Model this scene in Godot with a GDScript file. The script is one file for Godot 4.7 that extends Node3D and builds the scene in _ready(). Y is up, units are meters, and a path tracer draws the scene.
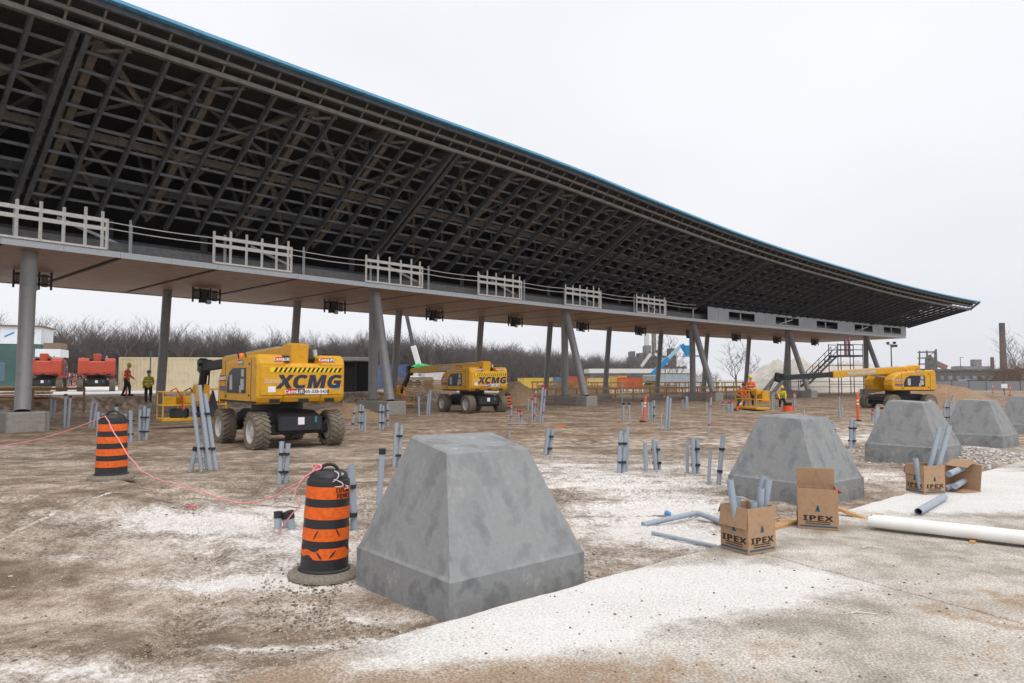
extends Node3D
# A customs plaza canopy under construction: y up, metres, the camera looks along -z.
# "D" below is the distance in front of the camera, so a point (X, Y, D) is Vector3(X, Y, -D).

const FOCAL := 683.0
const EYE := 1.9
const CX := 252.31
const CZ := -216.1
const RAD := 363.53
const TH0 := 2.414488
var pitch: float = atan(37.5 / 683.0)
var taken := {}
var mats := {}
var meshes := {}
var noise_cache := {}
var n_low := FastNoiseLite.new()
var n_mid := FastNoiseLite.new()
var n_hi := FastNoiseLite.new()
var rng := RandomNumberGenerator.new()

class MB:
	var v := PackedVector3Array()
	var n := PackedVector3Array()
	var uv := PackedVector2Array()
	var has_uv := false
	func tri(a: Vector3, b: Vector3, c: Vector3, na: Vector3, nb: Vector3, nc: Vector3) -> void:
		var g := (b - a).cross(c - a)
		if g.dot(na + nb + nc) > 0.0:
			v.append(a); v.append(c); v.append(b)
			n.append(na); n.append(nc); n.append(nb)
		else:
			v.append(a); v.append(b); v.append(c)
			n.append(na); n.append(nb); n.append(nc)
	func flat(a: Vector3, b: Vector3, c: Vector3, out: Vector3) -> void:
		var g := (b - a).cross(c - a)
		if g.length_squared() < 1e-16:
			return
		g = g.normalized()
		if g.dot(out) < 0.0:
			g = -g
		tri(a, b, c, g, g, g)
	func quad(a: Vector3, b: Vector3, c: Vector3, d: Vector3, out: Vector3) -> void:
		flat(a, b, c, out)
		flat(a, c, d, out)
	func box(at: Vector3, size: Vector3, bas := Basis(), bev := 0.0) -> void:
		var h := size * 0.5
		var e: float = minf(bev, minf(h.x, minf(h.y, h.z)) * 0.9)
		for ax in 3:
			var a1 := (ax + 1) % 3
			var a2 := (ax + 2) % 3
			for s in [-1.0, 1.0]:
				var o := Vector3.ZERO
				o[ax] = s
				var p := []
				for q in [[-1.0, -1.0], [1.0, -1.0], [1.0, 1.0], [-1.0, 1.0]]:
					var w := Vector3.ZERO
					w[ax] = s * h[ax]
					w[a1] = q[0] * (h[a1] - e)
					w[a2] = q[1] * (h[a2] - e)
					p.append(at + bas * w)
				quad(p[0], p[1], p[2], p[3], bas * o)
		if e <= 0.0:
			return
		for ax in 3:
			var a1 := (ax + 1) % 3
			var a2 := (ax + 2) % 3
			for s1 in [-1.0, 1.0]:
				for s2 in [-1.0, 1.0]:
					var o := Vector3.ZERO
					o[a1] = s1
					o[a2] = s2
					var p := []
					for q in [[-1.0, 0], [1.0, 0], [1.0, 1], [-1.0, 1]]:
						var w := Vector3.ZERO
						w[ax] = q[0] * (h[ax] - e)
						w[a1] = s1 * (h[a1] - (e if q[1] == 0 else 0.0))
						w[a2] = s2 * (h[a2] - (0.0 if q[1] == 0 else e))
						p.append(at + bas * w)
					quad(p[0], p[1], p[2], p[3], bas * o)
		for sx in [-1.0, 1.0]:
			for sy in [-1.0, 1.0]:
				for sz in [-1.0, 1.0]:
					var k := Vector3(sx, sy, sz)
					flat(at + bas * (k * Vector3(h.x, h.y - e, h.z - e)), at + bas * (k * Vector3(h.x - e, h.y, h.z - e)), at + bas * (k * Vector3(h.x - e, h.y - e, h.z)), bas * k)
	func bar(a: Vector3, b: Vector3, wide: float, tall: float, up := Vector3.UP, bev := 0.0) -> void:
		var z := (b - a)
		var l := z.length()
		z = z / l
		if absf(z.dot(up)) > 0.98:
			up = Vector3(1, 0, 0) if absf(z.x) < 0.9 else Vector3(0, 0, 1)
		var x := up.cross(z).normalized()
		var y := z.cross(x).normalized()
		box((a + b) * 0.5, Vector3(wide, tall, l), Basis(x, y, z), bev)
	func tube(pts: Array, r0: float, r1 := -1.0, sides := 8, caps := true) -> void:
		if r1 < 0.0:
			r1 = r0
		var rings := []
		var norms := []
		var m: int = pts.size()
		var px := Vector3.ZERO
		for i in m:
			var d: Vector3
			if i == 0:
				d = pts[1] - pts[0]
			elif i == m - 1:
				d = pts[m - 1] - pts[m - 2]
			else:
				d = (pts[i + 1] - pts[i]).normalized() + (pts[i] - pts[i - 1]).normalized()
			d = d.normalized()
			var x := px - d * px.dot(d)
			if x.length() < 0.1:
				x = d.cross(Vector3.UP if absf(d.y) < 0.9 else Vector3.RIGHT)
			x = x.normalized()
			px = x
			var y := d.cross(x)
			var r: float = lerpf(r0, r1, float(i) / float(m - 1))
			var ring := []
			var nn := []
			for k in sides:
				var a := TAU * k / sides
				var o := x * cos(a) + y * sin(a)
				ring.append(pts[i] + o * r)
				nn.append(o)
			rings.append(ring)
			norms.append(nn)
		for i in m - 1:
			for k in sides:
				var k2 := (k + 1) % sides
				tri(rings[i][k], rings[i + 1][k], rings[i + 1][k2], norms[i][k], norms[i + 1][k], norms[i + 1][k2])
				tri(rings[i][k], rings[i + 1][k2], rings[i][k2], norms[i][k], norms[i + 1][k2], norms[i][k2])
		if caps:
			for e in [0, m - 1]:
				var out: Vector3 = (pts[0] - pts[1]) if e == 0 else (pts[m - 1] - pts[m - 2])
				for k in range(1, sides - 1):
					flat(rings[e][0], rings[e][k], rings[e][k + 1], out)
	func lathe(prof: Array, sides: int, at := Vector3.ZERO, bas := Basis()) -> void:
		# prof: Vector2(radius, height) upwards along bas.y; normals point away from the axis side that the profile runs round
		for i in prof.size() - 1:
			var p: Vector2 = prof[i]
			var q: Vector2 = prof[i + 1]
			var t := q - p
			if t.length() < 1e-6:
				continue
			var m2 := Vector2(t.y, -t.x).normalized()
			for k in sides:
				var a := TAU * k / sides
				var b := TAU * (k + 1) / sides
				var da := Vector3(cos(a), 0, sin(a))
				var db := Vector3(cos(b), 0, sin(b))
				var na := bas * (da * m2.x + Vector3.UP * m2.y)
				var nb := bas * (db * m2.x + Vector3.UP * m2.y)
				var pa := at + bas * (da * p.x + Vector3.UP * p.y)
				var pb := at + bas * (db * p.x + Vector3.UP * p.y)
				var qa := at + bas * (da * q.x + Vector3.UP * q.y)
				var qb := at + bas * (db * q.x + Vector3.UP * q.y)
				if p.x > 1e-6:
					tri(pa, pb, qb, na, nb, nb)
				if q.x > 1e-6:
					tri(pa, qb, qa, na, nb, na)
	func loft(rings: Array, cap0 := true, cap1 := true) -> void:
		# flat shaded skin through rings of equal length
		var mid := Vector3.ZERO
		var cnt := 0
		for r in rings:
			for p in r:
				mid += p
				cnt += 1
		mid /= cnt
		for i in rings.size() - 1:
			var m: int = rings[i].size()
			var c := Vector3.ZERO
			for k in m:
				c += rings[i][k] + rings[i + 1][k]
			c /= 2.0 * m
			for k in m:
				var k2 := (k + 1) % m
				var o: Vector3 = (rings[i][k] + rings[i + 1][k2] + rings[i][k2] + rings[i + 1][k]) * 0.25 - c
				quad(rings[i][k], rings[i][k2], rings[i + 1][k2], rings[i + 1][k], o)
		for e in [0, rings.size() - 1]:
			if (e == 0 and not cap0) or (e > 0 and not cap1):
				continue
			var c := Vector3.ZERO
			for p in rings[e]:
				c += p
			c /= rings[e].size()
			for k in rings[e].size():
				flat(c, rings[e][k], rings[e][(k + 1) % rings[e].size()], c - mid)
	func prism(poly: Array, x0: float, x1: float, bev: float) -> void:
		# poly of Vector2(z, y) in order round, extruded along x with bevelled rims
		var m := poly.size()
		var area := 0.0
		for i in m:
			area += poly[i].cross(poly[(i + 1) % m])
		var sg := 1.0 if area > 0.0 else -1.0
		var ins := []
		for i in m:
			var e1: Vector2 = (poly[i] - poly[(i + m - 1) % m]).normalized()
			var e2: Vector2 = (poly[(i + 1) % m] - poly[i]).normalized()
			var nn := (Vector2(-e1.y, e1.x) + Vector2(-e2.y, e2.x)) * sg
			ins.append(poly[i] + nn.normalized() * bev)
		var rings := []
		for q in [[x0, ins], [x0 + bev, poly], [x1 - bev, poly], [x1, ins]]:
			var r := []
			for p in q[1]:
				r.append(Vector3(q[0], p.y, p.x))
			rings.append(r)
		for i in 3:
			for k in m:
				var k2 := (k + 1) % m
				var e: Vector2 = (poly[k2] - poly[k]).normalized()
				var o2 := Vector2(e.y, -e.x) * sg
				var ox: float = [-0.7, 0.0, 0.7][i]
				quad(rings[i][k], rings[i][k2], rings[i + 1][k2], rings[i + 1][k], Vector3(ox, o2.y, o2.x))
		for e in [0, 3]:
			var flatp := PackedVector2Array()
			for p in ins:
				flatp.append(p)
			var ix := Geometry2D.triangulate_polygon(flatp)
			for t in range(0, ix.size(), 3):
				flat(rings[e][ix[t]], rings[e][ix[t + 1]], rings[e][ix[t + 2]], Vector3(-1 if e == 0 else 1, 0, 0))
	func mesh() -> ArrayMesh:
		var a := []
		a.resize(Mesh.ARRAY_MAX)
		a[Mesh.ARRAY_VERTEX] = v
		a[Mesh.ARRAY_NORMAL] = n
		if has_uv:
			a[Mesh.ARRAY_TEX_UV] = uv
		var m := ArrayMesh.new()
		m.add_surface_from_arrays(Mesh.PRIMITIVE_TRIANGLES, a)
		return m

# ---------------------------------------------------------------- names and nodes
func numbered(called: String) -> String:
	if not taken.has(called):
		taken[called] = 0
		return called
	taken[called] += 1
	return "%s_%03d" % [called, taken[called]]

func thing(called: String, label: String, category: String, at := Vector3.ZERO, turn := 0.0, group := "") -> Node3D:
	var o := Node3D.new()
	o.name = numbered(called)
	add_child(o)
	o.position = at
	o.rotation.y = turn
	o.set_meta("label", label)
	o.set_meta("category", category)
	if group != "":
		o.set_meta("group", group)
	return o

func put(parent: Node, called: String, mesh: Mesh, m: Material, at := Vector3.ZERO, bas := Basis()) -> MeshInstance3D:
	var o := MeshInstance3D.new()
	o.name = called if parent != self else numbered(called)
	o.mesh = mesh
	o.material_override = m
	parent.add_child(o, true)
	o.transform = Transform3D(bas, at)
	return o

func struct(called: String, mesh: Mesh, m: Material) -> MeshInstance3D:
	var o := put(self, called, mesh, m)
	o.set_meta("kind", "structure")
	return o

func stuff(o: Node, label := "", category := "") -> void:
	o.set_meta("kind", "stuff")
	if label != "":
		o.set_meta("label", label)
		o.set_meta("category", category)

# ---------------------------------------------------------------- materials
func grey_image(sd: int, freq: float, oct: int, size: int) -> Image:
	var f := FastNoiseLite.new()
	f.seed = sd
	f.noise_type = FastNoiseLite.TYPE_SIMPLEX_SMOOTH
	f.frequency = freq
	f.fractal_octaves = oct
	f.fractal_gain = 0.6
	return f.get_seamless_image(size, size)

func ramp_tex(key: String, sd: int, freq: float, oct: int, cols: Array, size := 512, gamma := 1.0) -> ImageTexture:
	# a seamless noise picture coloured through a ramp of sRGB colours
	if noise_cache.has(key):
		return noise_cache[key]
	var src := grey_image(sd, freq, oct, size).get_data()
	var lut := PackedByteArray()
	for i in 256:
		var t: float = pow(i / 255.0, gamma) * (cols.size() - 1)
		var k := mini(int(t), cols.size() - 2)
		var c: Color = cols[k].lerp(cols[k + 1], t - k)
		lut.append(int(c.r * 255)); lut.append(int(c.g * 255)); lut.append(int(c.b * 255))
	var out := PackedByteArray()
	out.resize(src.size() * 3)
	for i in src.size():
		var b := src[i] * 3
		out[i * 3] = lut[b]
		out[i * 3 + 1] = lut[b + 1]
		out[i * 3 + 2] = lut[b + 2]
	var t := ImageTexture.create_from_image(Image.create_from_data(size, size, false, Image.FORMAT_RGB8, out))
	noise_cache[key] = t
	return t

func c8(r: int, g: int, b: int) -> Color:
	return Color(r / 255.0, g / 255.0, b / 255.0)

func mat(key: String, col := Color.WHITE, rough := 0.7, metal := 0.0, dirt := 0.0, scale := 1.0) -> StandardMaterial3D:
	if mats.has(key):
		return mats[key]
	var m := StandardMaterial3D.new()
	m.resource_name = key
	m.albedo_color = col
	m.roughness = rough
	m.metallic = metal
	if dirt > 0.0:
		var w := 1.0 - dirt
		m.albedo_texture = ramp_tex("grime%d" % int(dirt * 100), 7 + int(dirt * 100), 0.012, 6, [Color(w * w, w * w * 0.98, w * w * 0.95), Color(1, 1, 1), Color(w, w, w * 0.98), Color(1, 1, 1)], 256)
		m.uv1_triplanar = true
		m.uv1_scale = Vector3.ONE * scale
	mats[key] = m
	return m

func ramp_mat(key: String, sd: int, freq: float, oct: int, cols: Array, scale: float, rough := 0.85, relief := 0.0, size := 512) -> StandardMaterial3D:
	if mats.has(key):
		return mats[key]
	var m := StandardMaterial3D.new()
	m.resource_name = key
	m.albedo_texture = ramp_tex(key, sd, freq, oct, cols, size)
	m.roughness = rough
	m.uv1_triplanar = true
	m.uv1_scale = Vector3.ONE * scale
	if relief > 0.0:
		m.heightmap_enabled = true
		m.heightmap_scale = relief
		m.heightmap_texture = ramp_tex("relief", 91, 0.03, 6, [Color.BLACK, Color.WHITE])
	mats[key] = m
	return m

# ---------------------------------------------------------------- the camera's rays, the canopy's arc, the terrain
func ray(px: float, py: float) -> Vector3:
	var x := (px - 512.0) / FOCAL
	var y := (341.5 - py) / FOCAL
	return Vector3(x, y * cos(pitch) + sin(pitch), cos(pitch) - y * sin(pitch))

func on_plane(px: float, py: float, h: float) -> Vector2:
	var d := ray(px, py)
	var t := (h - EYE) / d.y
	return Vector2(d.x * t, d.z * t)

func on_ground(px: float, py: float) -> Vector2:
	var h := 0.0
	var p := Vector2.ZERO
	for i in 12:
		p = on_plane(px, py, h)
		h = lerpf(h, gh(p.x, p.y), 0.7)
	return p

func height_at(py: float, d: float) -> float:
	var r := ray(512.0, py)
	return EYE + r.y * d / r.z

func at_px(px: float, d: float) -> float:
	var r := ray(px, 379.0)
	return r.x * d / r.z

func V(x: float, y: float, d: float) -> Vector3:
	return Vector3(x, y, -d)

func G(x: float, d: float, up := 0.0) -> Vector3:
	return Vector3(x, gh(x, d) + up, -d)

func AP(s: float, w: float, y: float) -> Vector3:
	var t := TH0 - s / RAD
	return Vector3(CX + (RAD - w) * cos(t), y, -(CZ + (RAD - w) * sin(t)))

func arc_sw(x: float, d: float) -> Vector2:
	return Vector2((TH0 - atan2(d - CZ, x - CX)) * RAD, RAD - Vector2(x - CX, d - CZ).length())

func arc_out(s: float) -> Vector3:
	# horizontal direction from the canopy towards the camera's side
	var t := TH0 - s / RAD
	return Vector3(-cos(t), 0, sin(t))

func arc_along(s: float) -> Vector3:
	var t := TH0 - s / RAD
	return Vector3(sin(t), 0, cos(t))

func gh_smooth(x: float, d: float) -> float:
	var h := 0.36 * exp(-(pow((x + 6.3) / 3.4, 2.0) + pow((d - 9.6) / 2.6, 2.0)))
	h += 0.17 * (1.0 - smoothstep(4.1, 5.5, d)) * (1.0 - smoothstep(-0.3, 1.5, x))
	h += 0.28 * exp(-(pow((x - 10.6) / 1.5, 2.0) + pow((d - 16.2) / 1.3, 2.0)))
	if d > 24.0:
		var q := arc_sw(x, d)
		h += 0.85 * smoothstep(-13.6, -14.6, q.y) * (1.0 - 0.75 * smoothstep(22.0, 60.0, q.x))
	return h

func gh(x: float, d: float) -> float:
	var h := gh_smooth(x, d)
	h += n_low.get_noise_2d(x, d) * 0.035
	h += n_mid.get_noise_2d(x, d) * 0.014
	var e := (x - 0.61) * 0.648 - (d - 5.8) * 0.762
	if e > 0.0:
		h = lerpf(h, minf(h, 0.06), smoothstep(0.0, 0.5, e))
	return h

# ---------------------------------------------------------------- the scene
func _ready() -> void:
	rng.seed = 11
	n_low.seed = 3; n_low.frequency = 0.22; n_low.fractal_octaves = 2
	n_mid.seed = 5; n_mid.frequency = 1.6; n_mid.fractal_octaves = 3
	n_hi.seed = 9; n_hi.frequency = 6.0; n_hi.fractal_octaves = 2
	var cam := Camera3D.new()
	cam.name = "camera"
	add_child(cam)
	cam.position = Vector3(0, EYE, 0)
	cam.rotation.x = pitch
	cam.fov = rad_to_deg(2.0 * atan(341.5 / FOCAL))
	cam.far = 4000.0
	cam.near = 0.05
	cam.current = true
	make_sky()
	make_ground()
	make_slab()
	make_canopy()
	make_foreground()
	make_conduits()
	make_machines()
	make_people()
	make_site()
	make_far()

func make_sky() -> void:
	var f := FastNoiseLite.new()
	f.seed = 21
	f.frequency = 0.9
	f.fractal_octaves = 5
	var im := Image.create(512, 256, false, Image.FORMAT_RGBF)
	for y in 256:
		var el := (0.5 - (y + 0.5) / 256.0) * PI
		for x in 512:
			var az := (x + 0.5) / 512.0 * TAU
			var d := Vector3(cos(el) * sin(az), sin(el), cos(el) * cos(az))
			var k := 0.845 + 0.085 * f.get_noise_3d(d.x, d.y * 2.5, d.z)
			k -= 0.03 * (1.0 - smoothstep(0.0, 0.6, maxf(el, 0.0)))
			im.set_pixel(x, y, Color(k * 0.978, k * 0.992, k * 1.035))
	var sm := PanoramaSkyMaterial.new()
	sm.panorama = ImageTexture.create_from_image(im)
	var sky := Sky.new()
	sky.sky_material = sm
	var env := Environment.new()
	env.background_mode = Environment.BG_SKY
	env.sky = sky
	env.tonemap_mode = Environment.TONE_MAPPER_LINEAR
	env.tonemap_exposure = 1.16
	env.sdfgi_enabled = true
	env.ssao_enabled = true
	env.ssil_enabled = true
	env.fog_enabled = true
	env.fog_density = 0.0002
	env.fog_light_color = Color(0.93, 0.94, 0.97)
	var we := WorldEnvironment.new()
	we.name = "world"
	we.environment = env
	add_child(we)
	var sun := DirectionalLight3D.new()
	sun.name = "sun"
	add_child(sun)
	sun.rotation_degrees = Vector3(-58, 25, 0)
	sun.light_energy = 0.45
	sun.light_angular_distance = 45.0
	sun.light_color = Color(1.0, 0.98, 0.95)
	sun.shadow_enabled = true

func blob_field(blobs: Array, w: int, h: int, x0: float, d0: float, x1: float, d1: float, base: float) -> PackedFloat32Array:
	var out := PackedFloat32Array()
	out.resize(w * h)
	for j in h:
		var d: float = lerpf(d1, d0, (j + 0.5) / h)
		for i in w:
			var x: float = lerpf(x0, x1, (i + 0.5) / w)
			var s := base
			for b in blobs:
				var q: float = (pow((x - b[0]) / b[2], 2.0) + pow((d - b[1]) / b[3], 2.0)) * 0.6
				if q < 4.0:
					s += b[4] * exp(-q)
			out[j * w + i] = s
	return out

func field_bytes(f: PackedFloat32Array, w: int, h: int, tw: int, th: int) -> PackedByteArray:
	# the coarse field, scaled to bytes (0 at -1, 255 at 1.5) and enlarged smoothly
	var b := PackedByteArray()
	b.resize(w * h)
	for i in w * h:
		b[i] = clampi(int((f[i] + 1.0) / 2.5 * 255.0), 0, 255)
	var im := Image.create_from_data(w, h, false, Image.FORMAT_L8, b)
	im.resize(tw, th, Image.INTERPOLATE_CUBIC)
	return im.get_data()

func noise_bytes(sd: int, freq: float, oct: int, w: int, h: int, corner: Vector2, stretch := 1.0, shrink := 1) -> PackedByteArray:
	# noise of FREQ per pixel, drawn SHRINK times smaller and enlarged; STRETCH draws it out sideways; CORNER, in pixels, keeps neighbouring maps in step
	var f := FastNoiseLite.new()
	f.seed = sd
	f.noise_type = FastNoiseLite.TYPE_SIMPLEX_SMOOTH if shrink > 1 else FastNoiseLite.TYPE_SIMPLEX
	f.frequency = freq * shrink
	f.fractal_octaves = oct
	f.fractal_gain = 0.55
	f.offset = Vector3(corner.x / shrink / stretch, corner.y / shrink, 0.0)
	var im := f.get_image(int(w / shrink / stretch), int(h / shrink), false, false, false)
	if im.get_width() != w or im.get_height() != h:
		im.resize(w, h, Image.INTERPOLATE_CUBIC)
	return im.get_data()

func soil_rows(band: int, job: Dictionary) -> void:
	var w: int = job.w
	var r0: int = band * job.rows
	var r1: int = mini(r0 + job.rows, job.h)
	var big: PackedByteArray = job.big
	var mid: PackedByteArray = job.mid
	var fine: PackedByteArray = job.fine
	var grit: PackedByteArray = job.grit
	var streak: PackedByteArray = job.streak
	var snow: PackedByteArray = job.snow
	var rgb := PackedByteArray()
	rgb.resize(w * (r1 - r0) * 3)
	var rel := PackedByteArray()
	rel.resize(w * (r1 - r0))
	var a0: float = job.a.r; var a1: float = job.a.g; var a2: float = job.a.b
	var b0: float = job.b.r; var b1: float = job.b.g; var b2: float = job.b.b
	var s0: float = job.s.r; var s1: float = job.s.g; var s2: float = job.s.b
	var st: float = job.streaky
	var fz: float = job.fuzz
	var mud: PackedByteArray = job.mud
	var muddy := mud.size() > 0
	var off := r0 * w
	for q in w * (r1 - r0):
		var i := off + q
		var m: float = mid[i] * 0.0068 - 0.867
		var f: float = (fine[i] * 0.0068 - 0.867) * fz
		var g: float = grit[i] * 0.0055 - 0.7
		var sk: float = (streak[i] * 0.0068 - 0.867) * st
		var bg: float = big[i] * 0.0068 - 0.867
		var t: float = clampf(0.5 + 0.75 * bg + 0.6 * m + 0.45 * sk + 0.35 * f, 0.0, 1.0)
		var v: float = 1.0 + 0.3 * g
		var lk: float = snow[i] * 0.0098 - 1.0 + 0.5 * m + 0.42 * f + 0.42 * sk + 0.25 * bg
		var k: float = clampf((lk + 0.5) * 0.8, 0.0, 1.0)
		k = k * clampf(0.62 + 1.5 * f + 1.1 * g, 0.0, 1.0)
		k = maxf(k * 0.8, clampf(lk * 1.15, 0.0, 0.9) * (0.92 + 0.5 * g + 0.35 * f))
		k = clampf(k, 0.0, 1.0)
		var r := (a0 + (b0 - a0) * t) * v
		var gg := (a1 + (b1 - a1) * t) * v
		var b := (a2 + (b2 - a2) * t) * v
		if muddy:
			# brown mud carried onto the concrete
			var md: float = clampf((mud[i] * 0.0098 - 1.0 + 0.9 * m + 0.7 * bg + 0.3 * f) * 1.6, 0.0, 0.85)
			r += (0.60 * v - r) * md
			gg += (0.515 * v - gg) * md
			b += (0.435 * v - b) * md
		rgb[q * 3] = clampi(int((r + (s0 - r) * k) * 255.0), 0, 255)
		rgb[q * 3 + 1] = clampi(int((gg + (s1 - gg) * k) * 255.0), 0, 255)
		rgb[q * 3 + 2] = clampi(int((b + (s2 - b) * k) * 255.0), 0, 255)
		rel[q] = clampi(int(255.0 * (0.45 + 0.8 * m + 0.22 * f + 0.12 * g + 0.3 * sk + 0.05 * k)), 0, 255)
	job.out[band] = [rgb, rel]

func soil_maps(w: int, h: int, snow: PackedByteArray, rect: Array, sd: int, cols: Array, snow_col: Color, streaky := 1.0, fuzz := 1.0, mud := PackedByteArray()) -> Array:
	# soil under a dusting of dry snow: colour and relief over the ground rectangle rect.
	var px: float = (rect[2] - rect[0]) / w
	var cn := Vector2(rect[0], -rect[3]) / px
	var job := {"w": w, "h": h, "rows": int(ceil(h / 8.0)), "snow": snow, "a": cols[0], "b": cols[1], "s": snow_col, "streaky": streaky, "fuzz": fuzz,
		"big": noise_bytes(sd, 0.5 * px, 4, w, h, cn, 1.0, 4), "mid": noise_bytes(sd + 1, 2.6 * px, 4, w, h, cn, 1.0, 2), "fine": noise_bytes(sd + 2, minf(14.0 * px, 0.3), 3, w, h, cn),
		"grit": noise_bytes(sd + 3, minf(55.0 * px, 0.5), 1, w, h, cn), "streak": noise_bytes(sd + 4, 1.1 * px, 4, w, h, cn, 4.0), "mud": mud, "out": []}
	job.out.resize(8)
	var id := WorkerThreadPool.add_group_task(soil_rows.bind(job), 8, 4)
	WorkerThreadPool.wait_for_group_task_completion(id)
	var rgb := PackedByteArray()
	var rel := PackedByteArray()
	for o in job.out:
		rgb.append_array(o[0])
		rel.append_array(o[1])
	return [ImageTexture.create_from_image(Image.create_from_data(w, h, false, Image.FORMAT_RGB8, rgb)), ImageTexture.create_from_image(Image.create_from_data(w, h, false, Image.FORMAT_L8, rel))]

func map_mat(key: String, tex: Array, relief: float) -> StandardMaterial3D:
	var m := StandardMaterial3D.new()
	m.resource_name = key
	m.albedo_texture = tex[0]
	m.roughness = 0.95
	m.metallic_specular = 0.25
	m.heightmap_enabled = true
	m.heightmap_scale = relief
	m.heightmap_texture = tex[1]
	m.texture_repeat = true
	return m

func grid_surface(am: ArrayMesh, xs: PackedFloat32Array, ds: PackedFloat32Array, hf: Callable, rect: Array, m: Material) -> void:
	var w := xs.size()
	var h := ds.size()
	var v := PackedVector3Array(); v.resize(w * h)
	var uv := PackedVector2Array(); uv.resize(w * h)
	var nn := PackedVector3Array(); nn.resize(w * h)
	for j in h:
		for i in w:
			v[j * w + i] = Vector3(xs[i], hf.call(xs[i], ds[j]), -ds[j])
			uv[j * w + i] = Vector2((xs[i] - rect[0]) / (rect[2] - rect[0]), 1.0 - (ds[j] - rect[1]) / (rect[3] - rect[1]))
	for j in h:
		for i in w:
			var a := v[j * w + maxi(i - 1, 0)]
			var b := v[j * w + mini(i + 1, w - 1)]
			var c := v[maxi(j - 1, 0) * w + i]
			var e := v[mini(j + 1, h - 1) * w + i]
			nn[j * w + i] = (b - a).cross(e - c).normalized()
			if nn[j * w + i].y < 0.0:
				nn[j * w + i] = -nn[j * w + i]
	var ix := PackedInt32Array(); ix.resize((w - 1) * (h - 1) * 6)
	var k := 0
	for j in h - 1:
		for i in w - 1:
			var a := j * w + i
			ix[k] = a; ix[k + 1] = a + w; ix[k + 2] = a + 1
			ix[k + 3] = a + 1; ix[k + 4] = a + w; ix[k + 5] = a + w + 1
			k += 6
	var ar := []
	ar.resize(Mesh.ARRAY_MAX)
	ar[Mesh.ARRAY_VERTEX] = v; ar[Mesh.ARRAY_NORMAL] = nn; ar[Mesh.ARRAY_TEX_UV] = uv; ar[Mesh.ARRAY_INDEX] = ix
	am.add_surface_from_arrays(Mesh.PRIMITIVE_TRIANGLES, ar)
	am.surface_set_material(am.get_surface_count() - 1, m)

func steps(a: float, b: float, c: float) -> PackedFloat32Array:
	var o := PackedFloat32Array()
	var n := int(ceil((b - a) / c))
	for i in n + 1:
		o.append(lerpf(a, b, float(i) / n))
	return o

func px_blobs(list: Array, h: float) -> Array:
	var o := []
	for b in list:
		var p := on_ground(b[0], b[1]) if h < 0.1 else on_plane(b[0], b[1], h)
		o.append([p.x, p.y, b[2], b[3], b[4]])
	return o

const NR := [-16.0, 2.5, 15.0, 19.5]
const RUTS := [[-14.0, 2.0, 12.0, -7.0, 0.6], [-3.0, 26.0, 15.4, -9.0, 3.0], [6.0, -3.0, 14.0, -2.0, 9.0], [-9.0, -12.0, 24.5, -9.0, -1.5]]
const IR := [-5.5, 2.8, 2.8, 9.5]
const MR := [-60.0, 17.0, 110.0, 130.0]

func near_h(x: float, d: float) -> float:
	var h := gh(x, d) + n_hi.get_noise_2d(x, d) * 0.011
	# wheel ruts pressed into the soil: arcs of pairs of wheels with lug marks
	for r in RUTS:
		var v := Vector2(x - r[0], d - r[1])
		for o in [0.0, 2.1]:
			var q: float = v.length() - r[2] - o
			if absf(q) < 0.6:
				var along: float = atan2(v.y, v.x) * r[2]
				var fade: float = smoothstep(r[3], r[3] + 0.8, x) * (1.0 - smoothstep(r[4] - 0.8, r[4], x))
				h += fade * (0.02 * exp(-pow((absf(q) - 0.3) / 0.1, 2.0)) - exp(-pow(q / 0.19, 4.0)) * (0.026 + 0.012 * sin(along * 42.0 + signf(q) * 1.3)))
	# the curling tracks behind the first block
	var c := Vector2((x - 1.6) / 1.5, (d - 12.6) / 0.75)
	var rr := c.length()
	if rr < 1.6:
		h += 0.018 * sin(rr * 17.0) * (1.0 - smoothstep(1.1, 1.6, rr))
	return h

func mid_h(x: float, d: float) -> float:
	var h := gh(x, d)
	if x > NR[0] + 0.4 and x < NR[2] - 0.4 and d < NR[3] - 0.4:
		h -= 0.12
	return h

func far_h(x: float, d: float) -> float:
	if x > MR[0] and x < MR[2] and d > -30.0 and d < MR[3]:
		return -1.2
	return 0.2

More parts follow.
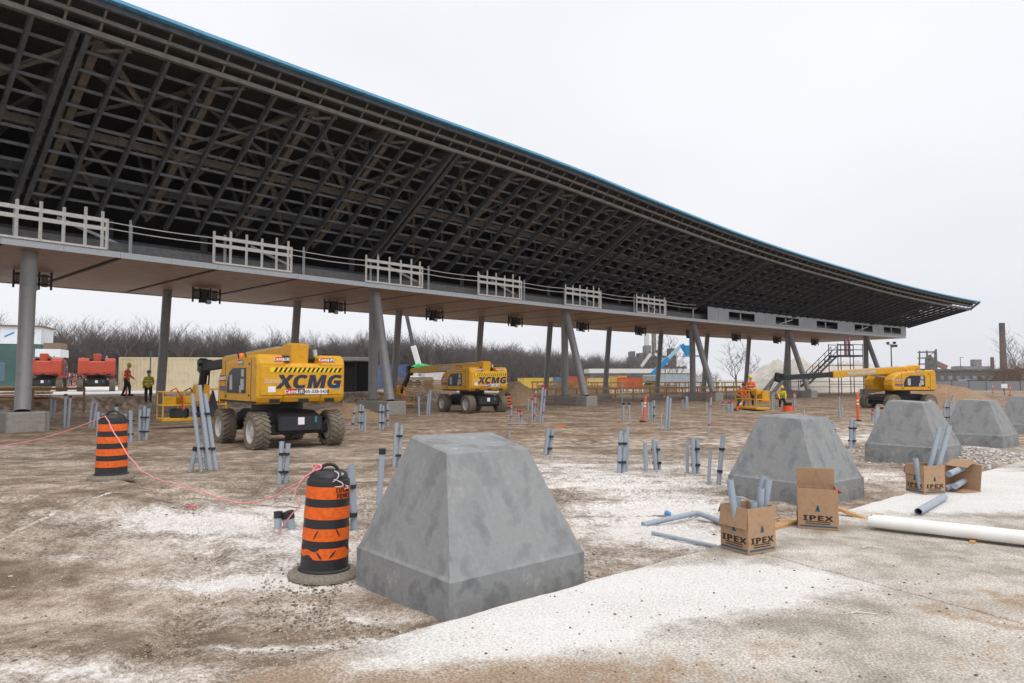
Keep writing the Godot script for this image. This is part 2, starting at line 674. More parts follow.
func make_ground() -> void:
	var am := ArrayMesh.new()
	var dirt := [c8(112, 98, 85), c8(178, 163, 148)]
	var snow := c8(230, 227, 225)
	var blobs := px_blobs([
		[40, 668, 0.7, 0.25, 0.62], [120, 676, 0.8, 0.22, 0.6], [75, 557, 0.45, 0.1, 0.65], [200, 584, 0.7, 0.12, 0.75],
		[235, 522, 1.0, 0.9, 1.0], [300, 550, 0.9, 0.6, 1.0], [165, 520, 0.8, 0.5, 0.9], [330, 505, 0.9, 0.8, 0.8], [270, 590, 0.9, 0.3, 0.6], [250, 485, 1.2, 0.8, 0.4],
		[285, 575, 0.6, 0.3, 0.8], [365, 622, 0.38, 0.14, 0.9], [330, 606, 0.3, 0.1, 0.8], [250, 650, 0.5, 0.08, 0.7], [330, 650, 0.6, 0.11, 1.0], [390, 640, 0.4, 0.12, 1.1],
		[60, 640, 0.6, 0.1, 0.35], [180, 625, 0.8, 0.12, 0.4], [280, 618, 0.6, 0.15, 0.5],
		[620, 525, 1.3, 1.3, 1.25], [560, 470, 1.5, 1.6, 1.2], [690, 505, 1.2, 1.0, 1.1], [600, 560, 0.7, 0.3, 0.4], [660, 485, 1.6, 0.9, 1.1], [720, 470, 1.2, 1.0, 0.9], [640, 460, 2.0, 0.8, 0.5],
		[860, 475, 1.3, 1.2, 1.0], [890, 440, 1.5, 1.2, 0.8], [975, 450, 1.6, 1.4, 1.0], [1000, 430, 2.0, 2.0, 0.7], [700, 540, 0.6, 0.3, 0.9],
		[50, 450, 2.0, 1.5, 0.25], [20, 520, 1.0, 0.5, 0.35]], 0.05)
	var w := 1408
	var h := 772
	var lk := field_bytes(blob_field(blobs, 256, 168, NR[0], NR[1], NR[2], NR[3], -0.6), 256, 168, w, h)
	var near := map_mat("dusted_soil", soil_maps(w, h, lk, NR, 31, dirt, snow, 0.8, 0.7), 0.5)
	var split := 9.5
	for q in [[NR[0], NR[1], IR[0], split], [IR[2], NR[1], NR[2], split], [NR[0], split, NR[2], NR[3]]]:
		grid_surface(am, steps(q[0], q[2], 0.06), steps(q[1], q[3], 0.06), near_h, NR, near)
	# the closest soil, on a finer map
	var li := field_bytes(blob_field(blobs, 200, 162, IR[0], IR[1], IR[2], IR[3], -0.6), 200, 162, 1280, 1033)
	var close := map_mat("close_soil", soil_maps(1280, 1033, li, IR, 31, dirt, snow, 0.8, 0.7), 0.5)
	grid_surface(am, steps(IR[0] - 0.06, IR[2] + 0.06, 0.045), steps(IR[1], IR[3] + 0.06, 0.045), func(x: float, d: float) -> float: return near_h(x, d) + 0.0015, IR, close)
	var mb := px_blobs([[860, 440, 3.0, 2.5, 0.9], [930, 432, 4.0, 3.0, 0.8], [990, 425, 5.0, 4.0, 0.8], [600, 448, 3.0, 2.5, 0.6], [700, 440, 3.0, 2.0, 0.5], [585, 413, 1.5, 0.7, 0.8], [420, 430, 3.0, 2.0, 0.3]], 0.0)
	mb.append_array([[-50, 60, 30, 18, 0.8], [0, 90, 30, 20, 0.8], [50, 115, 40, 20, 0.7]])
	var lm := field_bytes(blob_field(mb, 256, 170, MR[0], MR[1], MR[2], MR[3], -0.68), 256, 170, 1280, 852)
	var mid := map_mat("worked_soil", soil_maps(1280, 852, lm, MR, 61, [c8(113, 95, 79), c8(171, 151, 132)], snow, 0.6, 0.8), 2.5)
	grid_surface(am, steps(MR[0], MR[2], 0.7), steps(MR[1], MR[3], 0.5), mid_h, MR, mid)
	var far := ramp_mat("far_soil", 71, 0.02, 5, [c8(128, 116, 102), c8(190, 184, 176), c8(150, 138, 122)], 0.03, 0.95)
	grid_surface(am, steps(-1000, 1000, 40), steps(-200, 1400, 40), far_h, NR, far)
	# the strip round and behind the camera, out of view
	var back := ramp_mat("back_soil", 72, 0.02, 5, [c8(128, 108, 90), c8(205, 198, 190), c8(150, 132, 112)], 0.05, 0.95)
	grid_surface(am, steps(-60, NR[0] + 0.3, 1.0), steps(-30, 18, 1.0), func(x: float, d: float) -> float: return gh(x, d) - 0.03, NR, back)
	grid_surface(am, steps(NR[2] - 0.3, 110, 1.0), steps(-30, 18, 1.0), func(x: float, d: float) -> float: return gh(x, d) - 0.03, NR, back)
	grid_surface(am, steps(NR[0], NR[2], 1.0), steps(-30, 2.7, 1.0), func(x: float, d: float) -> float: return gh(x, d) - 0.05, NR, back)
	var g := MeshInstance3D.new()
	g.name = numbered("ground")
	g.mesh = am
	add_child(g)
	g.set_meta("kind", "structure")

func make_slab() -> void:
	# the concrete lane slab that the camera stands on, poured in two lengths with an open joint
	var e0 := Vector2(0.61, 5.8)
	var u := Vector2(0.762, 0.648)
	var j := Vector2(0.51, -0.86)
	var w := 1440
	var h := 1180
	var rect := [-3.0, 3.3, 12.5, 16.0]
	var snow_b := px_blobs([[470, 632, 0.6, 0.4, 1.3], [585, 605, 0.8, 0.5, 1.5], [690, 580, 0.9, 0.45, 1.6], [760, 575, 0.6, 0.4, 1.2], [640, 600, 0.8, 0.4, 1.2], [540, 640, 0.5, 0.25, 0.7], [720, 600, 0.4, 0.2, 0.6],
		[880, 505, 1.2, 0.5, 1.4], [980, 490, 1.8, 1.4, 1.7], [1010, 475, 2.0, 1.6, 1.2], [930, 500, 1.2, 0.6, 1.2], [840, 520, 0.6, 0.25, 0.9], [420, 650, 0.4, 0.2, 1.0], [360, 668, 0.4, 0.15, 0.9],
		[850, 600, 0.5, 0.2, 0.25], [900, 560, 1.0, 0.3, 0.2]], 0.2)
	var lk := field_bytes(blob_field(snow_b, 256, 206, rect[0], rect[1], rect[2], rect[3], -0.74), 256, 206, w, h)
	var mud_b := px_blobs([[300, 680, 1.0, 0.4, 1.1], [440, 684, 0.7, 0.25, 0.8], [600, 678, 0.6, 0.2, 0.5], [900, 650, 0.8, 0.25, 0.35], [990, 610, 0.8, 0.3, 0.4], [960, 560, 0.8, 0.25, 0.35]], 0.2)
	var mud := field_bytes(blob_field(mud_b, 256, 206, rect[0], rect[1], rect[2], rect[3], -0.35), 256, 206, w, h)
	var m := map_mat("dirty_concrete", soil_maps(w, h, lk, rect, 81, [c8(152, 143, 132), c8(208, 202, 194)], c8(228, 226, 224), 0.8, 0.42, mud), 0.03)
	var nj := FastNoiseLite.new()
	nj.seed = 17
	nj.frequency = 1.2
	var vs := PackedFloat32Array([-0.03, -0.03, -0.022, -0.008, 0.012, 0.04])
	for q in [[0.1, 3.0, 0.07], [3.0, 16.0, 0.3]]:
		var st := steps(q[0], q[1], q[2])
		if q[0] > 1.0:
			st.remove_at(0)
		vs.append_array(st)
	var ts := steps(-14.0, 2.075, 0.07)
	ts.remove_at(ts.size() - 1)
	var joint := 2.1
	for seg in 2:
		var cols := PackedFloat32Array()
		if seg == 0:
			cols.append_array(steps(-14.0, joint - 0.04, 0.08))
			cols.append_array(PackedFloat32Array([joint - 0.02, joint - 0.012, joint - 0.012]))
		else:
			cols.append_array(PackedFloat32Array([joint + 0.012, joint + 0.012, joint + 0.02]))
			cols.append_array(steps(joint + 0.04, 34.0, 0.1))
		var cw := cols.size()
		var ch := vs.size()
		var am := ArrayMesh.new()
		var vv := PackedVector3Array(); var uv := PackedVector2Array(); var nn := PackedVector3Array(); var ix := PackedInt32Array()
		for b in ch:
			for a in cw:
				var edge := clampf(1.0 - vs[b] / 0.1, 0.0, 1.0)
				var p := e0 + u * cols[a] + j * (vs[b] + edge * nj.get_noise_1d(cols[a] * 1.4) * 0.03)
				var y := 0.2 + n_mid.get_noise_2d(p.x * 0.7, p.y * 0.7) * 0.004 + n_hi.get_noise_2d(p.x, p.y) * 0.0012
				y += [-0.5, -0.03, -0.009, -0.002, 0.0, 0.0][b] if b < 6 else 0.0
				if (seg == 0 and a == cw - 1) or (seg == 1 and a == 0):
					y = minf(y, -0.3)
				elif (seg == 0 and a == cw - 2) or (seg == 1 and a == 1):
					y -= 0.012
				vv.append(Vector3(p.x, y, -p.y))
				uv.append(Vector2((p.x - rect[0]) / (rect[2] - rect[0]), 1.0 - (p.y - rect[1]) / (rect[3] - rect[1])))
		for b in ch:
			for a in cw:
				var n := (vv[b * cw + mini(a + 1, cw - 1)] - vv[b * cw + maxi(a - 1, 0)]).cross(vv[mini(b + 1, ch - 1) * cw + a] - vv[maxi(b - 1, 0) * cw + a])
				n = -n.normalized() if n.y < 0.0 else n.normalized()
				nn.append(n if n.length() > 0.5 else Vector3.UP)
		for b in ch - 1:
			for a in cw - 1:
				var k := b * cw + a
				ix.append_array(PackedInt32Array([k, k + 1, k + cw, k + 1, k + cw + 1, k + cw]))
		var ar := []
		ar.resize(Mesh.ARRAY_MAX)
		ar[Mesh.ARRAY_VERTEX] = vv; ar[Mesh.ARRAY_NORMAL] = nn; ar[Mesh.ARRAY_TEX_UV] = uv; ar[Mesh.ARRAY_INDEX] = ix
		am.add_surface_from_arrays(Mesh.PRIMITIVE_TRIANGLES, ar)
		struct("pavement", am, m)

# ---------------------------------------------------------------- the canopy
func table(t: Array, s: float) -> float:
	for i in t.size() - 1:
		if s <= t[i + 1][0]:
			var k: float = clampf((s - t[i][0]) / (t[i + 1][0] - t[i][0]), 0.0, 1.0)
			var p0: float = t[maxi(i - 1, 0)][1]
			var p3: float = t[mini(i + 2, t.size() - 1)][1]
			return cubic_interpolate(t[i][1], t[i + 1][1], p0, p3, k)
	return t[t.size() - 1][1]

func rim_h(s: float) -> float:
	return table([[-40, 13.12], [0, 13.12], [14, 13.12], [24, 13.02], [34, 12.5], [44, 11.92], [54, 11.45], [64, 11.05], [74, 10.62], [84, 10.3], [94, 10.08]], s)

func base_h(s: float) -> float:
	return lerpf(8.9, 8.45, smoothstep(30.0, 52.0, s))

func under(s: float, w: float, up := 0.0) -> Vector3:
	# a point on the sloping underside: w 0 at the soffit's front edge, 6.7 at the rim
	var t := w / 6.7
	return AP(s, w, lerpf(base_h(s), rim_h(s), t) + up)

func arc_bar(mb: MB, s0: float, s1: float, f: Callable, wide: float, tall: float, n := 4) -> void:
	for i in n:
		mb.bar(f.call(lerpf(s0, s1, float(i) / n)), f.call(lerpf(s0, s1, float(i + 1) / n)), wide, tall)

func make_canopy() -> void:
	var t := thing("canopy_building", "long curved canopy on leaning grey columns with dark unfinished underside and blue roof edge", "canopy")
	var steel := mat("dark_steel", c8(92, 96, 103), 0.6, 0.2, 0.25, 0.7)
	var purl := mat("purlin_steel", c8(118, 122, 129), 0.6, 0.2, 0.2, 0.7)
	var primer := mat("primed_steel", c8(120, 116, 110), 0.75, 0.0, 0.25, 0.6)
	var deckm := mat("black_deck", c8(56, 54, 53), 0.9, 0.0, 0.2, 0.5)
	var rimm := mat("rim_steel", c8(128, 125, 121), 0.5, 0.3, 0.2, 0.7)
	var blue := mat("blue_membrane", c8(104, 176, 222), 0.5, 0.0, 0.15, 0.6)
	var soff := ramp_mat("soffit_panel", 41, 0.01, 5, [c8(158, 126, 104), c8(174, 141, 118), c8(152, 122, 102)], 0.12, 0.55)
	var galv := ramp_mat("galvanised", 43, 0.03, 4, [c8(176, 186, 196), c8(206, 214, 222), c8(188, 197, 206)], 0.4, 0.45)
	var clad := ramp_mat("grey_cladding", 44, 0.008, 4, [c8(166, 174, 184), c8(190, 197, 206)], 0.15, 0.5)
	var whitem := mat("white_rail", c8(246, 247, 248), 0.5, 0.0, 0.1)
	var colm := ramp_mat("column_paint", 45, 0.012, 4, [c8(122, 122, 124), c8(140, 140, 141), c8(130, 129, 130)], 0.25, 0.45)
	var conc := ramp_mat("pedestal_concrete", 46, 0.012, 6, [c8(120, 117, 112), c8(158, 154, 148), c8(136, 132, 126)], 0.5, 0.9, 0.3)
	var dark := mat("dark_metal", c8(62, 60, 60), 0.6, 0.3, 0.2)
	var S0 := -30.0
	var S1 := 91.4
	var bay := 8.25
	var nb := 15
	for b in range(-4, 12):
		var a := maxf(b * bay - 0.0, S0)
		var e := minf((b + 1) * bay, S1 + 1.6)
		if e <= a:
			continue
		# the black deck seen between the purlins, its roof sheet, purlins, rim pipes
		var mb := MB.new()
		var de := minf(e, S1 + 0.6)
		for i in 4:
			var q0 := lerpf(a, de, i / 4.0)
			var q1 := lerpf(a, de, (i + 1) / 4.0)
			mb.quad(AP(q0, 7.3, rim_h(q0) + 0.78), AP(q1, 7.3, rim_h(q1) + 0.78), AP(q1, -12.3, rim_h(q1) + 0.35), AP(q0, -12.3, rim_h(q0) + 0.35), Vector3.DOWN)
		put(t, "deck_panel", mb.mesh(), deckm)
		mb = MB.new()
		for i in 4:
			var q0 := lerpf(a, e, i / 4.0)
			var q1 := lerpf(a, e, (i + 1) / 4.0)
			mb.quad(AP(q0, -13.0, rim_h(q0) + 0.43), AP(q1, -13.0, rim_h(q1) + 0.43), AP(q1, 7.75, rim_h(q1) + 0.86), AP(q0, 7.75, rim_h(q0) + 0.86), Vector3.UP)
		put(t, "roof_sheet", mb.mesh(), blue)
		for k in 11:
			mb = MB.new()
			var w := 0.05 + k * 0.655
			arc_bar(mb, a, e, func(s: float) -> Vector3: return under(s, w, 0.18), 0.07, 0.11)
			put(t, "purlin", mb.mesh(), purl)
		mb = MB.new()
		arc_bar(mb, a, e, func(s: float) -> Vector3: return AP(s, 6.82, rim_h(s) + 0.02), 0.2, 0.17)
		put(t, "rim_pipe", mb.mesh(), rimm)
		mb = MB.new()
		arc_bar(mb, a, e, func(s: float) -> Vector3: return AP(s, 7.2, rim_h(s) + 0.36), 0.13, 0.13)
		put(t, "rim_pipe", mb.mesh(), rimm)
		mb = MB.new()
		arc_bar(mb, a, e, func(s: float) -> Vector3: return AP(s, 7.6, rim_h(s) + 0.66), 0.12, 0.17)
		arc_bar(mb, a, e, func(s: float) -> Vector3: return AP(s, 7.3, rim_h(s) + 0.74), 0.05, 0.1)
		put(t, "rim_channel", mb.mesh(), steel)
		mb = MB.new()
		arc_bar(mb, a, e, func(s: float) -> Vector3: return AP(s, 7.75, rim_h(s) + 0.85), 0.28, 0.11)
		put(t, "blue_edge", mb.mesh(), blue)
		# dark back of the eaves, so that the rim is not see-through
		mb = MB.new()
		for i in 4:
			var q0 := lerpf(a, e, i / 4.0)
			var q1 := lerpf(a, e, (i + 1) / 4.0)
			mb.quad(under(q0, 6.75, 0.3), under(q1, 6.75, 0.3), AP(q1, 7.3, rim_h(q1) + 0.82), AP(q0, 7.3, rim_h(q0) + 0.82), arc_out(q0))
		put(t, "eaves_lining", mb.mesh(), deckm)
	var s := -16.5
	while s < S1 + 1.0:
		if s > S0:
			var mb := MB.new()
			mb.bar(AP(s, 6.85, rim_h(s) + 0.05), AP(s, 7.22, rim_h(s) + 0.38), 0.07, 0.05)
			mb.bar(AP(s, 7.2, rim_h(s) + 0.36), AP(s, 7.62, rim_h(s) + 0.68), 0.07, 0.05)
			put(t, "rim_post", mb.mesh(), rimm)
		s += 1.031
	# beams from the soffit out to the rim, 1.375 m apart, doubled at the columns
	for i in range(-18, 68):
		var q := 0.55 + i * 1.375
		if q > S1 + 1.2:
			break
		var main := posmod(i, 12) == 0
		for o in ([-0.17, 0.17] if main else [0.0]):
			var mb := MB.new()
			mb.bar(under(q + o, -0.5, 0.0), under(q + o, 6.75, 0.0), 0.17 if main else 0.12, 0.4 if main else 0.25)
			put(t, "beam", mb.mesh(), steel)
	# primed trusses deeper in: chords every 4.1 m, bracing between them, two long girders
	for i in range(-6, 23):
		var q := 1.2 + i * 4.125
		if q > S1 - 1.0:
			break
		var mb := MB.new()
		mb.bar(under(q, -0.4, 0.5), under(q, 6.3, 0.42), 0.26, 0.2)
		put(t, "truss_chord", mb.mesh(), primer)
		# the web of the cantilever truss up to the roof
		var tops := [6.0, 4.2, 2.2, 0.0, -3.0]
		for k in 4:
			mb = MB.new()
			mb.bar(under(q, tops[k], 0.5), AP(q, tops[k + 1], rim_h(q) + 0.55), 0.13, 0.13)
			put(t, "truss_web", mb.mesh(), primer)
			if k > 0:
				mb = MB.new()
				mb.bar(under(q, tops[k], 0.5), AP(q, tops[k], rim_h(q) + 0.55), 0.12, 0.12)
				put(t, "truss_web", mb.mesh(), primer)
		mb = MB.new()
		mb.bar(AP(q, 6.9, rim_h(q) + 0.62), AP(q, -12.2, rim_h(q) + 0.22), 0.2, 0.2)
		put(t, "truss_chord", mb.mesh(), primer)
		if q + 4.125 < S1:
			for w in [3.2, -0.8]:
				mb = MB.new()
				mb.bar(under(q, w, 0.5), AP(q + 4.125, w, rim_h(q) + 0.5), 0.12, 0.12)
				put(t, "cross_brace", mb.mesh(), primer)
				mb = MB.new()
				mb.bar(AP(q, w + 0.14, rim_h(q) + 0.5), under(q + 4.125, w + 0.14, 0.5), 0.12, 0.12)
				put(t, "cross_brace", mb.mesh(), primer)
			mb = MB.new()
			if posmod(i, 2) == 0:
				mb.bar(under(q, 6.3, 0.36), under(q + 4.1, 2.6, 0.36), 0.17, 0.14)
			else:
				mb.bar(under(q, 2.6, 0.36), under(q + 4.1, 6.3, 0.36), 0.17, 0.14)
			put(t, "truss_brace", mb.mesh(), primer)
			mb = MB.new()
			mb.bar(under(q, 2.6, 0.4), under(q + 2.0, 0.0, 0.44), 0.15, 0.13)
			put(t, "truss_brace", mb.mesh(), primer)
			mb = MB.new()
			mb.bar(under(q + 0.9, 6.6, -0.02), under(q, 6.1, 0.16), 0.12, 0.1)
			put(t, "knee_brace", mb.mesh(), primer)
	for b in range(-3, 11):
		for w in [2.6, 0.7]:
			var mb := MB.new()
			arc_bar(mb, b * bay, minf((b + 1) * bay, S1), func(q: float) -> Vector3: return under(q, w, 0.55), 0.2, 0.3)
			put(t, "girder", mb.mesh(), primer if w > 1.0 else steel)
	# end frame
	var me := MB.new()
	me.bar(under(S1 + 1.4, -0.4, 0.1), under(S1 + 1.5, 6.8, 0.1), 0.16, 0.26)
	put(t, "beam", me.mesh(), steel)
	me = MB.new()
	me.bar(AP(S1 + 1.5, 6.8, rim_h(S1) + 0.05), AP(S1 + 1.6, 7.75, rim_h(S1) + 0.8), 0.16, 0.2)
	put(t, "end_brace", me.mesh(), rimm)
	# back wall of the void above the soffit and its inner upstand
	for b in range(-4, 12):
		var a := maxf(b * bay, S0)
		var e := minf((b + 1) * bay, S1)
		if e <= a:
			continue
		var mb := MB.new()
		for i in 3:
			var q0 := lerpf(a, e, i / 3.0)
			var q1 := lerpf(a, e, (i + 1) / 3.0)
			mb.quad(AP(q0, -12.3, 7.1), AP(q1, -12.3, 7.1), AP(q1, -12.3, rim_h(q1) + 0.4), AP(q0, -12.3, rim_h(q0) + 0.4), arc_out(q0))
		put(t, "back_panel", mb.mesh(), deckm)
		mb = MB.new()
		arc_bar(mb, a, e, func(q: float) -> Vector3: return AP(q, -0.62, 7.5), 0.06, 0.5)
		put(t, "upstand", mb.mesh(), ramp_mat("grey_upstand", 47, 0.02, 5, [c8(96, 98, 100), c8(140, 141, 142)], 0.4, 0.6))
		mb = MB.new()
		arc_bar(mb, a, e, func(q: float) -> Vector3: return AP(q, -1.6, 7.9), 0.2, 0.3)
		put(t, "girder", mb.mesh(), steel)
	var me2 := MB.new()
	me2.quad(AP(S1, -12.3, 7.05), AP(S1, -0.3, 7.05), AP(S1, -0.3, 8.4), AP(S1, -12.3, 8.6), arc_along(S1))
	put(t, "end_panel", me2.mesh(), clad)
	me2 = MB.new()
	me2.quad(AP(S1 - 0.05, -12.2, 8.3), AP(S1 - 0.05, -0.9, 8.2), AP(S1 - 0.05, -0.9, rim_h(S1) + 0.6), AP(S1 - 0.05, -12.2, rim_h(S1) + 0.4), arc_along(S1))
	put(t, "end_panel", me2.mesh(), deckm)
	# soffit panels, open black joints every 4.13 m and hair joints between
	var k2 := 0
	var q := -28.9 + 0.0
	while q < S1 - 0.3:
		var wide_gap := posmod(k2, 2) == 0
		var a := q + (0.16 if wide_gap else 0.006)
		var e := minf(q + 2.0625 - (0.006 if wide_gap else 0.16), S1)
		for half in 2:
			var w0 := -0.03 if half == 0 else -6.3
			var w1 := -6.29 if half == 0 else -12.4
			var mb := MB.new()
			mb.loft([[AP(a, w0, 7.0), AP(e, w0, 7.0), AP(e, w1, 7.0), AP(a, w1, 7.0)], [AP(a, w0, 7.05), AP(e, w0, 7.05), AP(e, w1, 7.05), AP(a, w1, 7.05)]])
			put(t, "soffit_panel", mb.mesh(), soff)
		# galvanised edge trim along the front
		var mt := MB.new()
		mt.bar(AP(q + 0.006, 0.03, 7.12), AP(minf(q + 2.0565, S1), 0.03, 7.12), 0.04, 0.25)
		put(t, "edge_trim", mt.mesh(), galv)
		mt = MB.new()
		mt.bar(AP(q, -12.45, 7.1), AP(minf(q + 2.06, S1), -12.45, 7.1), 0.08, 0.3)
		put(t, "edge_trim", mt.mesh(), galv)
		if wide_gap:
			mt = MB.new()
			mt.bar(AP(q, -0.1, 7.07), AP(q, -12.3, 7.09), 0.5, 0.03)
			put(t, "joint_strip", mt.mesh(), deckm)
		q += 2.0625
		k2 += 1
	# posts and braces standing in the open fascia
	for i in range(-7, 13):
		var p := 4.6 + i * 4.125
		if p > 54.0:
			break
		var mb := MB.new()
		mb.box(AP(p, -0.35, 7.95), Vector3(0.1, 1.6, 0.1))
		put(t, "fascia_post", mb.mesh(), galv)
		mb = MB.new()
		mb.box(AP(p - 0.5, -1.5, 8.0), Vector3(0.24, 1.7, 0.24))
		put(t, "inner_post", mb.mesh(), steel)
		if posmod(i, 2) == 0:
			mb = MB.new()
			mb.bar(AP(p - 2.6, -0.9, 8.5), AP(p - 0.2, -0.9, 7.7), 0.08, 0.12)
			put(t, "fascia_brace", mb.mesh(), galv)
	# white guard frames and the twin cables between them
	for i in range(-4, 6):
		var a := 8.0 + i * 8.36
		if a > 45.0:
			break
		if a + 4.0 < -20.0:
			continue
		var fr := Node3D.new()
		fr.name = "guard_frame"
		t.add_child(fr, true)
		for y in [8.47, 8.12, 7.3]:
			var mb := MB.new()
			arc_bar(mb, a, a + 3.9, func(z: float) -> Vector3: return AP(z, 0.12, y), 0.08, 0.16 if y > 8.0 else 0.08, 2)
			put(fr, "rail", mb.mesh(), whitem)
		for k in 7:
			var mb := MB.new()
			var x: float = [0.0, 0.78, 1.56, 2.34, 3.1, 3.72, 3.9][k]
			var top := 8.55 if k == 6 else 8.75 + 0.08 * ((k * 5) % 3)
			mb.box(AP(a + x, 0.12, (7.27 + top) / 2), Vector3(0.09, top - 7.27, 0.09))
			put(fr, "post", mb.mesh(), whitem)
		for y in [8.44, 8.16]:
			var mb := MB.new()
			var pts := []
			for k in 7:
				pts.append(AP(a + 3.9 + k * 0.745, 0.1, y - 0.05 * sin(PI * k / 6.0)))
			mb.tube(pts, 0.024, -1.0, 5)
			put(t, "guard_cable", mb.mesh(), whitem)
	# the part already clad in grey metal, with five openings
	var ops := [[50.9, 51.0], [55.0, 59.4], [63.2, 67.6], [71.2, 75.6], [79.3, 83.4], [86.0, 90.1]]
	var cur := 51.6
	for oi in range(1, 6):
		var o0: float = ops[oi][0]
		var o1: float = ops[oi][1]
		var cuts := [cur, (cur + o0) * 0.5, o0]
		for k in 2:
			var mb := MB.new()
			mb.bar(AP(cuts[k] + 0.015, 0.06, 7.85), AP(cuts[k + 1] - 0.015, 0.06, 7.85), 0.06, 1.19, Vector3.UP, 0.008)
			put(t, "cladding_panel", mb.mesh(), clad)
		for y in [[8.32, 0.25], [7.36, 0.2]]:
			for k in 2:
				var mb := MB.new()
				mb.bar(AP(lerpf(o0, o1, k * 0.5) + 0.01, 0.06, y[0]), AP(lerpf(o0, o1, k * 0.5 + 0.5) - 0.01, 0.06, y[0]), 0.06, y[1], Vector3.UP, 0.008)
				put(t, "cladding_panel", mb.mesh(), clad)
		var mb2 := MB.new()
		mb2.bar(AP(o0 + 0.3, -0.35, 7.5), AP(o0 + 0.3, -0.35, 8.2), 0.2, 0.2)
		mb2.bar(AP(o0 + 2.6, -0.35, 7.45), AP(o0 + 2.6, -0.35, 8.2), 0.12, 0.12)
		put(t, "inner_post", mb2.mesh(), galv)
		if oi % 2 == 0:
			mb2 = MB.new()
			mb2.bar(AP(o0 + 1.2, -0.3, 7.5), AP(o0 + 3.8, -0.3, 8.1), 0.08, 0.1)
			put(t, "fascia_brace", mb2.mesh(), galv)
		cur = o1
	var mb3 := MB.new()
	mb3.bar(AP(90.12, 0.06, 7.85), AP(S1, 0.06, 7.85), 0.06, 1.19)
	put(t, "cladding_panel", mb3.mesh(), clad)
	# lamps left hanging in the void: small work lights
	# columns: a vertical and a leaning shaft in front, single leaning shafts behind
	for i in range(-1, 6):
		var p := 1.1 + i * 16.54
		var top := AP(p, -1.0, 7.0)
		var lean := arc_out(p) * 2.45 - arc_along(p) * 0.55
		var g0 := gh(top.x, -top.z)
		var v := MB.new()
		var foot := Vector3(top.x, g0 + 0.72, top.z)
		v.tube([foot, top], 0.26, -1.0, 24, false)
		put(t, "column", v.mesh(), colm)
		v = MB.new()
		var f2 := Vector3(top.x + lean.x, g0 + 0.72, top.z + lean.z)
		v.tube([f2, top + Vector3(0.06, 0, 0)], 0.26, -1.0, 24, false)
		put(t, "column", v.mesh(), colm)
		v = MB.new()
		v.lathe([Vector2(0.0, 0.0), Vector2(0.42, 0.0), Vector2(0.42, 0.04), Vector2(0.0, 0.04)], 20, foot - Vector3(0, 0.03, 0))
		v.lathe([Vector2(0.0, 0.0), Vector2(0.42, 0.0), Vector2(0.42, 0.04), Vector2(0.0, 0.04)], 20, f2 - Vector3(0, 0.03, 0))
		put(t, "base_plate", v.mesh(), dark)
		var bas := Basis(arc_along(p), Vector3.UP, arc_out(p))
		v = MB.new()
		v.box((foot + f2) * 0.5 + Vector3(0, -0.55, 0), Vector3(0.95, 1.06, 3.4), bas, 0.03)
		put(t, "pedestal", v.mesh(), conc)
		v = MB.new()
		v.box(f2 + Vector3(0, -0.56, 0) + arc_out(p) * 0.1, Vector3(1.2, 1.12, 1.1), bas, 0.05)
		put(t, "pedestal", v.mesh(), conc)
	for i in range(-1, 11):
		var p: float = 1.6 + i * 7.97
		var top := AP(p, -9.7, 7.02)
		var lean := arc_out(p) * -0.75
		var f3 := Vector3(top.x + lean.x, 0, top.z + lean.z)
		f3.y = gh(f3.x, -f3.z) - 0.1
		var v := MB.new()
		v.tube([f3, top], 0.25, -1.0, 20, false)
		put(t, "column", v.mesh(), colm)
		v = MB.new()
		v.box(f3 + Vector3(0, 0.1, 0), Vector3(1.1, 0.9, 1.1), Basis(arc_along(p), Vector3.UP, arc_out(p)), 0.03)
		put(t, "pedestal", v.mesh(), conc)
	# steel racks hanging under the soffit, one over each lane
	for i in range(0, 11):
		var p: float = 2.6 + i * 8.02
		var rk := Node3D.new()
		rk.name = "lane_rack"
		t.add_child(rk, true)
		rk.transform = Transform3D(Basis(arc_along(p), Vector3.UP, arc_out(p)), AP(p, -7.0, 7.0))
		for x in [-0.75, -0.3, 0.3, 0.75]:
			var v := MB.new()
			v.box(Vector3(x, -0.42, 0.1 if absf(x) > 0.5 else -0.1), Vector3(0.08, 0.84, 0.08))
			put(rk, "post", v.mesh(), dark)
		for y in [-0.2, -0.6]:
			var v := MB.new()
			v.box(Vector3(0, y, 0.1), Vector3(1.5, 0.07, 0.07))
			put(rk, "rail", v.mesh(), dark)
		for q2 in [[-0.52, -0.35, 0.28, 0.5], [0.5, -0.4, 0.24, 0.6]]:
			var v3 := MB.new()
			v3.box(Vector3(q2[0], q2[1], 0.0), Vector3(q2[2], q2[3], 0.2), Basis(), 0.02)
			put(rk, "junction_box", v3.mesh(), mat("rack_grey", c8(112, 104, 96), 0.7))
		var v2 := MB.new()
		v2.box(Vector3(-0.05, -0.45, -0.05), Vector3(0.42, 0.75, 0.3), Basis(), 0.02)
		put(rk, "equipment_box", v2.mesh(), dark)
		v2 = MB.new()
		v2.box(Vector3(0.12, -0.78, 0.06), Vector3(0.22, 0.24, 0.2), Basis(), 0.02)
		put(rk, "camera_housing", v2.mesh(), galv)

# ---------------------------------------------------------------- foreground
func concrete() -> StandardMaterial3D:
	return ramp_mat("cast_concrete", 51, 0.007, 7, [c8(102, 105, 107), c8(118, 121, 123), c8(128, 130, 132), c8(145, 147, 148), c8(137, 139, 140), c8(152, 153, 154), c8(184, 184, 184)], 0.36, 0.85, 0.25, 1024)

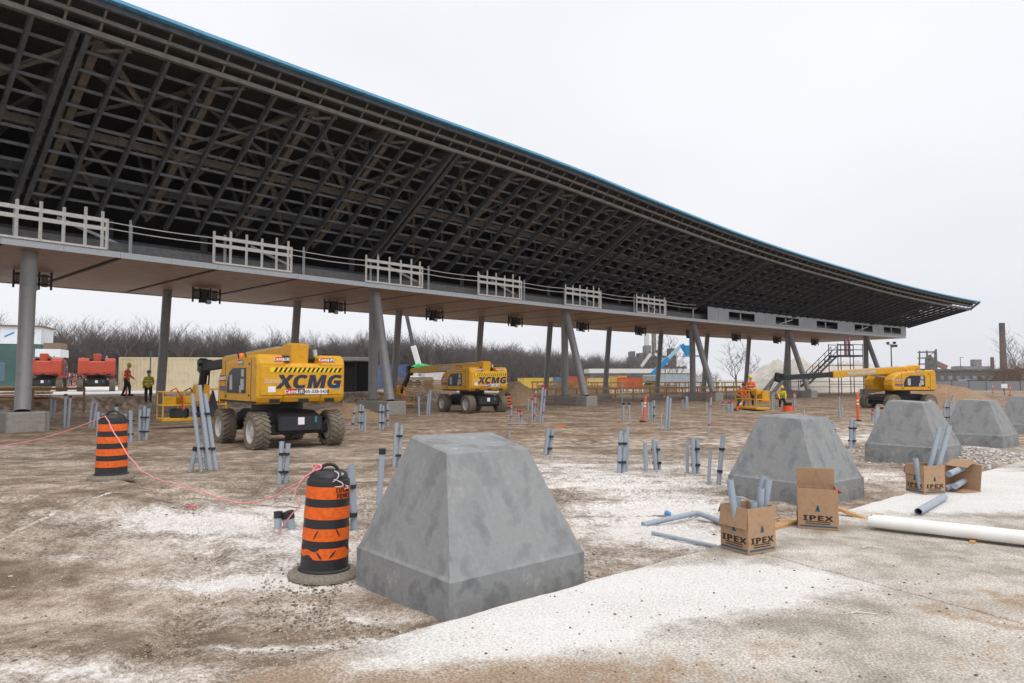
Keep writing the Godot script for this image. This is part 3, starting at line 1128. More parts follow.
func block_mesh(u_size: float, skirt: float, tops: Array, sd: int) -> ArrayMesh:
	# a truncated pyramid on a plinth, edges rubbed and chipped; tops are the four upper corners in order
	var mb := MB.new()
	var nz := FastNoiseLite.new()
	nz.seed = sd
	nz.frequency = 1.5
	var half := u_size * 0.5
	var base := [Vector3(-half, 0, half), Vector3(-half, 0, -half), Vector3(half, 0, -half), Vector3(half, 0, half)]
	var levels := [[0.0, -0.15], [0.0, 0.0], [0.0, skirt * 0.5], [0.004, skirt - 0.014], [0.022, skirt + 0.012]]
	for i in range(1, 15):
		levels.append([float(i) / 14.0 * 0.985, -1.0])
	levels.append([1.0, -2.0])
	var rings := []
	for l in levels:
		var cs := []
		for k in 4:
			var b: Vector3 = base[k]
			var inset := Vector3(signf(b.x), 0, signf(b.z)) * 0.022
			if l[1] > -0.5:
				cs.append(b - Vector3(signf(b.x), 0, signf(b.z)) * l[0] + Vector3(0, l[1], 0))
			else:
				var lo := b - inset + Vector3(0, skirt + 0.012, 0)
				var hi: Vector3 = tops[k]
				var q := lo.lerp(hi, l[0])
				if l[1] < -1.5:
					q = hi + Vector3(-signf(b.x) * 0.02, 0.0, -signf(b.z) * 0.02)
				cs.append(q)
		var ring := []
		for k in 4:
			var a: Vector3 = cs[k]
			var e: Vector3 = cs[(k + 1) % 4]
			var dir := (e - a).normalized()
			var out := dir.cross(Vector3.UP).normalized()
			if out.dot((a + e) * 0.5) < 0.0:
				out = -out
			var c := 0.022 + 0.016 * nz.get_noise_2d(a.y * 6.0, k * 7.0) + 0.03 * maxf(0.0, nz.get_noise_2d(a.y * 9.0, k * 3.0 + 40.0) - 0.25)
			for m in 12:
				var f := m / 11.0
				var p := (a + dir * c).lerp(e - dir * c, f)
				p += out * nz.get_noise_3d(p.x * 1.6, p.y * 1.6, p.z * 1.6 + k * 5.0) * 0.007
				ring.append(p)
		rings.append(ring)
	mb.loft(rings, false, false)
	var lid: Array = rings[rings.size() - 1]
	var mid := Vector3.ZERO
	for p in lid:
		mid += p / lid.size()
	for k in lid.size():
		var k2: int = (k + 1) % lid.size()
		var a: Vector3 = mid.lerp(lid[k], 0.5) + Vector3(0, 0.004, 0)
		var b: Vector3 = mid.lerp(lid[k2], 0.5) + Vector3(0, 0.004, 0)
		mb.quad(lid[k], lid[k2], b, a, Vector3.UP)
		mb.flat(a, b, mid + Vector3(0, 0.005, 0), Vector3.UP)
	return mb.mesh()

func make_foreground() -> void:
	var names := ["weathered grey concrete pyramid block with mottled faces beside the striped barrel", "grey concrete pyramid block behind the upright cardboard box and timber offcuts",
		"grey concrete pyramid block behind the cardboard box with long pipes leaning out", "grey concrete pyramid block beside the heap of snowy gravel", "grey concrete pyramid block last in the line of pyramid blocks"]
	var spots := [[-0.395, 6.42, 0.0], [4.6, 11.2, -0.06], [9.15, 15.7, -0.1], [13.55, 19.9, -0.1], [18.1, 24.1, -0.1]]
	for i in 5:
		var sp: Array = spots[i]
		var t := thing("concrete_block", names[i], "concrete block", V(sp[0], 0.0 if i == 0 else gh_smooth(sp[0], sp[1]), sp[1]), 0.715 - (sp[2] + 0.1 if i > 0 else 0.0), "concrete pyramid blocks in a row")
		put(t, "casting", block_mesh(1.52, 0.34, [Vector3(-0.458, 1.27, 0.291), Vector3(-0.358, 1.365, -0.457), Vector3(0.543, 1.36, -0.337), Vector3(0.419, 1.26, 0.35)] if i == 0 else [Vector3(-0.43, 1.29, 0.37), Vector3(-0.42, 1.31, -0.37), Vector3(0.44, 1.31, -0.36), Vector3(0.43, 1.28, 0.36)], 60 + i), concrete())
	make_barrels()
	make_boxes()
	make_stones()

func wrap_text(text: String, size: float, radius: float, font_bold := true) -> ArrayMesh:
	# lettering bent round a drum whose axis is y; it faces +z
	var src := letter_mesh(text, size, 0.004)
	var ar := src.surface_get_arrays(0)
	var v: PackedVector3Array = ar[Mesh.ARRAY_VERTEX]
	var n: PackedVector3Array = ar[Mesh.ARRAY_NORMAL]
	for i in v.size():
		var a := v[i].x / radius
		var r := radius + v[i].z
		v[i] = Vector3(sin(a) * r, v[i].y, cos(a) * r)
		n[i] = n[i].rotated(Vector3.UP, a)
	ar[Mesh.ARRAY_VERTEX] = v
	ar[Mesh.ARRAY_NORMAL] = n
	ar[Mesh.ARRAY_TANGENT] = null
	var m := ArrayMesh.new()
	m.add_surface_from_arrays(Mesh.PRIMITIVE_TRIANGLES, ar)
	return m

func letter_mesh(text: String, size: float, depth: float, slant := 0.0, weight := 700) -> ArrayMesh:
	var key := "%s|%f|%f|%f|%d" % [text, size, depth, slant, weight]
	if meshes.has(key):
		return meshes[key]
	var f := SystemFont.new()
	f.font_names = PackedStringArray(["Droid Sans"])
	f.font_weight = weight
	var fv := FontVariation.new()
	fv.base_font = f
	fv.variation_embolden = 0.9 if weight > 800 else 0.0
	var tm := TextMesh.new()
	tm.text = text
	tm.font = fv
	tm.font_size = 64
	tm.pixel_size = size / 46.0
	tm.depth = depth
	tm.curve_step = 2.0
	var ar := tm.get_mesh_arrays()
	var v: PackedVector3Array = ar[Mesh.ARRAY_VERTEX]
	if slant != 0.0:
		for i in v.size():
			v[i].x += v[i].y * slant
		ar[Mesh.ARRAY_VERTEX] = v
	ar[Mesh.ARRAY_TANGENT] = null
	var m := ArrayMesh.new()
	m.add_surface_from_arrays(Mesh.PRIMITIVE_TRIANGLES, ar)
	meshes[key] = m
	return m

func make_barrel(label: String, at: Vector3, turn: float, tilt: float, written: bool, torn: bool) -> Node3D:
	var black := ramp_mat("barrel_black", 52, 0.02, 5, [c8(30, 30, 34), c8(44, 44, 48), c8(36, 36, 40), c8(62, 60, 60)], 1.2, 0.5)
	var orange := ramp_mat("barrel_orange", 53, 0.02, 5, [c8(232, 98, 20), c8(244, 112, 30), c8(222, 92, 24), c8(205, 100, 48)], 1.5, 0.55)
	var rubber := ramp_mat("barrel_foot", 54, 0.02, 5, [c8(92, 86, 78), c8(140, 132, 120), c8(76, 72, 66)], 1.5, 0.9)
	var t := thing("traffic_barrel", label, "traffic barrel", at, turn, "striped traffic barrels")
	t.rotation.z = tilt
	var rad := func(y: float) -> float: return lerpf(0.226, 0.203, clampf((y - 0.05) / 0.85, 0.0, 1.0))
	var mb := MB.new()
	var prof := [Vector2(0.0, 0.04)]
	prof.append(Vector2(0.245, 0.04)); prof.append(Vector2(0.245, 0.085))
	var y := 0.1
	while y < 0.91:
		prof.append(Vector2(rad.call(y), y))
		y += 0.04
	for q in [[0.202, 0.915], [0.2, 0.93], [0.186, 0.938], [0.182, 0.965], [0.165, 0.995], [0.135, 1.012], [0.06, 1.015], [0.0, 1.015]]:
		prof.append(Vector2(q[0], q[1]))
	mb.lathe(prof, 36)
	put(t, "drum", mb.mesh(), black)
	mb = MB.new()
	var hp := []
	for k in 11:
		var a := PI * k / 10.0
		hp.append(Vector3(cos(a) * 0.085, 1.0 + sin(a) * 0.07, 0.0))
	mb.tube(hp, 0.016, -1.0, 8)
	put(t, "handle", mb.mesh(), black)
	mb = MB.new()
	mb.lathe([Vector2(0.232, 0.06), Vector2(0.25, 0.075), Vector2(0.29, 0.07), Vector2(0.335, 0.035), Vector2(0.34, 0.01), Vector2(0.325, 0.0), Vector2(0.2, 0.0)].map(func(p): return p), 40)
	put(t, "foot_ring", mb.mesh(), rubber)
	var bands := [[0.2, 0.305], [0.37, 0.485], [0.57, 0.685], [0.76, 0.875]]
	if not torn:
		bands = [[0.2, 0.3], [0.38, 0.485], [0.57, 0.675], [0.76, 0.87]]
	for b in 4:
		mb = MB.new()
		var y0: float = bands[b][0]
		var y1: float = bands[b][1]
		var sides := 72
		for k in sides:
			var a0 := TAU * k / sides
			var a1 := TAU * (k + 1) / sides
			var cut0 := 0.0
			var cut1 := 0.0
			if torn and b == 0:
				# the lowest sleeve hangs in rags
				cut0 = clampf(0.03 * sin(a0 * 3.1 + 0.6) + 0.018 * sin(a0 * 7.3), 0.0, 0.06)
				cut1 = clampf(0.035 * sin(a0 * 2.3 + 2.0) + 0.012 * sin(a0 * 9.0), 0.0, 0.045)
			for s in 2:
				var ya := lerpf(y0 + cut1, y1 - cut0, s * 0.5)
				var yb := lerpf(y0 + cut1, y1 - cut0, s * 0.5 + 0.5)
				var ra: float = rad.call(ya) + 0.0035
				var rb: float = rad.call(yb) + 0.0035
				var d0 := Vector3(cos(a0), 0, sin(a0))
				var d1 := Vector3(cos(a1), 0, sin(a1))
				mb.tri(d0 * ra + Vector3.UP * ya, d1 * ra + Vector3.UP * ya, d1 * rb + Vector3.UP * yb, d0, d1, d1)
				mb.tri(d0 * ra + Vector3.UP * ya, d1 * rb + Vector3.UP * yb, d0 * rb + Vector3.UP * yb, d0, d1, d0)
		put(t, "orange_band", mb.mesh(), orange)
	if torn:
		# scuffed tears through the third band
		for q in [[-0.45, 0.43, 0.3, 1.1], [0.5, 0.45, 0.3, -1.1], [0.3, 0.25, 0.4, 0.9], [-0.25, 0.24, 0.35, -0.9]]:
			mb = MB.new()
			for k in 6:
				var a: float = q[0] + (k - 3) * q[2] * 0.12
				var a2: float = q[0] + (k - 2) * q[2] * 0.12
				var yc: float = q[1] + (k - 3) * 0.012 * q[3]
				var hw := 0.012 * sin(PI * (k + 0.5) / 6.0) + 0.003
				var r1: float = rad.call(yc) + 0.0055
				var d0 := Vector3(sin(a), 0, cos(a)) * r1
				var d1 := Vector3(sin(a2), 0, cos(a2)) * r1
				mb.quad(d0 + Vector3.UP * (yc - hw), d1 + Vector3.UP * (yc + 0.012 * q[3] - hw), d1 + Vector3.UP * (yc + 0.012 * q[3] + hw), d0 + Vector3.UP * (yc + hw), d0)
			put(t, "tear", mb.mesh(), black)
	if written:
		var dk := mat("barrel_print", c8(52, 34, 26), 0.7)
		put(t, "lettering", wrap_text("LUCAS", 0.042, 0.212), dk, Vector3(0, 0.845, 0), Basis(Vector3.UP, 0.75))
		put(t, "lettering", wrap_text("FENCE", 0.042, 0.213), dk, Vector3(0, 0.79, 0), Basis(Vector3.UP, 0.8))
	return t

func make_barrels() -> void:
	var a := Vector3(-1.82, 0.0, -6.72)
	a.y = gh(a.x, 6.72)
	make_barrel("orange and black striped barrel with torn lower bands beside the mottled concrete block", a, atan2(-1.82, 6.72) * -1.0, -0.035, true, true)
	var bp := on_ground(111, 482)
	var b := G(bp.x, bp.y, 0.03)
	make_barrel("orange and black striped barrel with intact bands standing on the open dirt", b, 0.3, 0.0, false, false)
	# a third one half hidden behind a lift
	var cp := on_ground(507, 411)
	make_barrel("orange and black striped barrel half hidden behind the second yellow lift", G(cp.x, cp.y + 1.5), 0.0, 0.0, false, false)
	# pink twine strung between them
	var pink := mat("pink_twine", c8(232, 150, 156), 0.8)
	var ta := a + Vector3(-0.05, 1.04, 0.02)
	var tb := b + Vector3(0.0, 1.0, 0.22)
	var mb := MB.new()
	var pts := []
	for i in 41:
		var t := i / 40.0
		var p := tb.lerp(ta, t)
		p.y -= 4.0 * 0.74 * t * (1.0 - t) * (1.0 + 0.15 * sin(t * 9.0))
		p.y = maxf(p.y, gh(p.x, -p.z) + 0.012)
		p += Vector3(0.01 * sin(i * 1.7), 0.006 * sin(i * 2.3), 0)
		pts.append(p)
	mb.tube(pts, 0.009, -1.0, 5)
	var tw := thing("twine", "pink twine sagging between the two striped barrels on the dirt", "twine")
	put(tw, "strand", mb.mesh(), pink)
	# loop round the near barrel's handle and a tail down its side
	mb = MB.new()
	var lp := []
	for i in 26:
		var t := i / 25.0
		lp.append(ta + Vector3(-0.02 + 0.045 * sin(t * 19.0), 0.0 + 0.03 * cos(t * 15.0), 0.03 * sin(t * 11.0)))
	mb.tube(lp, 0.008, -1.0, 5)
	put(tw, "knot", mb.mesh(), pink)
	mb = MB.new()
	mb.tube([ta, ta + Vector3(-0.12, -0.08, 0.1), ta + Vector3(-0.2, -0.2, 0.12), ta + Vector3(-0.17, -0.3, 0.15), ta + Vector3(-0.14, -0.34, 0.14), ta + Vector3(-0.22, -0.42, 0.12), ta + Vector3(-0.3, -0.52, 0.1), Vector3(a.x - 0.42, 0.42, a.z + 0.1)], 0.007, -1.0, 5)
	put(tw, "tail", mb.mesh(), pink)
	mb = MB.new()
	var wl := []
	for i in 40:
		var t := i / 39.0
		wl.append(a + Vector3(0.12 + 0.09 * sin(t * 23.0) * (0.5 + t), 0.97 + 0.05 * cos(t * 17.0) - 0.08 * t, 0.12 + 0.05 * sin(t * 13.0)))
	mb.tube(wl, 0.006, -1.0, 5)
	put(tw, "loose_coil", mb.mesh(), mat("pale_twine", c8(214, 200, 206), 0.8))
	var tl := thing("twine", "pink twine running from the open dirt barrel off past the pedestal", "twine")
	mb = MB.new()
	pts = []
	var far := V(-11.5, 0.75, 13.2)
	for i in 21:
		var t := i / 20.0
		var p := tb.lerp(far, t)
		p.y -= 4.0 * 0.3 * t * (1.0 - t)
		pts.append(p)
	mb.tube(pts, 0.009, -1.0, 5)
	put(tl, "strand", mb.mesh(), pink)

func pipe_mesh(l: float, r: float) -> ArrayMesh:
	# an open plastic pipe standing on its end along y
	var key := "pipe%d_%d" % [int(l * 50.0), int(r * 1000.0)]
	if not meshes.has(key):
		var mb := MB.new()
		var h := int(l * 50.0) / 50.0
		mb.lathe([Vector2(r, 0.0), Vector2(r, h)], 14)
		mb.lathe([Vector2(r, h), Vector2(r * 0.86, h)], 14)
		mb.lathe([Vector2(r * 0.86, h), Vector2(r * 0.86, maxf(h - 0.5, 0.0))], 14)
		mb.lathe([Vector2(r * 0.86, maxf(h - 0.5, 0.0)), Vector2(0.0, maxf(h - 0.5, 0.0))], 14)
		mb.lathe([Vector2(0.0, 0.0), Vector2(r, 0.0)], 14)
		meshes[key] = mb.mesh()
	return meshes[key]

func axis(a: Vector3, b: Vector3) -> Basis:
	var y := (b - a).normalized()
	var x := y.cross(Vector3(0, 0, 1) if absf(y.z) < 0.9 else Vector3(1, 0, 0)).normalized()
	return Basis(x, y, x.cross(y))

func pvc() -> StandardMaterial3D:
	return ramp_mat("grey_plastic", 55, 0.015, 4, [c8(140, 152, 166), c8(158, 169, 182), c8(148, 160, 174)], 0.8, 0.5)

func box_print(t: Node3D, w: float, h: float, face: Basis, at: Vector3, sc: float) -> void:
	# printing on a side of a carton: name, a fir-tree emblem, two lines of small type, a blue stripe
	var ink := mat("carton_ink", c8(40, 34, 34), 0.8)
	var teal := mat("carton_teal", c8(38, 96, 122), 0.8)
	var o := put(t, "lettering", letter_mesh("IPEX", 0.06 * sc, 0.002, 0.0, 800), ink, at + face * Vector3(0, 0.125 * sc, 0.003), face * Basis.from_scale(Vector3(1.75, 0.95, 1)))
	for k in 2:
		var mb := MB.new()
		mb.box(Vector3(0, 0.085 * sc - k * 0.022 * sc, 0.003), Vector3(w * 0.66, 0.007 * sc, 0.002))
		put(t, "small_print", mb.mesh(), ink, at, face)
	var mb2 := MB.new()
	mb2.box(Vector3(0, 0.035 * sc, 0.003), Vector3(w * 0.99, 0.016 * sc, 0.002))
	put(t, "stripe", mb2.mesh(), teal, at, face)
	mb2 = MB.new()
	for k in 3:
		var y := (0.2 + k * 0.018) * sc
		var hw := (0.03 - k * 0.007) * sc
		mb2.flat(Vector3(-hw, y, 0.004), Vector3(hw, y, 0.004), Vector3(0, y + 0.04 * sc, 0.004), Vector3(0, 0, 1))
	put(t, "emblem", mb2.mesh(), teal, at, face)

func carton(label: String, at: Vector3, turn: float, w: float, dep: float, h: float, flaps: Array, sc: float) -> Node3D:
	var card := ramp_mat("cardboard", 56, 0.02, 5, [c8(152, 120, 92), c8(176, 144, 114), c8(164, 132, 103)], 0.7, 0.9)
	var t := thing("cardboard_box", label, "box", at, turn, "cartons of pipe on the slab edge")
	var th := 0.007
	for k in 4:
		var b := Basis(Vector3.UP, k * PI / 2)
		var ww := w if k % 2 == 0 else dep
		var off := (dep if k % 2 == 0 else w) * 0.5
		var mb := MB.new()
		mb.box(b * Vector3(0, h * 0.5, off - th * 0.5 - (0.0 if k % 2 == 0 else 0.001)), Vector3(ww - (0.0 if k % 2 == 0 else 2 * th + 0.002), h, th) if true else Vector3.ZERO, b, 0.002)
		put(t, "side_panel", mb.mesh(), card)
		if k != 2:
			box_print(t, ww - 0.03, h, b, b * Vector3(0, 0, off), sc)
		for f in flaps:
			if f[0] == k:
				var ang: float = f[1]
				mb = MB.new()
				var fb := b * Basis(Vector3.RIGHT, ang)
				mb.box(fb * Vector3(0, f[2] * 0.5, 0) + b * Vector3(0, h, off - th * 0.5), Vector3(ww * 0.97, f[2], th), fb, 0.002)
				put(t, "flap", mb.mesh(), card)
	var fl := MB.new()
	fl.box(Vector3(0, 0.02, 0), Vector3(w - 0.02, 0.01, dep - 0.02))
	put(t, "floor_panel", fl.mesh(), card)
	return t

func lone_pipe(label: String, a: Vector3, b: Vector3, r: float, m: Material, grp := "loose grey pipes", called := "plastic_pipe") -> Node3D:
	var t := thing(called, label, "pipe", a, 0.0, grp)
	put(t, "tube", pipe_mesh((b - a).length(), r), m, Vector3.ZERO, axis(a, b))
	return t

func make_boxes() -> void:
	var g := pvc()
	var y := 0.203
	# first carton, at the slab's edge, with short pipe ends
	var c1 := carton("open brown carton printed with fir emblem, full of short grey pipe ends", V(2.36, y, 6.93), 0.5, 0.38, 0.36, 0.44, [[3, 3.0, 0.2], [2, 2.7, 0.1]], 1.0)
	for q in [[-0.13, 0.02, -0.10, 0.68], [-0.03, 0.1, 0.0, 0.46], [0.08, 0.06, 0.03, 0.58], [0.13, 0.02, 0.11, 0.67], [0.10, -0.06, 0.15, 0.7], [-0.1, -0.1, 0.05, 0.48]]:
		var a := c1.transform * Vector3(q[0], 0.03, q[1])
		lone_pipe("short grey pipe end standing in the carton at the bent loose pipe", a, a + Vector3(q[2] * 1.0, q[3], 0.02), 0.034, g, "pipe ends in the first carton")
	# second carton, upright with one flap raised
	carton("closed brown carton with one flap raised, beside the timber offcuts", V(3.52, y, 7.98), -0.36, 0.42, 0.34, 0.45, [[2, -0.05, 0.2]], 1.0)
	# third carton with two long pipes and a burst companion lying beside it
	var c3 := carton("brown carton with two long grey pipes leaning out of it", V(6.2, y, 10.35), 0.2, 0.36, 0.36, 0.42, [[3, 3.0, 0.15], [2, 2.8, 0.15]], 0.95)
	for q in [[-0.02, 0.0, 0.3, 0.95], [0.06, 0.05, 0.34, 0.98]]:
		var a := c3.transform * Vector3(q[0], 0.03, q[1])
		lone_pipe("long grey pipe leaning out of the carton before the third block", a, a + Vector3(q[2], q[3], -0.05), 0.036, g, "long pipes in the third carton")
	var a3 := c3.transform * Vector3(-0.14, 0.03, 0.08)
	lone_pipe("short grey pipe stub poking up in the carton with two long pipes", a3, a3 + Vector3(-0.09, 0.5, 0.02), 0.036, g)
	var card := ramp_mat("cardboard", 56, 0.02, 5, [], 0.7)
	var c4 := thing("cardboard_box", "burst brown carton lying on its side with pipe mouths showing", "box", V(6.82, y, 10.55), 0.35, "cartons of pipe on the slab edge")
	for q in [[Vector3(0, 0.006, 0), Vector3(0.4, 0.008, 0.45), 0.0], [Vector3(0.2, 0.2, 0), Vector3(0.008, 0.4, 0.45), -0.15], [Vector3(0.02, 0.19, -0.22), Vector3(0.4, 0.38, 0.008), 0.0], [Vector3(0.12, 0.4, -0.05), Vector3(0.2, 0.008, 0.36), 0.5]]:
		var mb := MB.new()
		mb.box(q[0], q[1], Basis(Vector3(0, 0, 1), q[2]), 0.002)
		put(c4, "side_panel", mb.mesh(), card)
	for q in [[-0.32, 0.27, 0.1, 0.32, 0.33, -0.1], [-0.3, 0.1, 0.18, 0.2, 0.12, -0.05], [-0.35, 0.05, 0.05, 0.1, 0.05, -0.1]]:
		lone_pipe("grey pipe lying out of the burst carton", c4.transform * Vector3(q[0], q[1], q[2]), c4.transform * Vector3(q[3], q[4], q[5]), 0.045, g, "pipes in the burst carton")
	var o1 := on_plane(918, 512, 0.25)
	var o2 := on_plane(944, 497, 0.25)
	lone_pipe("grey pipe lying on the slab in front of the third carton", V(o2.x, 0.25, o2.y), V(o1.x, 0.25, o1.y), 0.048, g)
	# bent pipe on the ground behind the first carton
	var bent := thing("plastic_pipe", "long grey pipe with a bend lying on snowy ground by the first carton", "pipe", Vector3.ZERO, 0.0, "loose grey pipes")
	var pa := on_ground(643, 527)
	var pb := on_ground(697, 518)
	var pc := on_ground(722, 532)
	var mb4 := MB.new()
	var pl := []
	var ctrl := [G(pa.x, pa.y, 0.03), G(pb.x, pb.y, 0.07), G(pc.x + 0.25, pc.y - 0.05, 0.05)]
	for i in 8:
		pl.append(ctrl[0].lerp(ctrl[1], i / 8.0 * 0.94))
	for i in 5:
		var t := i / 4.0
		pl.append(ctrl[0].lerp(ctrl[1], 0.95).lerp(ctrl[1], t).lerp(ctrl[1].lerp(ctrl[2], 0.12 * t), t))
	pl.append(ctrl[2])
	mb4.tube(pl, 0.036, -1.0, 12)
	put(bent, "tube", mb4.mesh(), g)
	var pd := on_ground(651, 535)
	var pe := on_ground(716, 549)
	lone_pipe("thin straight grey pipe lying on snowy ground below the bent pipe", G(pe.x, pe.y, 0.03), G(pd.x, pd.y, 0.03), 0.022, g)
	# blue cap, red glove, timber
	var bl := on_ground(670, 516)
	var cap := thing("plastic_scrap", "small bright blue plastic scrap lying on the snow by the bent pipe", "scrap", G(bl.x, bl.y, 0.02))
	var mb5 := MB.new()
	mb5.lathe([Vector2(0.0, 0.0), Vector2(0.035, 0.0), Vector2(0.04, 0.06), Vector2(0.03, 0.075), Vector2(0.0, 0.078)], 14, Vector3.ZERO, Basis(Vector3(0, 0, 1), 1.2))
	put(cap, "shell", mb5.mesh(), mat("blue_plastic", c8(70, 140, 205), 0.4))
	var wood := ramp_mat("raw_timber", 57, 0.015, 4, [c8(176, 134, 88), c8(200, 160, 112), c8(164, 122, 80)], 1.2, 0.8)
	var tim := [["pale timber offcut leaning from the carton against the second block", 3.98, 0.32, 8.75, 4.5, 0.12, 8.35, 0.09], ["timber offcut lying flat along the slab edge behind the carton", 3.3, 0.14, 8.55, 4.75, 0.16, 8.95, 0.1],
		["short timber board lying on gravel beside the first carton", 2.62, 0.12, 7.55, 3.4, 0.14, 7.95, 0.12], ["timber block wedged under the leaning offcut", 4.1, 0.1, 8.4, 4.55, 0.22, 8.55, 0.12], ["long timber board between the two upright cartons", 2.75, 0.2, 7.75, 3.3, 0.22, 8.15, 0.13]]
	for q in tim:
		var t := thing("timber_offcut", q[0], "timber", V(q[1], q[2], q[3]), 0.0, "timber offcuts by the second block")
		var m := MB.new()
		m.bar(Vector3.ZERO, V(q[4], q[5], q[6]) - V(q[1], q[2], q[3]), q[7], 0.04, Vector3.UP, 0.004)
		put(t, "board", m.mesh(), wood)
	var gl := thing("work_glove", "crumpled red and grey work glove hanging over the upright carton", "glove", V(3.8, 0.6, 8.16))
	gl.scale = Vector3.ONE * 0.7
	var red := mat("red_cloth", c8(206, 44, 52), 0.8)
	var gm := MB.new()
	gm.loft([ring_at(Vector3(-0.07, 0.02, 0), 0.02, 0.03), ring_at(Vector3(-0.03, 0.01, 0), 0.045, 0.03), ring_at(Vector3(0.03, -0.01, 0), 0.05, 0.028), ring_at(Vector3(0.07, -0.03, 0), 0.04, 0.02)])
	put(gl, "palm", gm.mesh(), red)
	for k in 5:
		gm = MB.new()
		var z := (k - 2) * 0.02
		gm.tube([Vector3(0.05, -0.01, z), Vector3(0.1, -0.04 - 0.01 * (k % 2), z * 1.3), Vector3(0.11, -0.09 + 0.01 * k, z * 1.5)], 0.011, 0.008, 6)
		put(gl, "finger", gm.mesh(), red if k % 2 == 0 else mat("grey_cloth", c8(120, 120, 124), 0.9))
	# two white ducts along the slab
	var wp := ramp_mat("white_plastic", 58, 0.01, 4, [c8(214, 212, 208), c8(236, 235, 232), c8(226, 224, 220)], 0.3, 0.4)
	var w1 := on_plane(866, 530, 0.2)
	var w2 := on_plane(1024, 549, 0.2)
	var dir := (w2 - w1).normalized()
	var acr := Vector2(-dir.y, dir.x)
	for k in 2:
		var s := w1 + acr * (0.07 + 0.126 * k) + dir * (0.0 if k == 0 else 0.02)
		var e := s + dir * 5.6
		lone_pipe("long white plastic duct lying on the slab, " + ["front one of the pair", "rear one of the pair"][k], V(e.x, 0.2 + 0.064 + 0.024, e.y), V(s.x, 0.2 + 0.064 + 0.0245, s.y), 0.062, wp, "white ducts on the slab", "plastic_duct")
	for k in 2:
		var s2 := w1 + dir * (1.0 + 2.6 * k) + acr * 0.1
		var sk := thing("timber_bearer", ["thin timber bearer under the free ends of the white ducts", "thin timber bearer under the far length of the white ducts"][k], "timber", V(s2.x, 0.21, s2.y))
		var m := MB.new()
		m.bar(Vector3(-acr.x, 0, acr.y) * 0.16, Vector3(acr.x, 0, -acr.y) * 0.16, 0.05, 0.026)
		put(sk, "board", m.mesh(), wood)
	# scraps on the slab
	var sc := on_plane(858, 612, 0.2)
	var st := thing("twig", "pale peeled twig lying on the dirty slab", "twig", V(sc.x, 0.207, sc.y))
	var ms := MB.new()
	ms.tube([Vector3(-0.08, 0, 0.05), Vector3(-0.03, 0.004, 0.03), Vector3(0.02, 0.005, 0.045), Vector3(0.11, 0, 0.07)], 0.006, 0.004, 6)
	ms.tube([Vector3(-0.03, 0.003, 0.03), Vector3(0.01, 0.006, -0.01), Vector3(0.03, 0.004, -0.03)], 0.005, 0.003, 6)
	put(st, "stem", ms.mesh(), mat("pale_wood", c8(214, 208, 198), 0.8))
	sc = on_plane(872, 549, 0.2)
	st = thing("strap", "loop of white plastic strap lying in front of the white ducts", "strap", V(sc.x, 0.207, sc.y))
	ms = MB.new()
	var sl := []
	for k in 9:
		sl.append(Vector3(-0.1 + 0.025 * k, 0.004 + 0.012 * sin(k * 0.4), -0.035 * sin(k * 0.55)))
	ms.tube(sl, 0.006, -1.0, 5)
	put(st, "band", ms.mesh(), mat("pale_wood"))
	sc = on_ground(191, 508)
	st = thing("rag", "small scrap of red tape lying on the dusted dirt", "scrap", G(sc.x, sc.y, 0.008))
	ms = MB.new()
	ms.loft([ring_at(Vector3(-0.06, 0.0, 0), 0.006, 0.02), ring_at(Vector3(-0.02, 0.012, 0.01), 0.008, 0.03), ring_at(Vector3(0.03, 0.006, 0.0), 0.006, 0.025), ring_at(Vector3(0.07, 0.0, 0.01), 0.004, 0.015)])
	put(st, "strip", ms.mesh(), red)

func ring_at(c: Vector3, ry: float, rz: float) -> Array:
	var o := []
	for k in 8:
		var a := TAU * k / 8.0
		o.append(c + Vector3(0, sin(a) * ry, cos(a) * rz))
	return o

func stone_mesh(sd: int) -> ArrayMesh:
	var mb := MB.new()
	var r := RandomNumberGenerator.new()
	r.seed = sd
	var pts := []
	for j in 4:
		var ring := []
		for k in 6:
			var a := TAU * k / 6.0 + r.randf() * 0.5
			var h: float = [-0.4, 0.05, 0.4, 0.62][j]
			var rad: float = [0.7, 1.0, 0.8, 0.3][j] * r.randf_range(0.8, 1.15)
			ring.append(Vector3(cos(a) * rad, h * r.randf_range(0.8, 1.1), sin(a) * rad * 0.8))
		pts.append(ring)
	mb.loft(pts)
	return mb.mesh()

func scatter(called: String, label: String, category: String, spots: Array, mesh: Mesh, m: Material) -> void:
	var mm := MultiMesh.new()
	mm.transform_format = MultiMesh.TRANSFORM_3D
	mm.use_colors = true
	mm.mesh = mesh
	mm.instance_count = spots.size()
	for i in spots.size():
		var t: Transform3D = spots[i][0]
		mm.set_instance_transform(i, t)
		mm.set_instance_color(i, spots[i][1])
	var o := MultiMeshInstance3D.new()
	o.name = numbered(called)
	o.multimesh = mm
	o.material_override = m
	add_child(o)
	stuff(o, label, category)

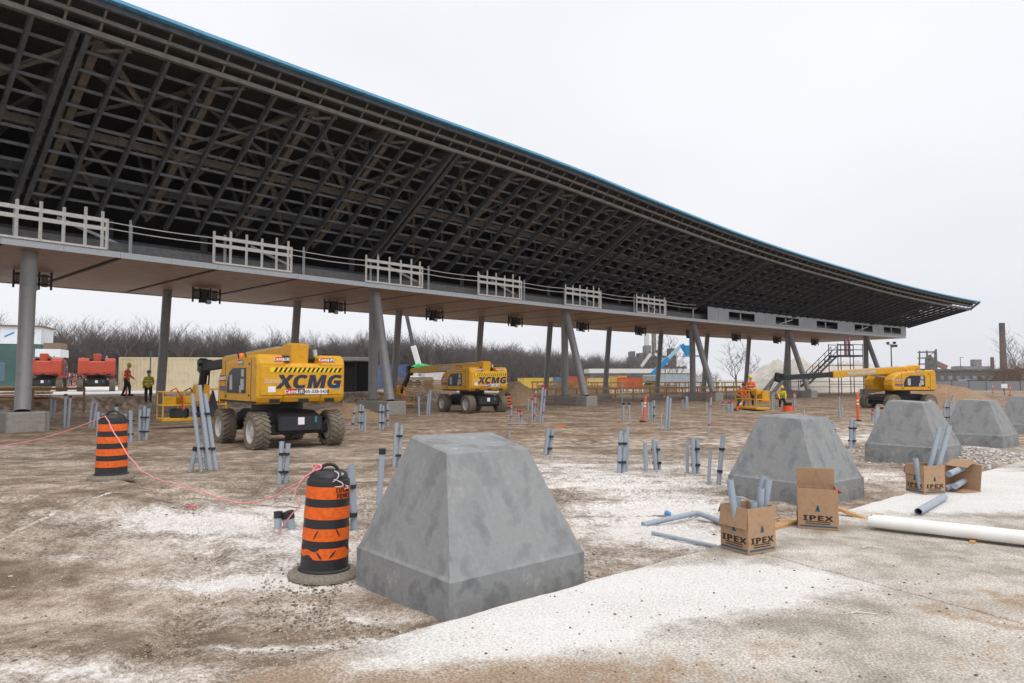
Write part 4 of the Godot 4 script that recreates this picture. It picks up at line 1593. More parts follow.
func make_stones() -> void:
	var m := StandardMaterial3D.new()
	m.vertex_color_use_as_albedo = true
	m.roughness = 0.95
	var tones := [Color(0.26, 0.19, 0.13), Color(0.2, 0.15, 0.11), Color(0.34, 0.28, 0.21), Color(0.15, 0.11, 0.08), Color(0.36, 0.31, 0.26), Color(0.46, 0.4, 0.33)]
	for v in 2:
		var spots := []
		# grit and crumbs on the slab
		for i in 420:
			var px := rng.randf_range(420, 1024)
			var py := rng.randf_range(545, 690)
			var p := on_plane(px, py, 0.2)
			if (p.x - 0.61) * 0.648 - (p.y - 5.8) * 0.762 < 0.05:
				continue
			var s := 0.002 + 0.011 * pow(rng.randf(), 5.0)
			spots.append([Transform3D(Basis(Vector3.UP, rng.randf() * TAU).scaled(Vector3.ONE * s), V(p.x, 0.2 + s * 0.25, p.y)), tones[rng.randi() % 4]])
		# gravel round the first block's foot
		for i in 2600:
			var a := rng.randf() * TAU
			var r := 0.95 + absf(rng.randfn(0.0, 0.45))
			var x := -0.6 + cos(a) * r
			var d := 6.1 + sin(a) * r * 0.9
			if (x - 0.61) * 0.648 - (d - 5.8) * 0.762 > -0.02:
				continue
			var s := 0.006 + 0.012 * pow(rng.randf(), 2.0)
			spots.append([Transform3D(Basis(Vector3.UP, rng.randf() * TAU).scaled(Vector3.ONE * s), G(x, d, s * 0.2)), tones[rng.randi() % 6]])
		# loose stones and clods over the dirt
		for i in 9000:
			var p := on_plane(rng.randf_range(-40, 720), rng.randf_range(540, 695), 0.0)
			if (p.x - 0.61) * 0.648 - (p.y - 5.8) * 0.762 > -0.02:
				continue
			var s := 0.002 + 0.005 * pow(rng.randf(), 3.0)
			spots.append([Transform3D(Basis(Vector3.UP, rng.randf() * TAU).scaled(Vector3(s, s * 0.7, s)), G(p.x, p.y, s * 0.2)), tones[rng.randi() % 6] * rng.randf_range(0.9, 1.5)])
		for i in 2600:
			var p := on_plane(rng.randf_range(-60, 1050), rng.randf_range(425, 690), 0.0)
			if (p.x - 0.61) * 0.648 - (p.y - 5.8) * 0.762 > -0.02:
				continue
			var s := 0.004 + 0.022 * pow(rng.randf(), 6.0)
			spots.append([Transform3D(Basis(Vector3.UP, rng.randf() * TAU).scaled(Vector3(s, s * 0.7, s)), G(p.x, p.y, s * 0.1)), tones[rng.randi() % 6]])
		# the gravel heap
		for i in 1800:
			var x := rng.randfn(10.6, 1.1)
			var d := rng.randfn(16.2, 0.9)
			var s := 0.015 + 0.03 * pow(rng.randf(), 2.0)
			spots.append([Transform3D(Basis(Vector3.UP, rng.randf() * TAU).scaled(Vector3.ONE * s), G(x, d, s * 0.2)), [Color(0.5, 0.47, 0.45), Color(0.36, 0.31, 0.27), Color(0.62, 0.6, 0.59)][rng.randi() % 3]])
		scatter("gravel", ["rounded loose gravel and crumbs strewn over dirt and slab", "angular loose gravel and crumbs strewn over dirt and slab"][v], "gravel", spots, stone_mesh(5 + v), m)

# ---------------------------------------------------------------- conduit stubs and markers
func make_conduits() -> void:
	var g := pvc()
	var tape := mat("black_tape", c8(38, 38, 42), 0.6)
	var redm := mat("red_tape", c8(196, 48, 56), 0.6)
	var words := ["", "single grey conduit stub", "pair of grey conduit stubs", "bundle of three grey conduit stubs", "bundle of four grey conduit stubs"]
	# px, py of the foot; py of the top; how many; sideways shift of the top in pixels; finish (0 plain, 1 black ties, 2 red caps, 3 dark cap); where it stands
	var list := [
		[52, 418, 398, 2, 0, 0, "in dirt before the timber rail and column pedestal"], [66, 427, 394, 2, 1, 3, "with a dark cap in dirt before the red lifts"], [91, 427, 400, 2, 3, 0, "leaning in dirt behind the intact striped barrel"],
		[100, 440, 410, 2, 0, 0, "close behind the intact striped barrel"], [117, 436, 404, 1, 0, 3, "with black cap rising behind the intact striped barrel"], [128, 442, 410, 3, 0, 1, "tied with black tape near the intact striped barrel"],
		[143, 440, 406, 3, 1, 1, "before the yellow work basket"], [191, 471, 447, 1, 4, 3, "short and leaning with black cap near tall leaning bundle"], [209, 471, 385, 4, -12, 1, "tall and leaning before the first yellow lift"],
		[282, 482, 441, 2, 2, 1, "taped together behind the torn barrel"], [286, 530, 510, 3, -1, 3, "cut short with black tape by the torn barrel"], [352, 430, 406, 1, 3, 1, "leaning beside the light concrete pedestal"],
		[360, 429, 404, 2, 1, 1, "tied beside the light concrete pedestal"], [365, 431, 412, 1, 0, 0, "low in front of the light concrete pedestal"], [381, 429, 404, 2, 1, 1, "tied at the end of the light concrete pedestal"],
		[388, 426, 404, 1, 0, 1, "just past the end of the light concrete pedestal"], [396, 467, 422, 2, 2, 1, "taped low behind the mottled concrete block"], [379, 505, 449, 1, 2, 3, "with dark top beside the mottled concrete block"],
		[350, 531, 464, 2, -2, 1, "strapped twice between torn barrel and concrete block"], [419, 416, 396, 1, 0, 0, "near the front wheel of the second yellow lift"], [428, 415, 390, 2, 1, 0, "tall near the front wheel of the second yellow lift"],
		[511, 421, 403, 1, 0, 2, "with red cap behind the second yellow lift"], [520, 422, 409, 2, 0, 2, "with red caps on a flat plate"], [533, 422, 395, 2, 1, 2, "with red tape in the middle of the plaza"],
		[541, 422, 383, 2, 3, 2, "tall with red tape at its foot"], [528, 411, 398, 1, 0, 0, "low behind the red taped stubs"], [537, 410, 404, 1, 0, 2, "low with red cap behind the tall taped pair"],
		[547, 455, 426, 2, 3, 1, "leaning on dusted dirt behind the mottled block"], [509, 437, 431, 1, 0, 0, "barely rising behind the mottled block"], [621, 473, 430, 2, 3, 1, "tied at the curling snow tracks"],
		[626, 471, 426, 1, 2, 0, "tallest by the curling snow tracks"], [623, 421, 403, 1, 0, 3, "with dark cap before the timber guard rail"], [629, 420, 403, 1, 0, 3, "dark topped before the timber guard rail"],
		[622, 406, 382, 1, 0, 0, "slender and tall against the timber guard rail"], [642, 420, 400, 1, 0, 3, "beside the orange marker post"], [648, 418, 402, 1, 0, 0, "just past the orange marker post"],
		[653, 421, 400, 2, 0, 1, "dark tied past the orange marker post"], [661, 430, 413, 1, 0, 0, "thin and short on open dirt"], [667, 430, 394, 2, 2, 0, "tall on open dirt past the marker post"],
		[683, 409, 398, 1, 0, 3, "low before the fourth column pedestal"], [687, 409, 396, 2, 0, 0, "low before the fourth column pedestal"], [706, 411, 402, 1, 0, 0, "beside the fourth column pedestal"],
		[708, 436, 394, 1, 4, 2, "slender with bands of red tape"], [723, 410, 402, 1, 0, 2, "red capped before the orange workers"], [730, 412, 401, 3, 0, 2, "with red tape before the orange workers"],
		[646, 471, 443, 1, 0, 0, "alone by the curling snow tracks"], [658, 470, 438, 2, -2, 1, "tied three times by the curling snow tracks"], [687, 473, 442, 1, 0, 0, "thin before the second concrete block"],
		[696, 474, 437, 2, 0, 1, "tied before the second concrete block"], [708, 484, 449, 1, 3, 0, "thin and leaning before the second concrete block"], [718, 484, 434, 1, 4, 1, "tall and leaning before the second concrete block"],
		[773, 410, 392, 2, 0, 0, "beside the worker in yellow"], [795, 411, 392, 2, 0, 2, "beside the orange drum"], [804, 415, 409, 1, 0, 0, "low behind the second concrete block"],
		[833, 446, 421, 2, 0, 1, "tied between second and third concrete blocks"], [852, 448, 419, 2, 3, 1, "leaning before the third concrete block"], [841, 419, 404, 2, 0, 0, "behind the tied pair between blocks"],
		[839, 412, 397, 1, 0, 0, "before the scaffold stair"], [872, 421, 409, 1, 1, 2, "red capped before the third yellow lift"], [876, 428, 406, 2, 3, 0, "leaning before the third yellow lift"],
		[893, 403, 394, 2, 0, 0, "under the third yellow lift's body"], [928, 405, 391, 1, 1, 0, "behind the third yellow lift"], [940, 425, 409, 2, 0, 0, "short before the brown earth mound"],
		[947, 423, 400, 3, 1, 1, "before the brown earth mound"], [953, 421, 395, 2, 1, 0, "tall before the brown earth mound"]]
	for q in list:
		var p := on_ground(q[0], q[1])
		var foot := G(p.x, p.y, -0.05)
		var top := height_at(q[2], p.y)
		var tall: float = maxf(top - foot.y, 0.2)
		var dx: float = q[4] * p.y / FOCAL
		var n: int = q[3]
		var t := thing("conduit_stub", words[n] + " " + q[6], "conduit", foot, 0.0, "grey conduit stubs standing in the dirt")
		var r := 0.043 if p.y < 17.0 else 0.05
		if q[6].begins_with("thin") or q[6].begins_with("slender"):
			r = 0.03
		var ends := []
		for k in n:
			var ox := (k - (n - 1) * 0.5) * r * 2.1
			var oz := (0.02 if k % 2 == 0 else -0.05)
			var h := tall * (1.0 - 0.1 * ((k * 7 + int(q[0])) % 3) * (0.5 if n > 1 else 0.0))
			var lean := Vector3(dx + 0.02 * sin(q[0] + k), h, 0.05 * sin(q[1] * 1.3 + k * 2.0))
			var b := axis(Vector3.ZERO, lean)
			put(t, "pipe", pipe_mesh(lean.length(), r), g, Vector3(ox, 0, oz), b)
			ends.append([Vector3(ox, 0, oz), lean])
			if q[5] == 2 or q[5] == 3:
				var mb := MB.new()
				var cap_h := 0.09 if q[5] == 2 else 0.07
				mb.lathe([Vector2(0, -cap_h), Vector2(r + 0.006, -cap_h), Vector2(r + 0.008, 0.01), Vector2(0.0, 0.015)], 12)
				put(t, "end_cap", mb.mesh(), redm if q[5] == 2 else tape, Vector3(ox, 0, oz) + b * Vector3(0, int(lean.length() * 50.0) / 50.0, 0), b)
		if q[5] == 1 or (q[5] == 2 and n < 3):
			for f in ([0.3, 0.72] if tall > 0.7 else [0.6]):
				var mb := MB.new()
				var c := Vector3.ZERO
				for e in ends:
					c += e[0] + e[1] * f
				c /= n
				var hw := (n - 1) * 0.5 * r * 2.1
				var ring := []
				for k in 16:
					var a := TAU * k / 16.0
					ring.append(Vector3(cos(a) * (r + 0.006) + signf(cos(a)) * hw, 0, sin(a) * (r + 0.03)))
				var r2 := []
				var lo := []
				for e in ring:
					r2.append(c + e + Vector3(0, 0.022, 0))
					lo.append(c + e - Vector3(0, 0.022, 0))
				mb.loft([lo, r2], true, true)
				put(t, "tie", mb.mesh(), tape if q[5] == 1 else redm)
	# orange marker posts
	var om := ramp_mat("marker_orange", 59, 0.02, 4, [c8(236, 84, 34), c8(246, 100, 48)], 1.0, 0.5)
	var wm := mat("reflective_white", c8(232, 230, 226), 0.35)
	for q in [[126, 396, 383, 1, "orange marker post on the pale pad beside the worker"], [643, 422, 396, 3, "leaning orange marker post before the timber guard rail"], [858, 421, 393, 0, "tall orange marker post with white bands before the scaffold"],
		[736, 411, 398, 9, "orange marker post knocked over beside the orange workers"], [940, 396, 383, 0, "orange marker post on the brown earth mound"], [993, 393, 383, 0, "orange marker post near the parked dark pickup"],
		[1010, 396, 384, 1, "orange marker post standing by the white sign"], [700, 397, 388, 0, "small orange marker post behind the timber guard rail"], [777, 399, 389, 0, "orange marker post behind the worker in yellow"],
		[205, 395, 386, 0, "orange marker post behind the first lift's boom"], [404, 399, 386, 0, "orange marker post before the timber fence"]]:
		var p := on_ground(q[0], q[1])
		var foot := G(p.x, p.y)
		var h := maxf(height_at(q[2], p.y) - foot.y, 0.5)
		var t := thing("marker_post", q[4], "marker post", foot, 0.0, "orange marker posts")
		t.rotation.z = -atan2(q[3] * p.y / FOCAL, h)
		var mb := MB.new()
		mb.lathe([Vector2(0, 0), Vector2(0.16, 0), Vector2(0.16, 0.04), Vector2(0.06, 0.07), Vector2(0.0, 0.07)], 14)
		put(t, "base", mb.mesh(), mat("black_tape"))
		mb = MB.new()
		mb.lathe([Vector2(0.055, 0.05), Vector2(0.055, h - 0.08), Vector2(0.03, h), Vector2(0, h)], 12)
		put(t, "post", mb.mesh(), om)
		for f in [0.62, 0.74]:
			mb = MB.new()
			mb.lathe([Vector2(0.055, h * f - 0.04), Vector2(0.058, h * f - 0.04), Vector2(0.058, h * f + 0.03), Vector2(0.055, h * f + 0.03)], 12)
			put(t, "white_band", mb.mesh(), wm)
	# small litter on the plaza: orange scrap, plate
	var op := on_ground(560, 427)
	var sc := thing("plastic_scrap", "flat orange plastic scrap lying on open dirt", "scrap", G(op.x, op.y, 0.02))
	var ms := MB.new()
	ms.box(Vector3.ZERO, Vector3(0.4, 0.05, 0.2), Basis(Vector3(0, 0, 1), 0.1), 0.02)
	put(sc, "shell", ms.mesh(), om)
	op = on_ground(518, 424)
	var pl := thing("steel_plate", "flat grey plate lying under the red capped stubs", "plate", G(op.x, op.y, 0.02))
	ms = MB.new()
	ms.box(Vector3.ZERO, Vector3(0.8, 0.04, 0.5), Basis(), 0.01)
	put(pl, "sheet", ms.mesh(), mat("pedestal_grey", c8(150, 146, 138), 0.8))
	op = on_ground(788, 411)
	var dr := thing("drum", "short orange drum with dark lid beside the worker in yellow", "drum", G(op.x, op.y, 0.0))
	ms = MB.new()
	ms.lathe([Vector2(0, 0), Vector2(0.3, 0), Vector2(0.3, 0.32), Vector2(0.0, 0.32)], 20)
	put(dr, "body", ms.mesh(), om)
	ms = MB.new()
	ms.lathe([Vector2(0.24, 0.32), Vector2(0.24, 0.5), Vector2(0.0, 0.52)], 20)
	put(dr, "lid", ms.mesh(), mat("black_tape"))

# ---------------------------------------------------------------- boom lifts
func rim_tyre(parent: Node3D, at: Vector3, r: float, w: float, side: float, dusty: bool) -> void:
	var wh := Node3D.new()
	wh.name = "wheel"
	parent.add_child(wh, true)
	wh.position = at
	var rub := ramp_mat("tyre_rubber", 47, 0.02, 5, [c8(70, 66, 60), c8(128, 118, 104), c8(98, 90, 80)] if dusty else [c8(50, 48, 46), c8(90, 85, 78)], 1.0, 0.95)
	var rimw := ramp_mat("rim_white", 48, 0.02, 5, [c8(150, 148, 146), c8(206, 205, 204), c8(180, 178, 175)], 1.0, 0.6)
	var bas := Basis(Vector3(0, 0, 1), -PI / 2 * side)
	if not meshes.has("tyre"):
		var mb := MB.new()
		mb.lathe([Vector2(0.6, -0.46), Vector2(0.82, -0.5), Vector2(0.93, -0.44), Vector2(0.955, -0.3), Vector2(0.955, 0.3), Vector2(0.93, 0.44), Vector2(0.82, 0.5), Vector2(0.6, 0.46), Vector2(0.58, 0.0)], 40)
		for k in 22:
			for s in [-1.0, 1.0]:
				var a: float = TAU * (k + (0.5 if s > 0 else 0.0)) / 22.0
				var d := Vector3(cos(a), 0, sin(a))
				var tng := Vector3(-sin(a), 0, cos(a))
				var ax: Vector3 = (Vector3.UP * s + tng * 0.45).normalized()
				var lug := Basis(d, ax, d.cross(ax).normalized())
				mb.box(d * 0.962 + Vector3.UP * s * 0.24 + tng * 0.05, Vector3(0.08, 0.5, 0.1), lug)
		meshes["tyre"] = mb.mesh()
		mb = MB.new()
		mb.lathe([Vector2(0.6, 0.44), Vector2(0.56, 0.4), Vector2(0.52, 0.2), Vector2(0.3, 0.14), Vector2(0.28, 0.3), Vector2(0.2, 0.32), Vector2(0.0, 0.33)].map(func(p): return p), 28)
		for k in 10:
			var a := TAU * k / 10.0
			mb.lathe([Vector2(0.03, 0.0), Vector2(0.03, 0.06), Vector2(0.0, 0.06)], 6, Vector3(cos(a) * 0.4, 0.17, sin(a) * 0.4))
		mb.lathe([Vector2(0.0, -0.3), Vector2(0.58, -0.3)].map(func(p): return p), 28)
		meshes["rim"] = mb.mesh()
	var sc := Basis.from_scale(Vector3(r, w, r))
	put(wh, "tyre", meshes["tyre"], rub, Vector3.ZERO, bas * sc)
	put(wh, "rim", meshes["rim"], rimw, Vector3.ZERO, bas * sc)

func decal(parent: Node3D, called: String, at: Vector3, face: Basis, w: float, h: float, m: Material) -> void:
	var mb := MB.new()
	mb.box(Vector3(0, 0, 0.0), Vector3(w, h, 0.006))
	put(parent, called, mb.mesh(), m, at, face)

func maker_plate(parent: Node3D, at: Vector3, face: Basis, sc: float, phone: bool) -> void:
	var rd := mat("plate_red", c8(186, 40, 48), 0.5)
	var dk := mat("plate_dark", c8(70, 66, 84), 0.5)
	var wh := mat("plate_white", c8(235, 235, 238), 0.5)
	decal(parent, "plate", at + face * Vector3(-0.13 * sc, 0, 0), face, 0.28 * sc, 0.14 * sc, rd)
	decal(parent, "plate", at + face * Vector3(0.12 * sc, 0, 0), face, 0.22 * sc, 0.14 * sc, dk)
	put(parent, "lettering", letter_mesh("Cams", 0.09 * sc, 0.004), wh, at + face * Vector3(-0.13 * sc, 0, 0.005), face)
	put(parent, "lettering", letter_mesh("Lift", 0.09 * sc, 0.004), wh, at + face * Vector3(0.12 * sc, 0, 0.005), face)
	if phone:
		decal(parent, "plate", at + face * Vector3(0.55 * sc, 0, 0), face, 0.62 * sc, 0.14 * sc, wh)
		put(parent, "lettering", letter_mesh("905-338-5438", 0.085 * sc, 0.004), mat("plate_ink", c8(60, 58, 66), 0.6), at + face * Vector3(0.55 * sc, 0, 0.005), face)

func basket(t: Node3D, at: Vector3, bas: Basis, col: Material, sheet: bool) -> void:
	# work platform: floor, rails, posts, control box
	var bk := Node3D.new()
	bk.name = "platform"
	t.add_child(bk, true)
	bk.transform = Transform3D(bas, at)
	var dk := mat("lift_dark", c8(44, 46, 54), 0.6, 0.0, 0.2)
	var mb := MB.new()
	mb.box(Vector3(0, 0.06, 0), Vector3(2.3, 0.12, 0.92), Basis(), 0.02)
	put(bk, "floor", mb.mesh(), col)
	for y in [0.6, 1.1]:
		for z in [-0.44, 0.44]:
			mb = MB.new()
			mb.tube([Vector3(-1.13, y, z), Vector3(1.13, y, z)], 0.03, -1.0, 8)
			put(bk, "rail", mb.mesh(), col)
		for x in [-1.13, 1.13]:
			mb = MB.new()
			mb.tube([Vector3(x, y, -0.44), Vector3(x, y, 0.44)], 0.03, -1.0, 8)
			put(bk, "rail", mb.mesh(), col)
	for x in [-1.13, -0.4, 0.4, 1.13]:
		for z in [-0.44, 0.44]:
			mb = MB.new()
			mb.tube([Vector3(x, 0.1, z), Vector3(x, 1.1, z)], 0.028, -1.0, 8)
			put(bk, "post", mb.mesh(), col)
	mb = MB.new()
	mb.box(Vector3(0.2, 1.05, 0.38), Vector3(0.7, 0.35, 0.28), Basis(Vector3.RIGHT, -0.3), 0.04)
	put(bk, "control_box", mb.mesh(), col)
	if sheet:
		for q in [[-0.75, 0.75, 0.1, 0.5, 0.36, 0.4], [-0.2, 0.8, 0.3, 0.42, 0.3, 0.3], [0.85, 0.95, 0.2, 0.5, 0.55, 0.5], [-0.5, 0.3, 0.2, 0.6, 0.36, 0.4], [0.3, 0.32, 0.0, 0.4, 0.4, 0.4]]:
			mb = MB.new()
			mb.box(Vector3(q[0], q[1], q[2]), Vector3(q[3], q[4], q[5]), Basis(Vector3.UP, q[0]), 0.04)
			put(bk, "tool_box", mb.mesh(), col if q[1] > 0.5 else dk)
		for k in 3:
			mb = MB.new()
			mb.tube([Vector3(-0.9 + k * 0.5, 1.12, 0.4), Vector3(-0.7 + k * 0.5, 1.25, 0.46), Vector3(-0.5 + k * 0.5, 0.9, 0.5), Vector3(-0.45 + k * 0.4, 0.4, 0.5)], 0.03, -1.0, 6)
			put(bk, "hose", mb.mesh(), [mat("red_tape", c8(196, 48, 56), 0.6), dk, col][k])
		mb = MB.new()
		mb.loft([[Vector3(0.5, 1.15, 0.5), Vector3(0.62, 1.15, 0.56), Vector3(0.62, 1.15, 0.46)], [Vector3(0.45, 0.7, 0.54), Vector3(0.72, 0.7, 0.62), Vector3(0.7, 0.7, 0.46)], [Vector3(0.1, 0.16, 0.6), Vector3(0.85, 0.14, 0.7), Vector3(0.8, 0.12, 0.48)]])
		put(bk, "tarp", mb.mesh(), dk)
		mb = MB.new()
		mb.box(Vector3(0.55, 0.95, 0.52), Vector3(0.5, 0.42, 0.02))
		put(bk, "notice", mb.mesh(), mat("plate_white"))

func boom_lift(label: String, at: Vector3, fwd: Vector2, paint: Material, look: Dictionary) -> Node3D:
	# local axes: -z forward along the boom, +x right, rear counterweight at +z
	var t := thing("boom_lift", label, "boom lift", at, atan2(-fwd.x, fwd.y), look.get("group", "yellow boom lifts"))
	var dk := mat("lift_dark", c8(44, 46, 54), 0.6, 0.0, 0.2)
	var blk := mat("lift_black", c8(26, 26, 28), 0.5)
	var glass := mat("lift_grille", c8(40, 44, 56), 0.35)
	var pale := mat("lift_pale", c8(196, 196, 198), 0.5, 0.0, 0.15)
	var white := mat("plate_white", c8(235, 235, 238), 0.5)
	var r := 0.52
	for x in [-1.06, 1.06]:
		for z in [-1.35, 1.35]:
			rim_tyre(t, Vector3(x, r - 0.03, z), r, 0.42, signf(x), look.get("dusty", true))
	var mb := MB.new()
	mb.prism([Vector2(-1.75, 0.62), Vector2(-1.75, 0.86), Vector2(-1.2, 1.02), Vector2(1.2, 1.02), Vector2(1.75, 0.86), Vector2(1.75, 0.5), Vector2(1.2, 0.4), Vector2(-1.2, 0.4)], -0.62, 0.62, 0.04)
	put(t, "chassis", mb.mesh(), dk)
	for z in [-1.35, 1.35]:
		mb = MB.new()
		mb.box(Vector3(0, r, z), Vector3(1.75, 0.28, 0.36), Basis(), 0.04)
		put(t, "axle", mb.mesh(), blk)
	decal(t, "notice", Vector3(0.0, 0.75, 1.755), Basis(), 0.18, 0.2, white)
	decal(t, "notice", Vector3(0.42, 0.78, 1.755), Basis(), 0.06, 0.16, mat("teal_mark", c8(50, 130, 160), 0.5))
	mb = MB.new()
	mb.lathe([Vector2(0.0, 1.0), Vector2(0.72, 1.0), Vector2(0.72, 1.26), Vector2(0.0, 1.26)], 28)
	put(t, "turntable", mb.mesh(), blk)
	# upper body: two side hoods and the counterweight between them
	var hood := [Vector2(1.72, 1.28), Vector2(1.8, 1.4), Vector2(1.82, 2.3), Vector2(1.76, 2.48), Vector2(1.62, 2.55), Vector2(0.2, 2.5), Vector2(-0.7, 2.4), Vector2(-1.2, 2.22), Vector2(-1.46, 1.95), Vector2(-1.52, 1.6), Vector2(-1.42, 1.32), Vector2(-1.3, 1.24), Vector2(1.6, 1.22)]
	for s in [-1.0, 1.0]:
		mb = MB.new()
		mb.prism(hood, 0.5 if s > 0 else -1.24, 1.24 if s > 0 else -0.5, 0.06)
		put(t, "hood", mb.mesh(), paint)
		# grille opening with its frame and notices
		var xs: float = 1.243 * s
		mb = MB.new()
		mb.prism([Vector2(0.95, 1.5), Vector2(0.95, 2.2), Vector2(-0.15, 2.2), Vector2(-0.45, 2.08), Vector2(-0.62, 1.8), Vector2(-0.65, 1.5)], minf(xs, xs + 0.01 * s), maxf(xs, xs + 0.01 * s), 0.004)
		put(t, "grille", mb.mesh(), glass)
		var sb := Basis(Vector3.UP, PI / 2 * s)
		for q in [[0.7, 1.75, 0.28, 0.3], [0.72, 2.06, 0.22, 0.2], [0.55, 1.62, 0.14, 0.2], [-0.25, 1.8, 0.22, 0.42]]:
			decal(t, "notice", Vector3(xs + 0.016 * s, q[1], q[0]), sb, q[2], q[3], pale)
		maker_plate(t, Vector3(xs + 0.004 * s, 1.92, -1.0), sb, 1.2, false)
		decal(t, "stripe", Vector3(xs + 0.004 * s, 1.62, -1.0), sb, 0.6, 0.14, mat("violet_mark", c8(116, 96, 120), 0.6))
		maker_plate(t, Vector3(xs + 0.002 * s, 2.36, 0.5), sb, 0.9, false)
		# panel seams, latches and a rubber bumper strip
		for z in [1.35, -0.8]:
			mb = MB.new()
			mb.box(Vector3(xs + 0.001 * s, 1.86, z), Vector3(0.006, 1.14, 0.014))
			put(t, "panel_seam", mb.mesh(), blk)
		for q in [[1.2, 1.45], [1.2, 2.3], [-0.7, 1.4]]:
			decal(t, "latch", Vector3(xs + 0.004 * s, q[1], q[0]), sb, 0.09, 0.05, blk)
		mb = MB.new()
		mb.box(Vector3(xs - 0.02 * s, 1.27, 0.2), Vector3(0.06, 0.06, 2.9), Basis(), 0.01)
		put(t, "bumper_strip", mb.mesh(), blk)
		mb = MB.new()
		mb.tube([Vector3(xs - 0.02 * s, 2.46, 0.9), Vector3(xs + 0.02 * s, 2.62, 0.88), Vector3(xs + 0.02 * s, 2.62, 0.3), Vector3(xs - 0.02 * s, 2.46, 0.28)], 0.018, -1.0, 6)
		put(t, "grab_rail", mb.mesh(), blk)
	mb = MB.new()
	mb.prism([Vector2(1.72, 1.28), Vector2(1.8, 1.4), Vector2(1.82, 2.22), Vector2(1.74, 2.32), Vector2(1.1, 2.32), Vector2(1.0, 1.24)], -0.52, 0.52, 0.03)
	put(t, "counterweight", mb.mesh(), paint)
	for x in [-0.75, 0.05, 0.8]:
		decal(t, "recess", Vector3(x, 1.31, 1.77), Basis(), 0.28, 0.12, blk)
	# rear panel: raised frame, stripes, name
	mb = MB.new()
	mb.box(Vector3(0, 1.85, 1.822), Vector3(2.3, 0.78, 0.03), Basis(), 0.014)
	put(t, "rear_panel", mb.mesh(), paint)
	if look.get("text", true):
		var z := 1.842
		var yl := mat("stripe_yellow", c8(240, 214, 40), 0.5)
		decal(t, "stripe", Vector3(0.06, 2.14, z - 0.002), Basis(), 1.95, 0.12, yl)
		for k in 15:
			mb = MB.new()
			var x0 := -0.88 + k * 0.13
			mb.loft([[Vector3(x0, -0.06, 0), Vector3(x0 + 0.06, -0.06, 0), Vector3(x0 + 0.13, 0.06, 0), Vector3(x0 + 0.07, 0.06, 0)], [Vector3(x0, -0.06, 0.003), Vector3(x0 + 0.06, -0.06, 0.003), Vector3(x0 + 0.13, 0.06, 0.003), Vector3(x0 + 0.07, 0.06, 0.003)]])
			put(t, "stripe", mb.mesh(), blk, Vector3(0.06, 2.14, z + 0.002))
		put(t, "lettering", letter_mesh("XCMG", 0.34, 0.006, 0.16, 900), mat("xc_ink", c8(48, 48, 66), 0.5), Vector3(0.2, 1.8, z), Basis.from_scale(Vector3(1.32, 1.0, 1)))
		put(t, "lettering", letter_mesh("259MRT", 0.1, 0.006, 0.1), mat("pale_ink", c8(220, 200, 170), 0.5), Vector3(-0.82, 1.83, z))
		decal(t, "notice", Vector3(-0.86, 1.62, z), Basis(), 0.2, 0.16, white)
		decal(t, "notice", Vector3(0.98, 1.68, z), Basis(), 0.2, 0.12, mat("cyan_mark", c8(40, 160, 220), 0.5))
		maker_plate(t, Vector3(-0.2, 1.55, z), Basis(), 1.05, true)
		maker_plate(t, Vector3(-0.56, 2.42, 1.79), Basis(Vector3.RIGHT, -0.3), 0.85, false)
		maker_plate(t, Vector3(0.72, 2.42, 1.79), Basis(Vector3.RIGHT, -0.3), 0.85, false)
	# beacon and mirrors
	mb = MB.new()
	mb.lathe([Vector2(0.0, 0.0), Vector2(0.08, 0.0), Vector2(0.08, 0.1), Vector2(0.05, 0.16), Vector2(0.0, 0.17)], 14)
	put(t, "beacon", mb.mesh(), mat("beacon_orange", c8(240, 112, 40), 0.3), Vector3(-1.0, 2.47, -0.2))
	mb = MB.new()
	mb.tube([Vector3(0.62, 2.5, 1.2), Vector3(0.62, 2.72, 1.15)], 0.06, -1.0, 10)
	put(t, "exhaust", mb.mesh(), pale)
	# boom: pivot tower, nested sections, jib link, platform
	mb = MB.new()
	mb.prism([Vector2(1.55, 2.3), Vector2(1.6, 2.86), Vector2(1.2, 2.9), Vector2(0.3, 2.72), Vector2(0.2, 2.3)], -0.24, 0.26, 0.04)
	put(t, "boom_pivot", mb.mesh(), paint)
	mb = MB.new()
	mb.tube([Vector3(-0.5, 2.45, 1.35), Vector3(0.5, 2.45, 1.35)], 0.09, -1.0, 12)
	put(t, "pivot_pin", mb.mesh(), blk)
	var rp := Vector3(0, look.get("pivot_y", 2.62), 1.2)
	var tip: Vector3 = look.tip
	var d := (tip - rp).normalized()
	var L := (tip - rp).length()
	var split: float = look.get("split", 0.68)
	mb = MB.new()
	mb.bar(rp, rp + d * L * split, 0.36, 0.42, Vector3.UP, 0.03)
	put(t, "boom_section", mb.mesh(), paint)
	mb = MB.new()
	mb.bar(rp + d * L * 0.12 + Vector3(0, 0.22, 0), rp + d * L * (split - 0.02) + Vector3(0, 0.22, 0), 0.3, 0.05)
	put(t, "boom_cover", mb.mesh(), pale)
	mb = MB.new()
	mb.bar(rp + d * L * (split - 0.05), tip, 0.26, 0.32, Vector3.UP, 0.02)
	put(t, "boom_section", mb.mesh(), look.get("inner", dk))
	for s in [-1.0, 1.0]:
		mb = MB.new()
		mb.bar(rp + d * L * 0.3 + Vector3(0.19 * s, 0, 0), rp + d * L * 0.52 + Vector3(0.19 * s, 0, 0), 0.01, 0.2)
		put(t, "stripe", mb.mesh(), pale)
	mb = MB.new()
	mb.tube([Vector3(0, 1.9, 0.1), rp + d * L * 0.33 + Vector3(0, -0.15, 0)], 0.09, 0.07, 12)
	put(t, "lift_cylinder", mb.mesh(), pale)
	# jib head and arms
	var low: Vector3 = look.low
	mb = MB.new()
